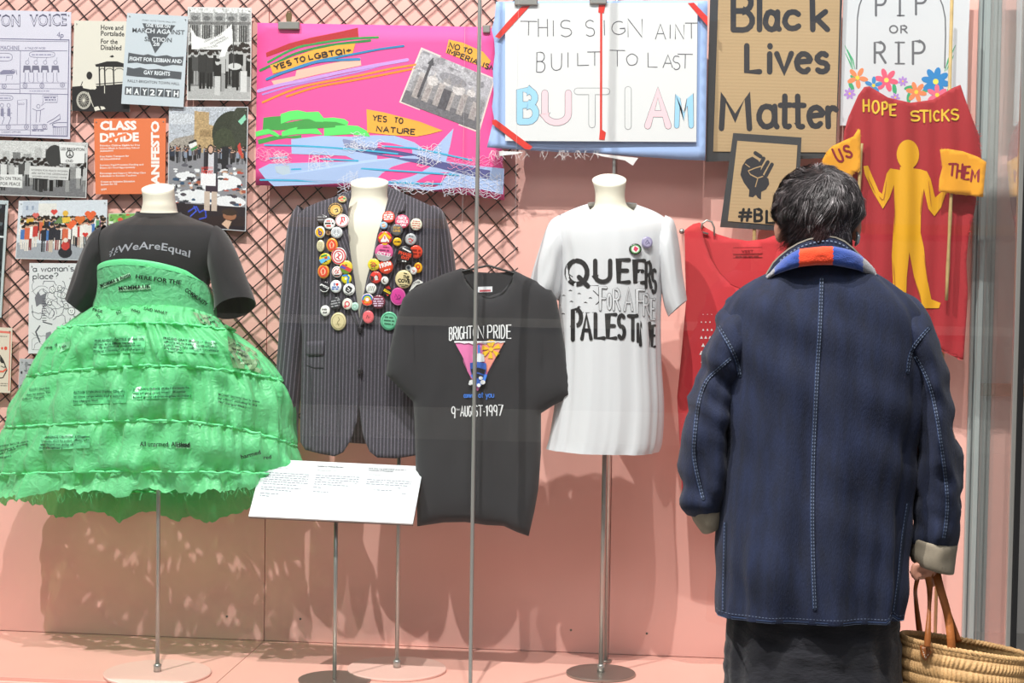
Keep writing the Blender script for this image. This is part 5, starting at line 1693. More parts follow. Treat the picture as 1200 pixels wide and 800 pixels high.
# ---------------------------------------------------------------- pinstripe blazer
YB = -0.27
PIN = bpy.data.materials.new('navy_pinstripe_wool')
PIN.use_nodes = True
n = PIN.node_tree
b = n.nodes['Principled BSDF']
b.inputs['Roughness'].default_value = 0.85
b.inputs['Sheen Weight'].default_value = 0.2
uvn = n.nodes.new('ShaderNodeAttribute'); uvn.attribute_name = 'stripe'
ma = n.nodes.new('ShaderNodeMath'); ma.operation = 'FRACT'
n.links.new(uvn.outputs['Fac'], ma.inputs[0])
mc = n.nodes.new('ShaderNodeMath'); mc.operation = 'LESS_THAN'; mc.inputs[1].default_value = 0.26
n.links.new(ma.outputs[0], mc.inputs[0])
nz = n.nodes.new('ShaderNodeTexNoise'); nz.inputs['Scale'].default_value = 300
tc = n.nodes.new('ShaderNodeTexCoord'); n.links.new(tc.outputs['Object'], nz.inputs['Vector'])
mm = n.nodes.new('ShaderNodeMath'); mm.operation = 'MULTIPLY'
n.links.new(mc.outputs[0], mm.inputs[0]); n.links.new(nz.outputs['Fac'], mm.inputs[1])
mx = n.nodes.new('ShaderNodeMix'); mx.data_type = 'RGBA'
mx.inputs['A'].default_value = (*hexc('38353e'), 1)
mx.inputs['B'].default_value = (*hexc('857e8c'), 1)
n.links.new(mm.outputs[0], mx.inputs['Factor'])
n.links.new(mx.outputs['Result'], b.inputs['Base Color'])
def stripe(o, fn):
    at = o.data.attributes.new('stripe', 'FLOAT', 'POINT')
    wl = np.array(world_loc(o))
    vals = [fn(*to_px(Vector(v.co) + Vector(wl))) for v in o.data.vertices]
    at.data.foreach_set('value', vals)
    return o
PITCH_ = 4.15                                  # stripe spacing
bust = stand('cream neck and bust under the pinstripe blazer', (465, 785), YB, None,
      [(411, 214, 455, 215, .052, .017), (412, 224, 454, 225, .05, .006), (411, 234, 455, 234, .052), (405, 244, 462, 244, .065), (385, 256, 480, 256, .085), (370, 275, 496, 275, .098), (368, 320, 496, 320, .103), (374, 380, 488, 380, .09), (376, 440, 490, 440, .09)], YB, 0.158, PLATE, (465, 430))
bz = thing('pinstripe_blazer', 'dark pinstripe blazer with lapels covered in button badges', 'blazer', P(430, 535, YB), 'garments on mannequins')
def bdep(px, py, e=0.0):
    q = min(1, max(0, (py - 219) / 50))
    q = q * q * (3 - 2 * q)
    dp = 0.07 + 0.058 * q
    if py > 400: dp -= 0.02 * min(1, (py - 400) / 80) - (0.02 * max(0, (py - 480) / 60))
    s = max(0.0, 1 - ((px - 432) / 96) ** 2)
    f = 0.006 * noise.noise(Vector((px * .03, py * .01, 3.3))) + 0.004 * noise.noise(Vector((px * .09, py * .012, 8.3))) * (1 if py > 390 else .3)
    return YB - dp * math.sqrt(s) - f - e
def bfront(e=0.0): return lambda x, y: P(x, y, bdep(x, y, e))
def bback(e=0.0, th=0.004): return lambda x, y: P(x, y, bdep(x, y, e) + th)
Lp = [(412, 223), (400, 228), (375, 236), (358, 243), (349, 252), (351, 300), (354, 400), (351.5, 500), (352, 518), (358, 527), (375, 531.5), (392, 534.5), (402, 530), (411, 516), (418, 494), (421.5, 470), (423, 440), (423, 385), (419.5, 364), (416, 330), (411, 300), (408, 275), (407.5, 250), (410, 235)]
Rp = [(455.5, 218), (470, 225), (490, 234), (507, 242), (516, 252), (516, 300), (514, 400), (511, 470), (508, 528), (490, 533), (465, 537), (442, 536), (433, 529), (426, 512), (422.5, 491), (421, 470), (420.5, 440), (420.5, 385), (422, 364), (430, 325), (437, 300), (442, 275), (450, 250), (455, 232)]
jb = MB()
for nm, pl, e in (('front_panel', Lp, 0.003), ('front_panel', Rp, 0.0)):
    mb = sheet(pl, bfront(e), bback(e), 4.5)
    stripe(mb.out(nm, PIN, bz, True), lambda x, y: (x + .02 * (y - 380)) / PITCH_)
    jb.add(mb.v, mb.f)
back = [(412, 222), (433, 228), (455, 218), (470, 225), (490, 234), (507, 242), (516, 256), (514, 400), (510, 515), (430, 520), (352, 515), (354, 400), (351, 260), (358, 243), (375, 236), (400, 228)]
mb = sheet(back, lambda x, y: P(x, y, 2 * YB - bdep(x, y) - 0.004), lambda x, y: P(x, y, 2 * YB - bdep(x, y)), 9)
stripe(mb.out('back_panel', PIN, bz, True), lambda x, y: x / PITCH_)
ll = [(411, 225), (403, 229), (392, 240), (386, 252), (396, 259), (388, 264), (391, 300), (401, 340), (414, 372), (421, 386), (421.5, 374), (417.5, 345), (412, 305), (408, 275), (407.5, 250), (409, 236)]
lr = [(456, 219), (464, 225), (476, 238), (474.5, 247), (465, 250), (476, 257), (474, 285), (458, 325), (438, 360), (421.5, 386), (421, 374), (429, 330), (437, 300), (442, 275), (450, 250), (455, 232)]
for pl, sg in ((ll, -1), (lr, 1)):
    mb = sheet(pl, bfront(0.009), bback(0.009, 0.005), 4)
    stripe(mb.out('lapel', PIN, bz, True), lambda x, y, sg=sg: (x + sg * .33 * (y - 300)) / PITCH_)
    jb.add(mb.v, mb.f)
mb = loft([(349, 240, 372, 262, .035), (341, 256, 374, 286, .055), (336, 285, 371, 306, .058), (332, 330, 366, 340, .056), (329, 370, 361, 376, .054), (326.5, 410, 357, 414, .052), (325, 450, 353, 452, .05), (326, 490, 350, 490, .048), (328, 522, 348, 520, .046)], YB + .01, 40, 6, fold=folds(.006, 9, 6, 5.0))
stripe(mb.out('sleeve', PIN, bz, True), lambda x, y: (x * .95 + .09 * (y - 300)) / 4.6)
mb = loft([(508, 240, 488, 262, .035), (519, 248, 495, 285, .055), (528, 276, 500, 306, .058), (533, 310, 504, 335, .056), (536, 360, 506, 370, .054), (537, 410, 508, 414, .052), (537, 450, 510, 452, .05), (536, 490, 512, 490, .048)], YB + .01, 40, 6, fold=folds(.006, 9, 6, 6.0))
stripe(mb.out('sleeve', PIN, bz, True), lambda x, y: (x - .11 * (y - 300)) / 4.4)
bz_bvh = jb.bvh()
fl = [(359, 400), (380.5, 399), (380, 414), (378, 416.5), (362, 417), (359, 414)]
mb = sheet(fl, bfront(0.006), bback(0.006, 0.006), 4)
stripe(mb.out('pocket_flap', PIN, bz, True), lambda x, y: (x + .02 * (y - 380)) / PITCH_)
a = Art(on_bvh(bz_bvh, YB, .001))
a.stroke([(359, 428), (368, 431), (379, 431)], .9, '1c1b20', 1)
a.stroke([(364, 427), (364.2, 500)], .5, '1f1e24', 1)
a.stroke([(396, 400), (397, 530)], .5, '27262c', 1)
a.out('seam_line', PRINT, bz)
for x, y in ((422, 386), (422, 435)):
    c = P(x, y, bdep(x, y, 0.006))
    mb = MB()
    mb.tube([c, c + Vector((0, -0.004, 0))], [0.0095, 0.0088], 20)
    mb.tube([c + Vector((0, -0.0041, 0)), c + Vector((0, -0.005, 0))], [0.0088, 0.0075], 20)
    for dx, dz in ((-1, 1), (1, 1), (-1, -1), (1, -1)):
        q = c + Vector((dx * .002, -0.005, dz * .002))
        mb.tube([q, q + Vector((0, -0.0006, 0))], 0.0008, 6)
    mb.out('button', mat('horn_button', '2a262a', rough=0.3), bz, True)

# ---------------------------------------------------------------- black Brighton Pride t-shirt hung flat
YT = -0.43
sh = thing('black_tshirt', 'black BRIGHTON PRIDE t-shirt hung flat beside the blazer', 't-shirt', P(560, 622, YT), None)
o1 = [(541, 314), (520, 321), (500, 330), (482, 339), (472, 350), (466, 370), (460, 395), (455, 418), (452, 438), (467, 453), (484.5, 471), (486, 500), (487, 540), (488, 580), (489, 616.5), (520, 612), (545, 611.5), (570, 615), (590, 616), (605, 623), (619.5, 628),
      (626, 600), (631, 572), (634, 530), (634, 484), (650, 474), (670, 463.6), (666, 430), (660, 395), (655, 365), (652, 349), (645, 338), (630, 330), (615, 323), (603, 317), (598, 330), (588, 342), (573, 347), (558, 343), (547, 331)]
def ft(x, y):
    d = edge_dist(np.array([x]), np.array([y]), o1)[0]
    t = min(1, d / 26)
    th = 0.026 * math.sqrt(1 - (1 - t) ** 2)
    f = 0.008 * noise.noise(Vector((x * .022, y * .008, 5.1))) + 0.005 * noise.noise(Vector((x * .05, y * .02, 1.1))) * t
    return th, f
mb = sheet(o1, lambda x, y: P(x, y, YT - sum(ft(x, y))), lambda x, y: P(x, y, YT + 0.004 + ft(x, y)[0] * .5 - ft(x, y)[1]), 5)
mb.out('body', mat('washed_black_jersey', '2c2b2f', rough=0.9, sheen=0.2, var=0.05, weave=0.15, wscale=500), sh, True)
t2 = mb.bvh()
MB().add(*(lambda m: (m.v, m.f))(sheet([(541, 314), (556, 318.5), (573, 319.5), (590, 319), (603, 316.5), (602, 328), (592, 343), (573, 349), (555, 345), (544, 330)], lambda x, y: P(x, y, YT + 0.004), lambda x, y: P(x, y, YT + 0.007), 8))).out('inside_back', mat('washed_black_jersey'), sh)
a = Art(on_plane(YT + 0.003))
a.poly([(560, 336), (577, 335.5), (577, 342), (560, 342.5)], 'e9e9ee', 1)
a.poly([(562, 339.6), (575, 339.2), (575, 341.4), (562, 341.8)], 'c8505c', 2)
a.out('neck_label', PRINT, sh, label='white and red neck label')
a = Art(on_bvh(t2, YT, .0012))
a.stroke([(543, 322), (553, 337), (562, 345), (573, 349), (585, 346), (594, 338), (601, 324)], 1.2, '2a292c', 1)
a.stroke([(489, 610), (520, 606.5), (545, 606), (570, 609), (600, 616), (620, 622)], .4, '28272b', 1)
a.stroke([(476, 346), (484, 380), (486, 420), (485, 468)], .5, '28272b', 1)
a.stroke([(646, 341), (637, 380), (634, 430), (634, 480)], .5, '28272b', 1)
a.out('seam_line', PRINT, sh)
k = crop(515, 370, 6.154)
a = Art(on_bvh(t2, YT, .0014))
W = 'f0f0f2'
for i, (ch, x0, x1, y1, y0) in enumerate((('B', 72, 92, 84, 176), ('R', 102, 126, 80, 172), ('I', 134, 138, 78, 170), ('G', 146, 168, 78, 168), ('H', 176, 200, 76, 166), ('T', 206, 238, 74, 164), ('O', 244, 268, 76, 164), ('N', 278, 318, 72, 162),
        ('P', 348, 380, 68, 162), ('R', 392, 420, 68, 162), ('I', 430, 434, 66, 162), ('D', 446, 472, 66, 162), ('E', 486, 518, 66, 162))):
    p, q = k(x0, y0), k(x1, y1)
    a.glyph(ch, p[0], p[1], q[0], q[1], 1.35, W, 1)
a.poly(k([(106, 188), (470, 186), (278, 540), (272, 540), (200, 400), (172, 330), (168, 300)]), 'f183bb', 1, step=4)
a.poly(k([(310, 196), (466, 192), (344, 408), (330, 330), (312, 260)]), 'ef9a86', 2, step=4)
a.poly(k([(106, 182), (475, 182), (472, 190), (440, 196), (420, 190), (390, 204), (360, 194), (330, 206), (290, 196), (240, 206), (210, 194), (180, 200), (150, 192), (108, 194)]), W, 3)
a.disc(*k(372, 240), 2.6, None, 'f5c93a', 4, 14)
for ang in (170, 215, 265, 320, 20, 75, 110):
    w = math.radians(ang)
    c, s = math.cos(w), math.sin(w)
    a.poly(k([(372 + c * 20 - s * 5, 240 - s * 20 - c * 5), (372 + c * 20 + s * 5, 240 - s * 20 + c * 5), (372 + c * 66 + s * 18, 240 - s * 66 + c * 18), (372 + c * 66 - s * 18, 240 - s * 66 - c * 18)]), 'f2c22e', 4)
a.poly(k([(276, 210), (292, 208), (294, 270), (276, 272)]), '4a86d8', 4)
a.poly(k([(240, 280), (290, 268), (322, 282), (324, 330), (240, 336)]), 'e6e8ee', 4)
a.poly(k([(220, 340), (272, 330), (338, 342), (338, 380), (326, 440), (278, 520), (240, 450), (222, 390)]), '3c62b8', 5)
a.poly(k([(226, 384), (276, 372), (332, 388), (322, 420), (276, 404), (234, 418)]), '26262e', 6)
a.poly(k([(238, 430), (276, 416), (318, 432), (306, 460), (276, 446), (250, 458)]), '26262e', 6)
a.poly(k([(222, 428), (244, 460), (280, 520), (330, 470), (344, 424), (330, 420), (278, 500), (236, 424)]), '4a86e8', 6)
for x, y, q in ((232, 478, 3.2), (252, 496, 2.4), (298, 448, 2.4), (312, 478, 3), (284, 500, 2.4), (220, 490, 1.8)): a.disc(*k(x, y), q, q * .9, W, 7, 12)
a.stroke(k([(110, 196), (168, 300), (200, 400), (240, 470)]), .5, '1d1d22', 5)
a.stroke(k([(470, 190), (344, 420)]), .5, '1d1d22', 5)
a.write('coming', k(176, 588), k(252, 590), 6.0, .9, '4a86e8', 2, sp=1.2)
a.write('at', k(282, 588), k(316, 588), 6.4, .9, '4a86e8', 2, sp=1.2)
a.write('you', k(334, 588), k(392, 588), 7.0, .9, '4a86e8', 2, sp=1.2)
for ch, x0, x1, y1, y0 in (('9', 88, 114, 655, 738), ('A', 152, 176, 650, 724), ('U', 184, 202, 650, 724), ('G', 210, 228, 650, 724), ('U', 236, 252, 650, 724), ('S', 258, 274, 648, 724), ('T', 280, 312, 646, 724), ('1', 334, 346, 646, 722), ('9', 358, 382, 644, 722), ('9', 392, 416, 644, 720), ('7', 424, 456, 642, 720)):
    p, q = k(x0, y0), k(x1, y1)
    a.glyph(ch, p[0], p[1], q[0], q[1], 1.25, W, 1)
a.text('TH', k(118, 684), k(144, 682), 2.2, W, 1)
a.disc(*k(322, 690), .9, None, W, 1, 8)
a.out('print', PRINT, sh)
hg = thing('garment_hanger', 'thin dark hanger and lines holding up the black BRIGHTON PRIDE t-shirt', 'hanger', P(572, 330, YT))
mb = MB()
mb.tube([P(500, 336, YT + .0), P(541, 318, YT + .0), P(572, 311, YT + .0), P(603, 320, YT + .0), P(640, 342, YT + .0)], 0.0035, 8)
mb.out('hanger_arm', mat('black_wire_hanger', '18181a', rough=0.4), hg, True)
for x in (541, 603):
    p = P(x, 318, YT)
    MB().tube([p, Vector((p.x, p.y, 3.09))], 0.0003, 4).out('nylon_line', mat('nylon_line', 'cfcfd2', rough=0.3), hg)

# ---------------------------------------------------------------- white QUEERS t-shirt on its mannequin
YW = -0.36
stand('cream neck and bust under the white t-shirt', (704, 790), YW, None,
      [(694, 211, 734, 212, .05, .02), (697, 222, 732.5, 223, .047, .010), (697.5, 232, 732.5, 233, .048, .004), (695, 243, 737, 243, .054), (680, 252, 754, 252, .08), (664, 264, 774, 264, .096), (658, 290, 778, 290, .102), (656, 330, 776, 330, .10), (664, 380, 768, 380, .09), (664, 420, 768, 420, .09)],
      YW, 0.11, STEELP, (711, 430), pole_r=0.0075)
WHT = mat('white_jersey', 'd9d9dd', rough=0.9, sheen=0.1, weave=0.1, wscale=500)
wt = thing('white_tshirt', 'white t-shirt with big black hand-drawn lettering on a mannequin', 't-shirt', P(708, 528, YW), 'garments on mannequins')
def wf_(p, t, w):
    return .012 * max(0, t - .25) * noise.noise(Vector((math.cos(w) * 3.2, math.sin(w) * 3.2, t * 1.6 + 2))) + .009 * t * noise.noise(Vector((math.cos(w) * 8, math.sin(w) * 8, t * 1.2)))
wb = loft([(689, 239, 746, 240, .062, .048), (680, 241.5, 754, 242.5, .074, .040), (664, 248, 770, 249, .088, .026), (650, 257, 783, 259, .102, .013), (646, 275, 787, 277, .112, .004), (652, 300, 783, 302, .118), (655, 330, 777, 332, .12), (655, 370, 775, 372, .12), (654, 420, 776, 424, .122),
           (650, 470, 779, 476, .126), (644, 510, 777, 516, .13), (640, 525, 773, 529.5, .131)], YW, 96, 6, fold=wf_)
wb.out('body', WHT, wt, True)
wbv = wb.bvh()
loft([(689, 237.5, 746, 238.5, .064, .048), (688.4, 239, 746.6, 240, .0665, .0485), (686, 242, 749, 243, .069, .047)], YW, 60, 2).out('neckband', WHT, wt, True)
loft([(778, 252, 768, 300, .06), (788, 259, 772, 320, .082), (795, 285, 775, 340, .084), (800, 320, 778, 358, .08), (805, 352, 783, 371, .075, -.006)], YW, 44, 5, fold=folds(.008, 8, 8, 9.0)).out('sleeve', WHT, wt, True)
loft([(656, 251, 668, 300, .06), (642, 260, 662, 320, .082), (633, 285, 660, 335, .084), (626, 310, 658, 345, .08), (621, 330, 654, 352, .075)], YW, 44, 5, fold=folds(.008, 8, 8, 10.0)).out('sleeve', WHT, wt, True)
a = Art(on_bvh(wbv, YW, .0008))
k = crop(645, 290, 6.4)
BK2 = '2b2a2c'
a.stroke(k([(75, 155), (140, 200), (250, 278), (330, 330), (372, 372), (376, 392), (350, 420), (240, 490), (150, 590), (100, 640)]), .9, BK2, 1)
a.stroke(k([(78, 155), (66, 220), (66, 340)]), 2.6, BK2, 1)
for x, y in ((150, 322), (216, 345), (100, 360), (158, 404), (264, 412), (300, 378), (72, 434), (214, 444), (96, 496)):
    a.stroke(k([(x - 13, y + 1), (x, y - 3), (x + 13, y + 2)]), 1.1, BK2, 1, taper=True)
for ch, x0, x1, y1, y0, w in (('Q', 122, 280, 98, 274, 5.6), ('U', 336, 448, 98, 256, 5.2), ('E', 512, 590, 92, 258, 4.8), ('E', 636, 704, 98, 262, 4.6), ('R', 718, 756, 110, 300, 3.6), ('S', 764, 792, 165, 340, 3.2),
        ('P', 168, 232, 466, 690, 5.0), ('A', 236, 304, 506, 684, 4.4), ('L', 338, 402, 498, 678, 4.6), ('E', 430, 490, 502, 678, 4.4), ('S', 510, 556, 506, 680, 4.4), ('T', 586, 650, 512, 692, 4.2), ('I', 652, 660, 572, 704, 3.4), ('N', 676, 744, 566, 730, 4.0), ('E', 762, 784, 584, 742, 3.0)):
    p, q = k(x0, y0), k(x1, y1)
    a.glyph(ch, p[0], p[1], q[0], q[1], w, BK2, 2)
for ch, x0, x1, y1, y0 in (('F', 374, 420, 300, 468), ('O', 430, 454, 348, 460), ('R', 474, 520, 312, 466), ('A', 556, 614, 306, 470), ('F', 650, 706, 318, 490), ('R', 700, 742, 352, 508), ('E', 754, 782, 386, 540)):
    p, q = k(x0, y0), k(x1, y1)
    a.glyph(ch, p[0], p[1], q[0], q[1], 2.0, 'dcdce0', 2, outline='4a494c', ow=.45)
a.stroke(k([(296, 284), (362, 284)]), .5, BK2, 1)
a.stroke(k([(262, 488), (330, 486)]), .5, BK2, 1)
a.out('print', PRINT, wt)

# floor-to-ceiling post behind the white t-shirt
b0 = P(709.5, 776, -.113)
b0.z = ZF
sp = thing('support_post', 'slim steel post rising from floor to top behind the white t-shirt', 'post', b0)
MB().lathe([(0.018, 0), (0.02, 0.002), (0.02, 0.006), (0.018, 0.008)], b0, 32).out('floor_flange', STEELP, sp)
MB().tube([b0 + Vector((0, 0, .0085)), Vector((b0.x, b0.y, 3.09))], 0.0058, 12).out('pole', METAL, sp, True)

# ---------------------------------------------------------------- red vest
YV = -0.22
VR = mat('red_jersey', 'c9323a', rough=0.85, sheen=0.2, var=0.04, weave=0.15, wscale=400)
vt = thing('red_vest', 'red sleeveless vest hanging from a steel hanger, half hidden by the person', 'vest', P(860, 580, YV))
def fv(x, y):
    return P(x, y, YV - 0.02 * math.sqrt(max(0, 1 - ((x - 864) / 80) ** 2)) - 0.007 * noise.noise(Vector((x * .03, y * .008, 2.2))))
vb = [(806, 267), (812, 262.5), (820, 260.5), (826, 266), (840, 274), (856, 279), (876, 282), (896, 280), (912, 274), (920, 270), (926, 274), (926, 320), (928, 360), (936, 460), (934, 580), (800, 578), (794, 465), (798, 420), (805, 352), (803, 312), (803, 280)]
sheet(vb, lambda x, y: P(x, y, YV + 0.012), lambda x, y: P(x, y, YV + 0.016), 10).out('back_layer', VR, vt, True)
vf = [(802, 270), (808, 265), (816, 262), (822, 268), (826, 285), (832, 302), (842, 319), (855, 332), (870, 338), (886, 334), (900, 322), (908, 304), (914, 282), (920, 272), (927, 276), (927, 320), (929, 360), (937, 460), (936, 583), (860, 582), (799, 578), (797, 528), (793.5, 465), (798, 420), (804, 352), (803, 312)]
mb = sheet(vf, fv, lambda x, y: fv(x, y) + Vector((0, .003, 0)), 6)
mb.out('front_layer', VR, vt, True)
vbv = mb.bvh()
a = Art(on_bvh(vbv, YV, .001))
a.stroke([(823, 270), (828, 287), (834, 303), (844, 320), (856, 332.5), (870, 338.5), (886, 334.5), (900, 323)], .5, 'a02a2c', 1)
for i in range(7):
    for j in range(3):
        x, y, q = 824 + j * 5 - (i % 2) * 2, 368 + i * 9, .6 + i * .38
        a.poly([(x - q, y + q), (x + q, y + q), (x, y - q)], 'f6eeee', 1)
a.out('print', PRINT, vt)
a = Art(on_plane(YV + 0.011))
a.stroke([(859, 290), (893, 289.5), (893.5, 297), (859, 297.5)], .4, '6e1e20', 1, closed=True)
a.stroke([(859, 298.5), (893, 298), (893.5, 301.5), (859, 302)], .4, '6e1e20', 1, closed=True)
a.text('VEST', (869, 296), (883, 295.7), 3.2, '6e1e20', 1)
a.greek((862, 301.2), (890, 300.8), 1.4, '8a2a2c', 1)
a.out('size_stamp', PRINT, vt)
hg = thing('garment_hanger', 'curved steel hanger with wall knob carrying the red vest', 'hanger', P(800, 271, YV))
Yh = YV + 0.005
mb = MB()
mb.tube([P(800, 271, 0.0), P(800, 271, Yh)], 0.004, 8)
mb.tube([P(800, 271, Yh), P(806, 270, Yh), P(816, 270, Yh), P(830, 274, Yh)], 0.003, 8)
mb.ellipsoid(P(799, 271, Yh), (.009, .009, .009))
mb.out('hanger_arm', METAL, hg, True)
MB().tube([P(821, 270, Yh), P(823, 262, Yh), P(828, 258, Yh), P(834, 260, Yh), P(837, 267, Yh), P(837, 276, Yh)], 0.003, 8).out('hook', METAL, hg, True)

# ---------------------------------------------------------------- label lectern
q = [P(308, 537.5, -.42), P(496, 546.3, -.42), P(483.7, 613.5, -.575), P(291.2, 604.5, -.575)]
b0 = PZ(393, 806, ZF)
b0 = Vector((P(393, 700, -.5).x, -.5, ZF))
lc = thing('label_lectern', 'white sloping caption panel in three columns on a steel pole', 'lectern', b0)
nrm = (q[1] - q[0]).cross(q[3] - q[0]).normalized()
if nrm.y > 0: nrm = -nrm
V = q + [p - nrm * 0.006 for p in q]
ob('caption_panel', V, [(0, 1, 2, 3), (4, 7, 6, 5), (0, 4, 5, 1), (1, 5, 6, 2), (2, 6, 7, 3), (3, 7, 4, 0)], mat('white_panel', 'e0e4e9', rough=0.4), lc)
V = [p - nrm * 0.0061 for p in q] + [p - nrm * 0.011 for p in q]
ob('backing_tray', V, [(0, 1, 2, 3), (4, 7, 6, 5), (0, 4, 5, 1), (1, 5, 6, 2), (2, 6, 7, 3), (3, 7, 4, 0)], mat('dark_metal_tray', '6a5a56', rough=0.4, metal=0.3), lc)
cc = (q[0] + q[1] + q[2] + q[3]) / 4 - nrm * 0.011
MB().tube([b0 + Vector((0, 0, .006)), Vector((b0.x, b0.y, cc.z + (b0.y - cc.y) * 0.2 - 0.004))], 0.0065, 14).out('pole', METAL, lc, True)
MB().lathe([(0.11, 0), (0.112, 0.002), (0.112, 0.005)], b0, 40).out('base_plate', STEELP, lc)
kk = crop(290, 535, 5.714)
a = Art(lambda px, py, l: PN(px, py, q[0], nrm) + nrm * (0.0004 * l))
T1, T2 = '3a3c42', '8d939c'
a.text('Pride and Protest', kk(132, 50), kk(243, 56), 1.9, T1, bold=.03)
a.text('Brighton Pride t-shirt, 1997', kk(124, 78), kk(272, 84), 1.5, T1)
a.text('Suitable by Without Borders', kk(470, 68), kk(643, 76), 1.9, T1, bold=.03)
a.text('Wearable protest, 2023', kk(466, 94), kk(598, 101), 1.5, T1)
a.text('How does one small scratch grow into a', kk(812, 82), kk(1062, 94), 1.9, T1, bold=.03)
a.text('movement of thousands?', kk(812, 94), kk(976, 103), 1.9, T1, bold=.03)
a.text('Trans Pride pop', kk(806, 122), kk(892, 127), 1.5, T1)
for x0, y0, x1, y1, n_ in ((116, 100, 420, 118, 6), (92, 196, 356, 212, 2), (84, 238, 208, 246, 2), (458, 120, 750, 134, 5), (440, 200, 580, 208, 2), (438, 228, 712, 240, 1), (800, 148, 1096, 164, 4), (786, 214, 1100, 232, 3), (776, 270, 926, 280, 3)):
    for i in range(n_):
        a.greek(kk(x0 - i * 3, y0 + i * 14.5 + 8), kk(x1 - i * 4 - (60 if i == n_ - 1 else 0), y1 + i * 14.5 + 8), 1.2, T2)
a.out('caption_text', PRINT, lc)
# ================================================================ BUTTON BADGES PINNED ON THE BLAZER
BADGE = mat('badge_face', None, rough=0.22)
BRIM = mat('badge_rim', 'c8c8c8', rough=0.25, metal=0.8)
def badge(cx, cy, rx, ry, label, base, design, bvh=None, Y=None, group='button badges on the blazer', lift=0.0):
    bvh, Y = bvh or bz_bvh, Y or YB
    r = ray(cx, cy).normalized()
    h = bvh.ray_cast(CAM, r)
    p = (h[0] if h[0] else P(cx, cy, Y - .12))
    # mean surface direction round the badge
    n_ = Vector((0, 0, 0))
    far = p.y
    for dx, dy in ((-.8, 0), (.8, 0), (0, -.8), (0, .8), (0, 0)):
        hh = bvh.ray_cast(CAM, ray(cx + dx * rx, cy + dy * ry).normalized())
        if hh[0]:
            m_ = hh[1] if hh[1].y < 0 else -hh[1]
            n_ += m_
            far = min(far, hh[0].y)
    n_ = (n_.normalized() + Vector((0, -0.9, 0))).normalized()
    p = p - r * (0.004 + lift + max(0, (p.y - far)) * 1.05)
    t = thing('button_badge', label, 'badge', p, group)
    th = 0.0032
    V, Fc = [], []
    N = 28
    rings = ((1.0, -th), (1.0, -th * .2), (.94, .35 * th), (.7, .62 * th), (.35, .72 * th))
    for f, hgt in rings:
        for i in range(N):
            w = 2 * PI * i / N
            V.append(PN(cx + rx * f * math.cos(w), cy + ry * f * math.sin(w), p, n_) + n_ * hgt)
    for j in range(len(rings) - 1):
        for i in range(N):
            Fc.append((j * N + i, j * N + (i + 1) % N, (j + 1) * N + (i + 1) % N, (j + 1) * N + i))
    Fc.append(tuple((len(rings) - 1) * N + i for i in range(N)))
    Fc.append(tuple(range(N))[::-1])
    ob('badge_shell', V, Fc, BADGE, t, True, [hexc(base)] * len(Fc))
    a = Art(lambda px, py, l: PN(px, py, p, n_) + n_ * (th * .78 + 0.00012 * l))
    # design is drawn in a unit circle and scaled
    class U:
        def disc(s, x, y, q, col, l=1, q2=None): a.disc(cx + x * rx, cy + y * ry, q * rx, (q2 or q) * ry, col, l, 20); return s
        def ring(s, q, w, col, l=1): a.stroke([(cx + q * rx * math.cos(2 * PI * i / 22), cy + q * ry * math.sin(2 * PI * i / 22)) for i in range(22)], w * rx, col, l, closed=True); return s
        def poly(s, pts, col, l=1): a.poly([(cx + x * rx, cy + y * ry) for x, y in pts], col, l); return s
        def line(s, pts, w, col, l=1): a.stroke([(cx + x * rx, cy + y * ry) for x, y in pts], w * rx, col, l); return s
        def text(s, txt, x0, y0, x1, y1, h_, col, l=2, b=.03): a.text(txt, (cx + x0 * rx, cy + y0 * ry), (cx + x1 * rx, cy + y1 * ry), h_ * ry, col, l, b); return s
        def greek(s, x0, y0, x1, y1, h_, col, l=2): a.greek((cx + x0 * rx, cy + y0 * ry), (cx + x1 * rx, cy + y1 * ry), h_ * ry, col, l); return s
    design(U())
    if a.v: a.out('badge_print', BADGE, t)
    return t

def lines(col, n=3, h=.18, x=.7, tilt=0.0, y0=-.4, y1=.5):
    def f(u):
        for i in range(n):
            y = y0 + (y1 - y0) * i / max(1, n - 1)
            hw = x * math.sqrt(max(.2, 1 - y * y))
            u.greek(-hw, y + h / 2 - tilt * hw, hw, y + h / 2 + tilt * hw, h, col)
    return f
def both(*fs):
    def f(u):
        for g in fs: g(u)
    return f
def peace(u):
    u.disc(0, 0, .8, 'b9bcc0').ring(.62, .12, 'eef0f2', 2).line([(0, -.62), (0, .62)], .12, 'eef0f2', 2).line([(0, 0), (-.44, .44)], .12, 'eef0f2', 2).line([(0, 0), (.44, .44)], .12, 'eef0f2', 2)
def rainbow(u):
    for q, c_ in ((.9, '7a4ab8'), (.78, '3a78c8'), (.66, '4ab868'), (.54, 'f2d83a'), (.42, 'f08a3a')): u.disc(0, 0, q, c_, 1)
    u.poly([(-.95, .08), (.95, .08), (.7, .72), (0, .95), (-.7, .72)], 'e8503c', 2)
    u.disc(0, -.02, .3, 'f4f4f4', 3)
    u.text('GAY', -.5, .56, .5, .56, .34, 'f2c83a', 4)
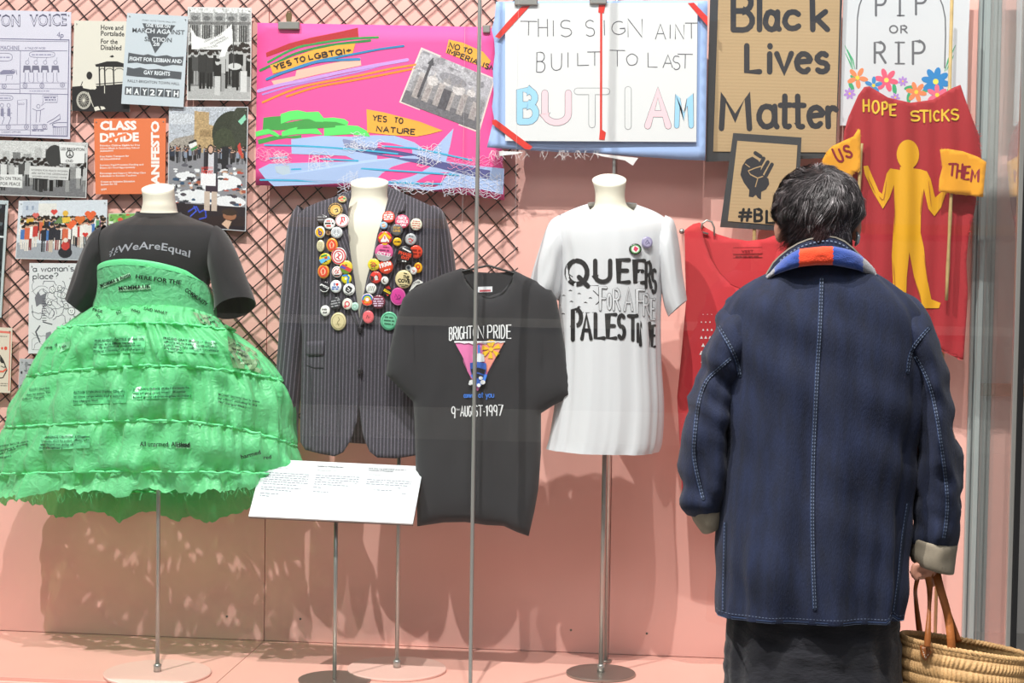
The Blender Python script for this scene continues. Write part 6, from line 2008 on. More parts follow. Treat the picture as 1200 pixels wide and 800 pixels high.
B = [
 (401, 233.5, 5.2, 4.2, 'tiny enamel pin with red green and gold crest, near left shoulder top', 'c9b48a', lambda u: u.disc(-.5, -.2, .3, 'd8503c').disc(.5, -.2, .3, '5a9a5a').disc(0, -.5, .3, 'd8503c').poly([(-.8, .1), (.8, .1), (.5, .7), (-.5, .7)], 'f0dca0').poly([(-.5, .2), (.5, .2), (.3, .5), (-.3, .5)], 'c83c34', 2)),
 (393.4, 246, 9.6, 9.2, 'black badge with a golden sun face and ring of letters', '4a4648', lambda u: (u.disc(0, 0, .86, 'd8ab5c'), u.ring(.72, .12, '3a3636', 2), u.disc(.1, .1, .42, 'e6c27a', 3), u.line([(-.1, 0), (.2, -.1), (.3, .2), (0, .3)], .12, '4a4040', 4), [u.line([(math.cos(w) * .64, math.sin(w) * .64), (math.cos(w) * .84, math.sin(w) * .84)], .08, '3a3636', 4) for w in [i * .45 for i in range(14)]])),
 (377.5, 256, 6.8, 5.6, 'dark grey badge with faint pale lettering beside the left shoulder seam', '4a484c', lines('9a989c', 2, .26, .8, 0, -.3, .3)),
 (401, 258.5, 8.2, 7.8, 'white badge with a red ribbon loop', 'f2eff0', lambda u: (u.ring(.86, .06, 'e87078'), u.line([(.35, .05), (.3, -.5), (-.05, -.5), (0, -.1), (-.25, .55)], .18, 'e05560', 2), u.line([(-.05, -.2), (.2, .3)], .18, 'e05560', 2))),
 (386, 262, 6.6, 6.6, 'white badge with red top letters and black middle line', 'f4f2f0', lambda u: (u.greek(-.5, -.35, .55, -.35, .22, 'd84a44'), u.greek(-.75, .1, .8, .1, .28, '3a3a3c'), u.greek(-.5, .55, .4, .55, .3, 'd84a44'))),
 (375, 272, 6, 7, 'yellow badge with purple symbol and white rim', 'f2f0ee', lambda u: (u.disc(0, 0, .78, 'f0b82a'), u.line([(-.2, -.55), (-.1, .1)], .22, '4a2f96', 2), u.ring(.01, .01, 'f0b82a', 1), u.disc(.1, .2, .36, '4a2f96', 2), u.disc(.12, .18, .14, 'f0b82a', 3))),
 (385, 272.5, 3.8, 3.8, 'tiny brown badge between yellow and silver badges', '6a4a3a', lambda u: u.ring(.55, .25, 'b08a68')),
 (394.5, 272.5, 6.9, 6.7, 'silver and white badge with peace symbol', 'eceef0', peace),
 (375.6, 288, 4.6, 7.1, 'narrow plain cream oval badge with faint lines', 'e6dcb8', lines('a89c78', 5, .09, .6, 0, -.5, .5)),
 (389, 287, 6.7, 8.2, 'orange badge with pale red fist emblem, upper of two alike', 'f09a3a', lambda u: (u.disc(0, 0, .74, 'e8503c', 1), u.line([(-.2, .5), (-.3, -.2), (0, -.5), (.3, -.2), (.2, .4)], .14, 'f6c8a8', 2), u.ring(.4, .1, 'f6b890', 2))),
 (397, 300, 9, 10.2, 'large white badge with double red ring', 'f4f0ee', lambda u: (u.ring(.86, .16, 'd8414c'), u.ring(.56, .12, 'd8414c'), u.line([(-.1, -.4), (.1, -.1), (-.1, .1), (.1, .4)], .14, 'd8414c', 2), u.line([(-.3, .2), (.3, -.2)], .1, 'd8414c', 2))),
 (381, 303.5, 7, 7, 'badge with sky blue band, green leaves and yellow base', 'f0cf34', lambda u: (u.poly([(-.95, .15), (.7, -.95 + .4), (.95, -.1), (-.6, .75)], '6cc0ee'), u.poly([(-.7, -.55), (.3, -.9), (.4, -.6), (-.6, -.3)], '4a9a50', 2), u.poly([(-.1, -.3), (.4, -.5), (.45, -.1), (0, .05)], 'c8483c', 3), u.line([(-.1, .6), (.2, .3), (.4, .5)], .12, '3a3a34', 3))),
 (379, 318, 6.8, 8.3, 'orange badge with pale red fist emblem, lower of two alike', 'f09a3a', lambda u: (u.disc(0, 0, .76, 'e8503c', 1), u.line([(-.2, .5), (-.3, -.2), (0, -.5), (.3, -.2), (.2, .4)], .14, 'f6c8a8', 2), u.ring(.42, .1, 'f6b890', 2))),
 (395, 318.5, 6.3, 6.6, 'white badge with red scribble and black line of text below', 'f4f2f0', lambda u: (u.ring(.78, .08, 'd86058'), u.line([(-.4, .1), (-.1, -.4), (.1, 0), (.4, -.4)], .16, 'd8504a', 2), u.line([(-.3, .3), (.4, .1)], .14, 'd8504a', 2), u.greek(-.5, .72, .5, .72, .22, '2e2e30'))),
 (405.5, 313, 7.6, 8, 'yellow badge crossed by red, purple and green bands', 'f2d04a', lambda u: (u.poly([(-.98, .0), (-.5, -.5), (.95, .3), (.6, .75)], 'd84a48'), u.poly([(-.98, 0), (-.7, -.3), (.1, .1), (-.2, .3)], '5a5ab4', 2), u.poly([(-.98, .0), (.6, .75), (.1, .97), (-.6, .75)], '6c8f34', 3), u.line([(-.1, -.4), (.2, -.3)], .14, '3a3a34', 3))),
 (406, 326.5, 6, 6, 'yellow badge with a curling blue stream', 'e8d82e', lambda u: (u.line([(-.6, -.6), (.1, -.7), (.5, -.2), (.3, .3), (.3, .85)], .36, '3f8fd8'), u.disc(-.1, 0, .22, 'e8f0f2', 2))),
 (380.5, 336, 6, 6.4, 'black badge with white slanted banner across the middle', '2c2c30', lambda u: (u.poly([(-.95, -.3), (-.6, -.6), (.95, .1), (.8, .45)], 'eeeeee'), u.greek(-.7, -.15, .8, .25, .16, '2c2c30', 3), u.line([(-.8, .5), (-.3, .86), (.3, .86), (.7, .55)], .12, 'e6e6e6', 2))),
 (393.5, 335.5, 6.7, 7.5, 'white badge with a red heart and blue lettering', 'f0f2f6', lambda u: (u.text('I', -.3, -.15, -.1, -.15, .4, '3a5aa8'), u.disc(.15, -.38, .14, 'e03c34', 2), u.disc(.38, -.38, .14, 'e03c34', 2), u.poly([(.02, -.34), (.52, -.34), (.27, .0)], 'e03c34', 2), u.greek(-.6, .2, .6, .2, .2, '5a7ac0'), u.greek(-.65, .5, .65, .5, .2, '5a7ac0'))),
 (409, 339, 7, 7.2, 'white badge with dense black rotated text, beside the lapel edge', 'f2f2f2', lambda u: (u.poly([(-.5, -.3), (.0, -.65), (.6, -.2), (.4, .3), (-.1, .6), (-.6, .2)], '3a3a3c'), u.line([(-.2, -.3), (.2, .1)], .14, 'f0f0f0', 3), u.line([(-.3, .1), (.1, .3)], .1, 'f0f0f0', 3), u.line([(-.6, .55), (0, .85), (.6, .5)], .1, '3a3a3c'))),
 (393.5, 355, 7.2, 7.2, 'charcoal badge with three grey slanted lines of text', '3c3c40', lines('a8a8ac', 3, .22, .75, -.2, -.4, .45)),
 (407, 356, 6, 6.6, 'white badge with a red gender symbol', 'f0eee4', lambda u: (u.ring(.86, .05, 'c8c4b0'), u.ring(.42, .2, 'e04050', 2), u.line([(-.2, .2), (-.5, .65)], .2, 'e04050', 2), u.line([(-.65, .3), (-.2, .65)], .16, 'e04050', 2))),
 (416, 359, 4.5, 4.9, 'tiny mint green badge at the bottom of the lapel opening', 'bfe2d4', lambda u: u.ring(.45, .16, '8ab4a8')),
 (381, 364, 5.6, 6.4, 'plain white badge with two black words', 'f2f2ec', lambda u: (u.text('Help', -.55, -.05, .45, -.15, .36, '2c2c2c', 2, .03), u.text('that', -.4, .5, .5, .42, .36, '2c2c2c', 2, .03))),
 (396.5, 376.5, 9, 10.6, 'large cream badge with a fine line portrait, lowest on left side', 'ddcfa0', lambda u: (u.ring(.78, .04, '8f8560'), u.line([(0, -.5), (.2, -.2), (-.1, .1), (.1, .5)], .08, '8f8560', 2), u.line([(-.3, .3), (.3, .3)], .06, '8f8560', 2))),
 (455.3, 254, 7.4, 7, 'coral red badge with white lettering, topmost on right side', 'e8564a', lines('fbe9e4', 3, .22, .75, -.08, -.3, .4)),
 (449.7, 264, 4.6, 4.4, 'tiny pale blue and orange badge at the neck edge', '9cc4e4', lambda u: u.disc(0, 0, .5, 'f0a070').line([(-.5, .2), (.5, -.2)], .18, 'f4f4f4', 3)),
 (471.3, 259.4, 8.4, 8.1, 'pink badge with chunky white handwriting', 'e2587a', lambda u: (u.text('NICE', -.5, -.3, .6, -.25, .38, 'fbeef2', 2, .04), u.text('GIRLS', -.75, .2, .8, .25, .38, 'fbeef2', 2, .04), u.text('ON', -.3, .7, .5, .7, .34, 'fbeef2', 2, .04))),
 (487.7, 262.8, 7, 7.1, 'ivory badge with small red text lines, far right of top row', 'e6e4d0', lines('c85a50', 4, .14, .7, .1, -.5, .6)),
 (465, 269.3, 7.1, 7, 'grey badge with mustard lettering', '6a6a6c', lambda u: (u.text('STOP', -.55, -.2, .55, -.15, .34, 'd8aa5c', 2, .04), u.text('LINE', -.6, .3, .6, .35, .36, 'd8aa5c', 2, .04))),
 (451, 279, 8.4, 8.2, 'red and yellow badge with white triangle and small red flame', 'd83440', lambda u: (u.poly([(-.9, -.1), (0, -.95), (.9, -.1), (.7, .2), (0, -.45), (-.7, .2)], 'f0c32e'), u.poly([(-.6, .35), (0, -.5), (.6, .35)], 'f0eeea', 2), u.line([(0, -.3), (0, .15)], .16, 'd83440', 3), u.greek(-.55, .55, .6, .55, .2, 'f0eeea'), u.poly([(-.4, .75), (.4, .75), (.2, .95), (-.2, .95)], 'f0c32e', 2))),
 (465.6, 283.3, 5, 5, 'small yellow badge with a black word', 'f0bc24', lambda u: u.text('WOMEN', -.75, .14, .75, .14, .34, '2a261c', 2, .04)),
 (481.2, 280.3, 6.8, 7.1, 'silver badge with red slanted script', 'bdbfc2', lambda u: (u.greek(-.3, -.5, .6, -.3, .16, '6a6a70'), u.line([(-.4, 0), (.0, -.1), (.4, .3)], .16, 'd8403c', 2), u.line([(-.3, .3), (.2, .6)], .12, 'd8403c', 2), u.line([(.1, .4), (.5, .0)], .1, 'd8403c', 2))),
 (450, 295.7, 10.7, 10.6, 'large pink badge with grey lower half reading OCT 27', 'e0629a', lambda u: (u.poly([(-.98, .1), (.9, .45), (.55, .83), (0, 1.0), (-.6, .8)], 'a9a5a6'), u.greek(-.1, -.55, .6, -.5, .12, '8c3460'), u.greek(-.5, -.2, .6, -.1, .16, '8c3460'), u.text('OCT 27', -.75, .2, .7, .5, .34, 'f4eef2', 3, .04))),
 (474, 298.2, 10.2, 10.2, 'large black badge with red lettering between white lines', '222226', lambda u: (u.poly([(-.2, -.85), (.75, -.35), (.7, -.2), (-.25, -.68)], 'ececec'), u.text('PHASE', -.7, -.1, .75, .3, .36, 'e04a30', 2, .05), u.text('EXIT', -.4, .42, .55, .65, .3, 'e04a30', 2, .05), u.greek(-.3, .8, .2, .85, .14, 'e4e4e4'))),
 (487.6, 295, 7.6, 7.8, 'orange red badge with dark lettering behind the big black one', 'e2472e', lines('8a2418', 2, .3, .7, .08, -.2, .3)),
 (437.9, 310, 7.1, 7.2, 'yellow badge with a red motif, touching the neck opening', 'ead63c', lambda u: (u.ring(.28, .2, 'e2664a'), u.greek(-.6, .1, .6, .15, .14, '5a5430', 3), u.greek(-.5, .4, .5, .45, .12, '5a5430'), u.greek(-.4, .65, .4, .68, .12, '5a5430'), u.line([(-.5, -.3), (-.2, -.5)], .1, 'd86a4a'))),
 (452.2, 312.4, 8.5, 8.6, 'orange red badge reading 1930s on a white slanted band', 'e44c30', lambda u: (u.text('1930s', -.8, .2, .8, -.3, .56, 'f8f4f2', 2, .05), u.greek(-.2, .6, .6, .4, .16, 'f8e4de'))),
 (478.7, 313.7, 3.6, 3.8, 'tiny white badge with a blue black dot', 'dfe3e6', lambda u: u.disc(0, 0, .55, '3c4a58')),
 (484.6, 317.3, 4.1, 4.6, 'tiny white badge with red scribble under the yellow one', 'e6e4e2', lambda u: u.line([(-.4, -.2), (.3, 0), (-.2, .4)], .2, 'c8504a')),
 (489.9, 313.7, 5.1, 6.3, 'yellow badge with a red fist in a circle', 'f2b224', lambda u: (u.disc(0, -.15, .5, 'dc3a28'), u.disc(0, -.2, .24, 'f2b224', 3), u.line([(0, .2), (0, .7)], .22, 'dc3a28', 2))),
 (440.5, 324.9, 6.9, 7.2, 'red badge with black and white figures below the neck opening', 'e0423a', lambda u: (u.poly([(-.9, -.3), (-.3, -.1), (-.4, .6), (-.8, .5)], '3a3034'), u.disc(.05, 0, .3, 'ddd4d2', 2), u.line([(-.1, .4), (.4, .3)], .2, 'ddd4d2', 2), u.line([(.2, -.5), (.5, .2)], .1, '3a3034', 3))),
 (451, 328.6, 4.4, 4.8, 'tiny white badge with a brown crescent face', 'eceae6', lambda u: (u.disc(-.1, 0, .5, '6a5446'), u.disc(.15, -.1, .42, 'eceae6', 2))),
 (473.1, 327.1, 10.1, 10.8, 'large cream badge with bold dark words, lowest centre right', 'e4d2a0', lambda u: (u.greek(.0, -.62, .5, -.5, .12, '4a4434'), u.text('THE', -.1, -.12, .6, .0, .34, '2c2820', 2, .05), u.text('COVE', -.7, .3, .7, .42, .38, '2c2820', 2, .05), u.greek(-.5, .6, .5, .7, .1, '4a4434'), u.greek(-.3, .8, .3, .84, .1, '4a4434'))),
 (435, 338, 6.1, 6.3, 'white badge with four thin black slanted lines', 'f0f0ea', lambda u: [u.line([(-.6 + i * .32, .45), (-.3 + i * .32, -.5)], .09, '3c3c3c') for i in range(4)]),
 (453.9, 340.6, 5.2, 6.6, 'black badge with yellow stripes and red ends', '26242a', lambda u: (u.poly([(-.9, .0), (-.6, -.4), (.8, .3), (.6, .6)], 'f0d030'), u.poly([(-.5, -.7), (.4, -.9), (.8, -.3), (-.2, -.4)], 'd83a34', 2), u.poly([(-.3, .6), (.4, .7), (.1, .95)], 'd83a34', 2), u.line([(-.6, -.2), (.6, .35)], .1, '26242a', 3))),
 (466.4, 347.4, 9.1, 10.4, 'large magenta badge with thin dark scribble', 'd8449c', lambda u: (u.ring(.92, .06, 'e888c0'), u.line([(-.4, .1), (-.3, -.3), (-.05, .15), (.1, -.2), (.35, .0), (.2, .35), (-.1, .3)], .06, '6a2460', 2), u.line([(-.3, .3), (.4, .1)], .05, '6a2460', 2))),
 (430.6, 351, 7.1, 7.3, 'rainbow arch badge with red base', 'f2efe8', rainbow),
 (443.5, 353.7, 8, 8, 'maroon badge with four lines of lilac text', '7c3446', lines('e2c8e0', 4, .18, .75, 0, -.45, .55)),
 (431.5, 371.3, 6.6, 7.6, 'salmon pink badge with a small dark scribble, lowest near the button', 'ea6a72', lambda u: u.line([(-.3, .2), (-.1, -.3), (.1, .2), (.35, -.1)], .12, '7c3440')),
 (456, 376, 10.2, 11, 'large mint green badge with dark green writing all round', '6fc49c', lambda u: (u.ring(.82, .09, '4e9c78'), u.greek(-.5, -.35, .5, -.25, .16, '2f6a50'), u.greek(-.6, 0, .6, .1, .16, '2f6a50'), u.greek(-.55, .35, .5, .45, .16, '2f6a50'))),
]
for i, (cx, cy, rx, ry, lab, base, des) in enumerate(B):
    badge(cx, cy, rx, ry, lab, base, des, lift=0.0008 * (i % 3))
# the folded white pennant badge
c = [(479.5, 341), (484, 331), (490, 327), (496, 330.5), (494, 332), (488, 334), (483, 339), (481, 343)]
a = Art(on_bvh(bz_bvh, YB, .006))
a.poly(c, 'ecebe6', 1)
pen = a.out('pennant_badge', PAPER)
a2 = Art(on_bvh(bz_bvh, YB, .006))
a2.text('TUTTER', (483, 333.6), (492.5, 331.2), 2.2, '4a4a4a', 1.1, .02)
po = a2.out('lettering', PRINT, pen)
tag(pen, 'white folded crescent tag at the far right below the cream badge', 'badge', 'button badges on the blazer')
# two badges on the white t-shirt
badge(744.5, 291.8, 7.4, 6.6, 'watermelon badge with red, green and black ring on white t-shirt', '2c2c2e', lambda u: (u.disc(0, 0, .8, '5a9a58'), u.disc(0, 0, .62, 'f0efe8', 2), u.poly([(-.1, -.55), (.5, -.1), (.1, .5), (-.3, .1)], 'e2446a', 3)), wbv, YW, 'badges on the white t-shirt')
badge(758.5, 284, 6.4, 6.8, 'lilac badge with fine purple drawing on white t-shirt', '9c94b8', lambda u: (u.disc(0, 0, .7, 'b4accc'), u.line([(-.4, .2), (0, -.4), (.4, .3)], .12, '5a5480', 2), u.line([(-.3, .4), (.4, .0)], .1, '5a5480', 2)), wbv, YW, 'badges on the white t-shirt')
# ================================================================ THE PERSON
YQ = -2.0
def remesh(mb, voxel, smooth_it=3):
    me = bpy.data.meshes.new('tmp')
    me.from_pydata([tuple(v) for v in mb.v], [], mb.f)
    o = bpy.data.objects.new('tmp', me)
    C.objects.link(o)
    r = o.modifiers.new('r', 'REMESH')
    r.mode = 'VOXEL'
    r.voxel_size = voxel
    s = o.modifiers.new('s', 'SMOOTH')
    s.iterations = smooth_it
    s.factor = 0.5
    dg = bpy.context.evaluated_depsgraph_get()
    ev = o.evaluated_get(dg).to_mesh()
    V = [v.co.copy() for v in ev.vertices]
    Fc = [tuple(p.vertices) for p in ev.polygons]
    bpy.data.objects.remove(o)
    bpy.data.meshes.remove(me)
    m = MB()
    m.v, m.f = V, Fc
    return m

def limb(mb, pts, rs, n=14):
    """tapered limb with round ends"""
    pts = [Vector(p) for p in pts]
    d0 = (pts[0] - pts[1]).normalized() * rs[0]
    d1 = (pts[-1] - pts[-2]).normalized() * rs[-1]
    P_ = [pts[0] + d0 * .95, pts[0] + d0 * .6] + pts + [pts[-1] + d1 * .6, pts[-1] + d1 * .95]
    R_ = [rs[0] * .3, rs[0] * .8] + list(rs) + [rs[-1] * .8, rs[-1] * .3]
    mb.tube(P_, R_, n)

foot = P(955, 790, YQ)
pr = thing('person', 'person seen from behind in dark denim jacket and striped scarf holding a basket', 'person', (foot.x, YQ, 0.0))
hc = P(958, 246, YQ + 0.02)
SKIN = mat('skin', 'c98f78', rough=0.5, var=0.06, vscale=30, bump=0.08, bscale=260)
bm_ = MB()
bm_.ellipsoid(hc + Vector((0, 0.002, -0.004)), (.072, .088, .086), 28, 20)                      # skull
bm_.ellipsoid(hc + Vector((0, 0.052, -0.058)), (.058, .052, .062), 20, 14)                   # jaw and face
bm_.ellipsoid(hc + Vector((0, 0.088, -0.098)), (.026, .022, .020))                           # chin
bm_.ellipsoid(hc + Vector((0, 0.106, -0.034)), (.013, .020, .024))                           # nose
bm_.ellipsoid(hc + Vector((0, 0.094, -0.002)), (.05, .012, .012))                            # brow
bm_.ellipsoid(hc + Vector((0, 0.098, -0.070)), (.024, .012, .008))                           # lips
le, re_ = P(909.5, 268, YQ + .03), P(1007, 266, YQ + .03)
for e in (le, re_):
    sgn = -1 if e is le else 1
    bm_.ellipsoid(e + Vector((-sgn * .008, 0, 0)), (.013, .018, .031), 14, 12)
    bm_.ellipsoid(e + Vector((-sgn * .016, 0.006, -.006)), (.016, .016, .022), 12, 10)
cn = P(962, 330, YQ + .01)
limb(bm_, [hc + Vector((0, .008, -.05)), cn + Vector((0, .01, 0))], [.048, .056])
for a_, b_, r1, r2 in (((962, 330), (962, 420), .09, .15),):
    pass
tz = [(1.40, .10, .075), (1.34, .175, .095), (1.25, .185, .11), (1.12, .165, .11), (1.02, .15, .105), (0.93, .17, .115), (0.84, .185, .12)]
tx = cn.x
prof_v, prof_f = [], []
for i, (z, rx, ry) in enumerate(tz):
    for q in range(28):
        w = 2 * PI * q / 28
        prof_v.append((tx + rx * math.cos(w), YQ + ry * math.sin(w), z - .02))
for i in range(len(tz) - 1):
    for q in range(28):
        prof_f.append((i * 28 + q, i * 28 + (q + 1) % 28, (i + 1) * 28 + (q + 1) % 28, (i + 1) * 28 + q))
prof_f += [tuple(range(28)), tuple((len(tz) - 1) * 28 + q for q in range(28))[::-1]]
bm_.add(prof_v, prof_f)
shL, elL = P(872, 402, YQ), P(832, 520, YQ - .01)
wrL = P(835, 596, YQ + .10)
hdL = wrL + Vector((.012, .075, -.03))
shR, elR = P(1052, 402, YQ), P(1098, 520, YQ - .02)
wrR = P(1094, 636, YQ)
limb(bm_, [shL, elL, wrL], [.052, .041, .027])
limb(bm_, [shR, elR, wrR], [.052, .041, .028])
for sg in (-1, 1):
    hip = Vector((tx + sg * .09, YQ, .86))
    kn = Vector((tx + sg * .085, YQ + .01, .46))
    an = Vector((tx + sg * .08, YQ - .01, .09))
    limb(bm_, [hip, kn, an], [.088, .058, .036])
    limb(bm_, [an + Vector((0, 0, -.04)), an + Vector((sg * .015, .13, -.055))], [.035, .026])
# right hand: palm inside the cuff, four fingers curled round the strap, thumb across
palm = P(1088, 661, YQ - .005)
bm_.ellipsoid(palm, (.022, .038, .034), 16, 12)
limb(bm_, [wrR, palm], [.026, .026])
for i in range(4):
    yy = YQ - .042 + i * .020
    rf = (.0076, .0082, .0086, .0082)[i]
    dx = i * 5.6 - 1
    limb(bm_, [P(1084 + dx, 661 - i, yy), P(1073 + dx, 663 - i * 1.2, yy - .004), P(1070 + dx, 671 - i, yy - .006), P(1074.5 + dx, 678 - i, yy - .004), P(1080 + dx, 674 - i, yy)], [rf * 1.1, rf * 1.1, rf, rf * .95, rf * .85], 10)
limb(bm_, [palm + Vector((.012, .03, .0)), P(1099, 668, YQ + .03), P(1096, 680, YQ + .02), P(1090, 685, YQ + .005)], [.012, .0115, .0105, .009], 10)
# left hand held in front, relaxed
bm_.ellipsoid(hdL, (.036, .04, .016), 16, 12)
limb(bm_, [wrL, hdL], [.026, .022])
for i in range(4):
    b_ = hdL + Vector((.028 - i * .020, .03, 0))
    L_f = (.062, .072, .068, .052)[i]
    limb(bm_, [b_, b_ + Vector((0, L_f * .45, -.004)), b_ + Vector((0, L_f * .75, -.018)), b_ + Vector((0, L_f * .9, -.034))], [.0085, .0082, .0078, .007], 10)
limb(bm_, [hdL + Vector((.03, 0, 0)), hdL + Vector((.052, .022, -.006)), hdL + Vector((.056, .046, -.014))], [.012, .0105, .009], 10)
body = remesh(bm_, 0.0055, 3)
body.out('body', SKIN, pr, True)
for sg in (-1, 1):
    MB().ellipsoid(hc + Vector((sg * .031, .088, -.014)), (.012, .010, .009), 14, 10).out('eye', mat('eye_white', 'dcd8d2', rough=0.2), pr, True)
for sg in (-1, 1):
    c_ = Vector((tx + sg * .085, YQ + .04, .0))
    mb = MB()
    mb.ellipsoid(c_ + Vector((0, .06, .045)), (.048, .085, .044), 18, 12)
    mb.ellipsoid(c_ + Vector((0, -.06, .05)), (.042, .055, .05), 18, 12)
    mb.box((c_.x - .044, c_.y - .11, 0.0), (c_.x + .044, c_.y + .14, .02))
    remesh(mb, .008, 3).out('shoe', mat('black_leather', '1c1a1a', rough=0.4), pr, True)
# silver hearing aid behind the right ear
MB().tube([P(1004, 272, YQ - .005), P(1006, 277, YQ - .01), P(1004.5, 284, YQ - .01), P(1002, 288, YQ - .008)], [.0025, .0045, .0045, .002], 10).out('hearing_aid', mat('silver_plastic', 'c8ccd0', rough=0.2, metal=0.6), pr, True)

# ---- hair: a shaped cap and thousands of strands
HAIR = mat('grey_brown_hair', None, rough=0.5, spec=0.4)
hr = Vector((.0885, .104, .088))
hcc = hc + Vector((0, -.002, -.006))
cap = MB()
rl = random.Random(21)
nd = P(968, 279, YQ - .04)
def cap_r(d):
    """radius factor of the hair surface in direction d"""
    k_ = 1 + .035 * noise.noise(d * 2.6 + Vector((3, 1, 7))) + .02 * noise.noise(d * 7)
    return k_
def cap_pt(d, lift=0.0):
    q = Vector((d.x * hr.x, d.y * hr.y, d.z * hr.z)) * cap_r(d)
    if d.z < -.12:                                      # narrows to the nape
        q.x *= 1 - .48 * min(1, (-.12 - d.z) / .8)
        q.z *= 1.12
    return hcc + q + Vector((0, 0, 0.006)) + d * lift
N1, N2 = 56, 36
for i in range(N2 + 1):
    th = PI * i / N2
    for j in range(N1):
        w = 2 * PI * j / N1
        d = Vector((math.sin(th) * math.cos(w), math.sin(th) * math.sin(w), math.cos(th)))
        lim = d.y > .62 and d.z < .45
        p = cap_pt(d, -.003)
        if lim: p = hcc + Vector((d.x * hr.x * .78, d.y * hr.y * .80, d.z * hr.z * .9))
        cap.v.append(p)
for i in range(N2):
    for j in range(N1):
        cap.f.append((i * N1 + j, (i + 1) * N1 + j, (i + 1) * N1 + (j + 1) % N1, i * N1 + (j + 1) % N1))
        cap.c.append(hexc('2b2728'))
_e = MB().ellipsoid(hc + Vector((.004, .0, -.078)), (.053, .060, .046), 28, 16)
_n = len(cap.v)
cap.v += _e.v
cap.f += [tuple(i_ + _n for i_ in f_) for f_ in _e.f]
cap.c += [hexc('3a3536')] * len(_e.f)
crown = Vector((.06, -.55, .83)).normalized()
pal = ['232021', '2c2829', '383334', '4a4445', '5d5758', '7b7576', '9a9596']
def strand(d, L, w_, lift0, sweep, col, nseg=6):
    pts = []
    step = L / nseg
    dd_ = d.copy()
    ph = rl.uniform(-.35, .35)
    for s_ in range(nseg + 1):
        lift = lift0 * math.sin(PI * min(1, .15 + s_ / nseg * .8)) + (.003 * s_ / nseg)
        pts.append(cap_pt(dd_, lift))
        away = (dd_ - crown)
        away = away - dd_ * away.dot(dd_)
        if away.length < .05: away = Vector((rl.uniform(-1, 1), rl.uniform(-1, 1), rl.uniform(-1, 1)))
        away.normalize()
        down = Vector((0, 0, -1)); down = down - dd_ * down.dot(dd_)
        sw = dd_.cross(away)
        v = away * .9 + down * .75 + sw * (sweep + ph + .9 * noise.noise(dd_ * 3.2 + Vector((5, 0, 2))))
        if v.length > 0: v.normalize()
        dd_ = (dd_ + v * (step / .1)).normalized()
    n0 = len(cap.v)
    for s_, p in enumerate(pts):
        t_ = (pts[min(s_ + 1, nseg)] - pts[max(s_ - 1, 0)]).normalized()
        nrm_ = (p - hcc).normalized()
        sd = t_.cross(nrm_).normalized() * (w_ * (1 - .75 * (s_ / nseg) ** 2) / 2)
        cap.v += [p + sd, p - sd + nrm_ * w_ * .3]
    for s_ in range(nseg):
        cap.f.append((n0 + 2 * s_, n0 + 2 * s_ + 1, n0 + 2 * s_ + 3, n0 + 2 * s_ + 2))
        cap.c.append(col)
cnt = 0
while cnt < 12000:
    d = Vector((rl.gauss(0, 1), rl.gauss(0, 1), rl.gauss(0, 1))).normalized()
    if d.y > .5 and d.z < .4: continue
    if d.z < -.9: continue
    if d.y > .3 and rl.random() < .6: continue
    clump = noise.noise(d * 6 + Vector((1, 9, 4)))
    g_ = 3.3 + clump * 3.4 + rl.gauss(0, 1.3)
    if d.z < -.45 and d.x > -.15: g_ += 1.2
    col = hexc(pal[int(min(6, max(0, g_ - 1)))])
    strand(d, rl.uniform(.02, .05), rl.uniform(.0006, .0013), rl.uniform(.001, .008) + max(0, clump) * .009, -.5 + .9 * noise.noise(d * 2.2), col)
    cnt += 1
for i in range(3400):                                    # nape, swept across to the right
    u = rl.uniform(0, 1)
    p0 = P(930 + 66 * u, 246 + 30 * rl.random(), YQ - .088 + .05 * abs(u - .5))
    p2 = p0 + Vector((-.032 + .034 * u, .018, -.034)) + Vector((rl.uniform(-.006, .006), rl.uniform(-.003, .004), 0))
    p1 = (p0 + p2) / 2 + Vector((.002, -.004, 0))
    n0 = len(cap.v)
    sd = Vector((.0006, 0, .0004))
    for p in (p0, p1, p2): cap.v += [p + sd, p - sd]
    for s_ in range(2):
        cap.f.append((n0 + 2 * s_, n0 + 2 * s_ + 1, n0 + 2 * s_ + 3, n0 + 2 * s_ + 2))
        cap.c.append(hexc(rl.choice(['4a4445', '6b6566', '807a7b', '3a3536', '2c2829', '383334'])))
cap.out('hair', HAIR, pr, False)

# ---- jacket
DEN = mat('dark_denim', '0f1a36', rough=0.85, var=0.42, vscale=60, bump=0.35, bscale=500, sheen=0.05, stretch=(1, 1, .22))
DENS = mat('denim_seam', '121d34', rough=0.8, var=0.3, vscale=60)
DEN_IN = mat('denim_inside', '8d8372', rough=0.85, var=0.12, vscale=40, bump=0.15, bscale=500)
def jfold(p, t, w):
    a_ = .014 * noise.noise(Vector((math.cos(w) * 2.2, math.sin(w) * 2.2, p.z * 3.0)))
    b_ = .024 * t * noise.noise(Vector((math.cos(w) * 5, math.sin(w) * 5, p.z * 1.6 + 4)))
    c_ = .010 * noise.noise(Vector((p.x * 9 + p.z * 7, 2, p.z * 9)))
    return a_ + b_ + c_
jk = loft([(902, 320, 1026, 321, .088, -.022), (884, 329, 1044, 330, .104, -.012), (864, 344, 1065, 345, .118), (850, 362, 1080, 363, .126), (843, 384, 1088, 386, .134), (841, 410, 1088, 412, .140), (845, 450, 1082, 452, .145), (848, 500, 1077, 503, .148),
           (848, 560, 1070, 564, .152), (846, 620, 1066, 626, .158), (844, 670, 1061, 676, .164, .0), (843.5, 710, 1058, 716, .17, -.008), (843.5, 716, 1057, 722, .168, -.010)], YQ, 110, 6, fold=jfold, ex=2.25)
jacket = jk.out('jacket', DEN, pr, True)
jbv = jk.bvh()
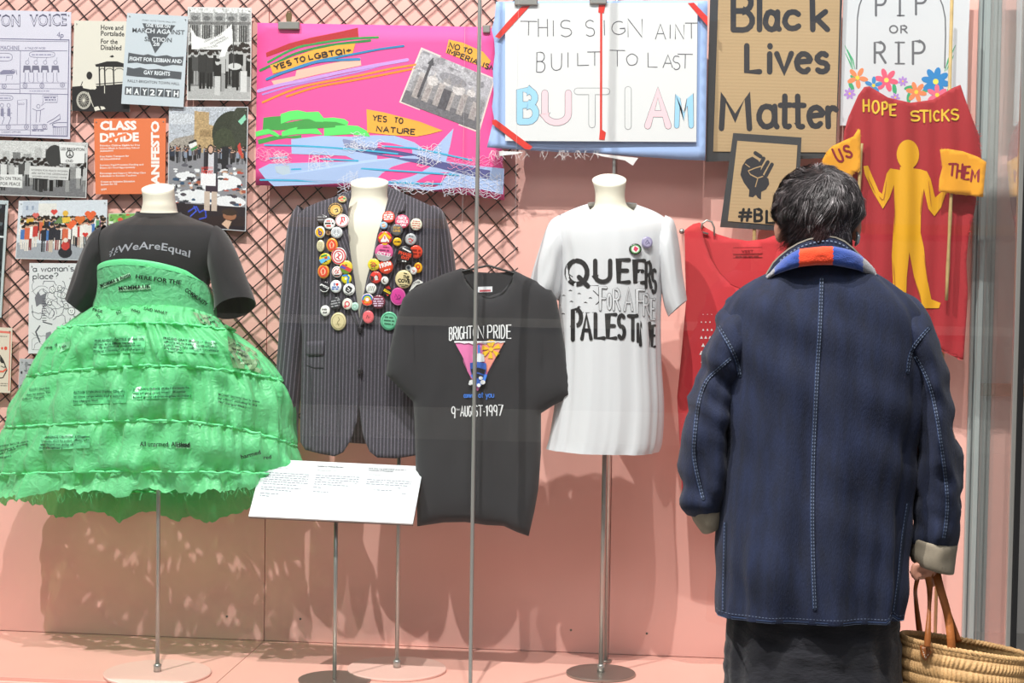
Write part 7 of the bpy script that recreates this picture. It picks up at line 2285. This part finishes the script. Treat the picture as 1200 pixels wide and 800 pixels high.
def sfold(sd):
    def f(p, t, w):
        return .018 * noise.noise(Vector((math.cos(w) * 1.6 + sd, math.sin(w) * 1.6, p.z * 9))) + .013 * noise.noise(Vector((p.x * 14, sd, p.z * 26 + p.x * 14)))
    return f
SL = [(880, 338, 884, 428, .075), (857, 352, 872, 440, .088), (838, 380, 866, 455, .096), (826, 412, 862, 470, .096), (815, 450, 860, 488, .094), (806, 498, 858, 514, .09), (802, 545, 857, 550, .086), (802, 580, 853, 586, .078), (808, 600, 852, 602, .07, 0, .03)]
SR = [(1042, 336, 1052, 428, .075), (1068, 350, 1064, 440, .088), (1090, 380, 1070, 456, .096), (1102, 415, 1072, 476, .096), (1110, 455, 1072, 500, .094), (1117, 500, 1071, 524, .09), (1125, 550, 1069, 560, .088), (1128, 590, 1068, 596, .084), (1125, 620, 1068, 622, .078), (1120, 638, 1069, 634, .07)]
sl = loft(SL, YQ, 48, 6, fold=sfold(1.0)); so = sl.out('sleeve', DEN, jacket, True)
sr = loft(SR, YQ, 48, 6, fold=sfold(6.0)); so = sr.out('sleeve', DEN, jacket, True)
allj = MB(); allj.add(jk.v, jk.f); allj.add(sl.v, sl.f); allj.add(sr.v, sr.f)
abv = allj.bvh()
# turned-up cuffs
loft([(806, 596, 849, 585, .078, 0, .02), (808, 600, 850, 590, .082, 0, .02), (815, 612, 849, 602, .082, 0, .025), (822, 622, 848, 611, .078, 0, .03), (823, 621, 847, 610, .066, 0, .03), (818, 612, 846, 602, .066, 0, .03)], YQ, 48, 4,
     fold=lambda p, t, w: .004 * noise.noise(Vector((p.x * 30, 3, p.z * 30)))).out('cuff', DEN_IN, jacket, True, label='turned-up taupe cuff')
cf_ = loft([(1067, 627, 1121, 636, .076), (1066.5, 631, 1121.5, 640, .080), (1067, 645, 1119.5, 654, .081), (1068, 656, 1118, 669, .078), (1070, 656.5, 1116, 668, .066), (1071, 645, 1115, 655, .066)], YQ, 48, 4,
     fold=lambda p, t, w: .004 * noise.noise(Vector((p.x * 30, 8, p.z * 30))))
cf_.out('cuff', DEN_IN, jacket, True, label='turned-up taupe cuff')
# seams and stitching
ST = '66728a'
def stitch(a, pts, off, l=3, dash=2.3, gap=1.7, w=.75, col=ST):
    pts = smooth_pts(pts, 6)
    d, on, cur, pos = 0.0, True, [], 0
    acc = 0
    for i in range(len(pts) - 1):
        x0, y0 = pts[i]; x1, y1 = pts[i + 1]
        L = math.hypot(x1 - x0, y1 - y0)
        if L < 1e-6: continue
        nx, ny = -(y1 - y0) / L * off, (x1 - x0) / L * off
        t_ = 0
        while t_ < L:
            lim = (dash if on else gap) - acc
            e = min(L, t_ + lim)
            if on: a.stroke([(x0 + (x1 - x0) * t_ / L + nx, y0 + (y1 - y0) * t_ / L + ny), (x0 + (x1 - x0) * e / L + nx, y0 + (y1 - y0) * e / L + ny)], w, col, l)
            if e < t_ + lim: acc += e - t_
            else: on, acc = not on, 0
            t_ = e + 1e-6
def seam(name, pts, w, bv, two=True, col='18243a', edge='33456a'):
    a = Art(on_bvh(bv, YQ - .15, .0012))
    sp_ = smooth_pts(pts, 8)
    a.stroke(sp_, w, col, 1)
    a.stroke([(x - w * .5, y) for x, y in sp_], .7, edge, 2)
    a.stroke([(x + w * .5, y) for x, y in sp_], .5, '16202f', 2)
    stitch(a, pts, w * .28)
    if two: stitch(a, pts, -w * .28)
    a.out(name, DENS_C, jacket)
DENS_C = mat('seam_thread', None, rough=0.8)
seam('back_seam', [(963, 326), (961, 380), (958, 430), (955, 490), (953, 540), (952, 600), (953, 660), (955, 713)], 4.6, jbv)
seam('armhole_seam', [(842, 382), (849, 394), (857, 408), (864, 424), (867, 440)], 4.4, abv)
seam('armhole_seam', [(1089, 384), (1080, 394), (1071, 406), (1066, 420), (1064, 436)], 4.4, abv)
seam('sleeve_seam', [(856, 420), (842, 432), (828, 446), (819, 470), (815, 500), (813, 530), (817, 556), (824, 584)], 4.0, abv)
seam('sleeve_seam', [(1073, 418), (1083, 436), (1092, 460), (1099, 495), (1105, 535), (1110, 580), (1109, 610), (1106, 630)], 4.0, abv)
seam('side_seam', [(1064, 590), (1058, 630), (1053, 680), (1048, 716)], 3.4, jbv, False)
seam('side_seam', [(850, 612), (849, 650), (848, 690), (848, 714)], 3.0, jbv, False)
a = Art(on_bvh(jbv, YQ - .15, .0012))
hem = [(845, 709), (880, 708), (920, 705), (955, 703), (990, 705), (1020, 710), (1056, 716)]
bb = [to_px(v) for v in jk.v[-110:]]
front_hem = sorted([q for q, v in zip(bb, jk.v[-110:]) if v.y < YQ - .02])
hem = [(x, y - 6.5) for x, y in front_hem[::3]]
stitch(a, hem, 0, 2, 2.4, 1.6, .6)
a.stroke([(x, y + 3.5) for x, y in hem], .9, '33466a', 1)
a.stroke([(x, y + 6.0) for x, y in hem], .8, '5c6880', 1)
a.out('hem_stitching', DENS_C, jacket)
a = Art(on_bvh(cf_.bvh(), YQ - .1, .001))
a.stroke([(1106, 636), (1104.5, 665)], .9, '2c3a54', 1); a.stroke([(1109.5, 637), (1108, 666)], .9, '2c3a54', 1)
a.out('cuff_stitching', DENS_C, jacket)
# stand-up collar
def ring_y(cx, hw, dep, x):
    return dep * math.sqrt(max(0, 1 - ((x - cx) / hw) ** 2))
co = [(896, 324), (900, 317), (906, 307), (914, 299), (924, 291), (935, 284.5), (946, 280), (958, 277), (970, 275.8), (980, 277.5), (990, 282), (1000, 290), (1012, 302), (1021, 312), (1029, 324), (1018, 320), (1000, 312), (976, 308), (940, 309), (915, 315)]
fc = lambda x, y: P(x, y, YQ - ring_y(962, 70, .098, x) + (324 - y) * .0004)
sheet(co, fc, lambda x, y: fc(x, y) + Vector((0, .006, 0)), 4).out('collar', DEN, jacket, True)
a = Art(on_fn(fc, .0012))
ed = [(898, 321), (906, 307.6), (914, 299.6), (924, 291.7), (935, 285.2), (946, 280.7), (958, 277.7), (970, 276.5), (980, 278.2), (990, 282.7), (1000, 290.8), (1012, 302.8), (1021, 312.8), (1028, 322.5)]
a.stroke(ed, 1.6, '857f74', 1)
stitch(a, [(x, y + 5.5) for x, y in ed[2:-2]], 0, 2, 2.6, 2.4, 1.1, '74829a')
a.out('collar_edge', DENS_C, jacket)
# scarf
sc = [(897, 324), (903, 319), (909, 312), (918, 303), (928, 296), (937, 291.5), (950, 290), (964, 288.5), (978, 288.5), (990, 291), (1000, 294), (1009, 299), (1018, 307), (1025, 315), (1029, 324), (1027, 330), (1018, 323), (1006, 316.5), (990, 313), (976, 310.5), (957, 310.5), (938, 312.5), (922, 317), (908, 322.5), (899, 328)]
def fs(x, y):
    d = edge_dist(np.array([x]), np.array([y]), sc)[0]
    t_ = min(1, d / 8)
    return P(x, y, YQ - ring_y(962, 71, .120, x) - .014 * math.sqrt(1 - (1 - t_) ** 2) + .002 * noise.noise(Vector((x * .08, y * .2, 0))))
mb = sheet(sc, fs, lambda x, y: fs(x, y) + Vector((0, .018, 0)), 2.5)
cols = []
for f in mb.f:
    x = sum(to_px(mb.v[i])[0] for i in f) / len(f) + 1.5 * math.sin(f[0])*0
    cols.append(hexc('8b8a90' if x < 908 or x > 1012 else 'ee4418' if 936.5 < x < 976.5 else '27489a'))
ob('scarf', mb.v, mb.f, mat('wool_scarf', None, rough=0.95, sheen=0.4, bump=0.5, bscale=420), pr, True, cols)

# ---- long dark skirt
def kf(p, t, w):
    return .010 * (t + .2) * noise.noise(Vector((math.cos(w) * 5, math.sin(w) * 5, p.z * 2))) + .005 * noise.noise(Vector((p.x * 22 + p.z * 12, 1, p.z * 36)))
loft([(870, 560, 1040, 564, .12), (862, 640, 1046, 644, .135), (853, 700, 1052, 704, .145), (849, 740, 1055, 744, .15), (847, 800, 1057, 804, .155), (844, 900, 1062, 904, .165), (840, 1000, 1068, 1004, .175), (838, 1030, 1070, 1034, .178)], YQ + .005, 120, 12, fold=kf).out(
    'skirt', mat('crinkled_navy_cotton', '16161f', rough=0.85, var=0.12, vscale=40, bump=0.5, bscale=60, sheen=0.15, stretch=(1, 1, 2.5)), pr, True)
# ================================================================ WOVEN BASKET
YK = -1.98
STRAW = mat('palm_straw', 'c9a06c', rough=0.65, var=0.22, vscale=70, bump=0.5, bscale=320)
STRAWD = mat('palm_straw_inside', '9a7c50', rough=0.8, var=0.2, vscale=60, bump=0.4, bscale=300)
bk_ = P(1130, 905, YK)
bs_ = thing('straw_basket', 'woven straw tote basket with tan leather handles carried in the right hand', 'basket', (bk_.x, YK, bk_.z))
BR = 0.0245
def wf2(p, t, w):
    z = (p.z + .12 * p.x) / BR
    row = math.floor(z)
    fr = z - row
    bulge = math.sin(PI * fr) ** .7 * .0042
    sgn = 1 if row % 2 else -1
    hb_ = math.sin(w * 96 + sgn * fr * 3.0 + row * 1.3)
    return bulge + .0016 * hb_ * math.sin(PI * fr)
rows = [(1056.5, 746, 1208, 772, .066), (1056, 760, 1205, 786, .072), (1057, 790, 1196, 808, .08), (1060, 830, 1184, 842, .082), (1068, 870, 1170, 878, .08), (1082, 900, 1152, 904, .06)]
bb_ = loft(rows, YK, 640, 26, bot=True, fold=wf2, ex=2.3)
bb_.out('woven_body', STRAW, bs_, True)
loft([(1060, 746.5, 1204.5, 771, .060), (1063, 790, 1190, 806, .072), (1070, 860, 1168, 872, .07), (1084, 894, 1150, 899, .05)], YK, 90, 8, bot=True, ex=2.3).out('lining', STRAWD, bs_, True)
# braided rim
pts = []
A, B_ = P(1056.5, 744.5, YK), P(1208, 770.5, YK)
cR, uR = (A + B_) / 2, (B_ - A) / 2
for s in range(2):
    mb = MB()
    pts = []
    for i in range(361):
        w = 2 * PI * i / 360
        e = 2 / 2.3
        x = math.copysign(abs(math.cos(w)) ** e, math.cos(w)); y = math.copysign(abs(math.sin(w)) ** e, math.sin(w))
        ph = w * 55 + s * PI
        pts.append(cR + uR * x * (1 + .0) + Vector((0, .064 * y, .006 * math.sin(PI * 2 * i / 360 * 0))) + Vector((0, .0022 * math.cos(ph), .0032 * math.sin(ph))) + Vector((0, 0, -.006 * (x * x < 0))))
    mb.tube(pts, .0046, 6).out('rim_braid', STRAW, bs_, True)
LEA = mat('tan_leather', 'a8622e', rough=0.45, var=0.12, vscale=25, bump=0.2, bscale=200)
bbv = bb_.bvh()
def strap(path, widths, th=.0032):
    """flat leather strap: path of world points, width along the picture plane"""
    n_ = len(path)
    V, Fc = [], []
    for i, p in enumerate(path):
        t_ = (path[min(i + 1, n_ - 1)] - path[max(i - 1, 0)]).normalized()
        sd = t_.cross(Vector((0, 1, 0))).normalized() * widths[i] / 2
        nr = t_.cross(sd).normalized() * th / 2
        V += [p + sd + nr, p - sd + nr, p - sd - nr, p + sd - nr]
    for i in range(n_ - 1):
        for q in range(4):
            Fc.append((4 * i + q, 4 * i + (q + 1) % 4, 4 * i + 4 + (q + 1) % 4, 4 * i + 4 + q))
    Fc += [(3, 2, 1, 0), tuple(4 * (n_ - 1) + q for q in range(4))]
    return MB().add(V, Fc)
def pathpx(rows_):
    r_ = catmull(rows_, 6)
    return [P(a_, b_, c_) for a_, b_, c_, d_ in r_], [d_ for a_, b_, c_, d_ in r_]
front = YK - .078
pa, wa = pathpx([(1086.5, 758, front - .004, .013), (1087.5, 740, front + .004, .0120), (1089, 712, front + .03, .0075), (1089.5, 690, front + .05, .012), (1088.5, 672, YQ - .035, .018), (1091, 663, YQ - .02, .018), (1096, 668, YQ - .02, .018), (1102, 690, YQ - .04, .017), (1110, 718, front + .03, .0165), (1114, 745, front + .016, .0165), (1115, 760, front + .014, .0165)])
strap(pa, wa).out('handle', LEA, bs_, True)
pa, wa = pathpx([(1080, 752, YK + .058, .012), (1077, 735, YK + .08, .0125), (1073.5, 705, YK + .05, .009), (1073, 688, YQ + .02, .008), (1079, 668, YQ + .0, .012), (1090, 664, YQ + .01, .014), (1097, 680, YQ + .03, .012), (1112, 720, YK + .06, .012), (1124, 752, YK + .058, .012)])
strap(pa, wa).out('handle', LEA, bs_, True)
tab = [(1078.5, 752), (1082, 748.5), (1086.5, 750), (1091, 748.5), (1094.5, 752), (1093.5, 760), (1090, 768), (1084.5, 774.5), (1080, 768), (1078, 760)]
ft_ = on_bvh(bbv, front, .004)
mb = sheet(tab, lambda x, y: ft_(x, y, 2.4), lambda x, y: ft_(x, y, .6), 4)
lt = mb.out('leather_tab', LEA, bs_, True)
a = Art(on_bvh(mb.bvh(), front, .001))
def dashes(a, pts, w, col):
    for i in range(len(pts) - 1):
        x0, y0 = pts[i]; x1, y1 = pts[i + 1]
        L = math.hypot(x1 - x0, y1 - y0)
        m_ = max(1, int(L / 2.6))
        for j in range(m_):
            a.stroke([(x0 + (x1 - x0) * j / m_, y0 + (y1 - y0) * j / m_), (x0 + (x1 - x0) * (j + .6) / m_, y0 + (y1 - y0) * (j + .6) / m_)], w, col, 1)
dashes(a, [(1081, 752), (1081, 761), (1084.5, 771), (1089, 765), (1092, 758), (1091.5, 752), (1086, 757), (1082, 751)], .8, 'e8d9c4')
a.out('stitching', DENS_C, bs_)
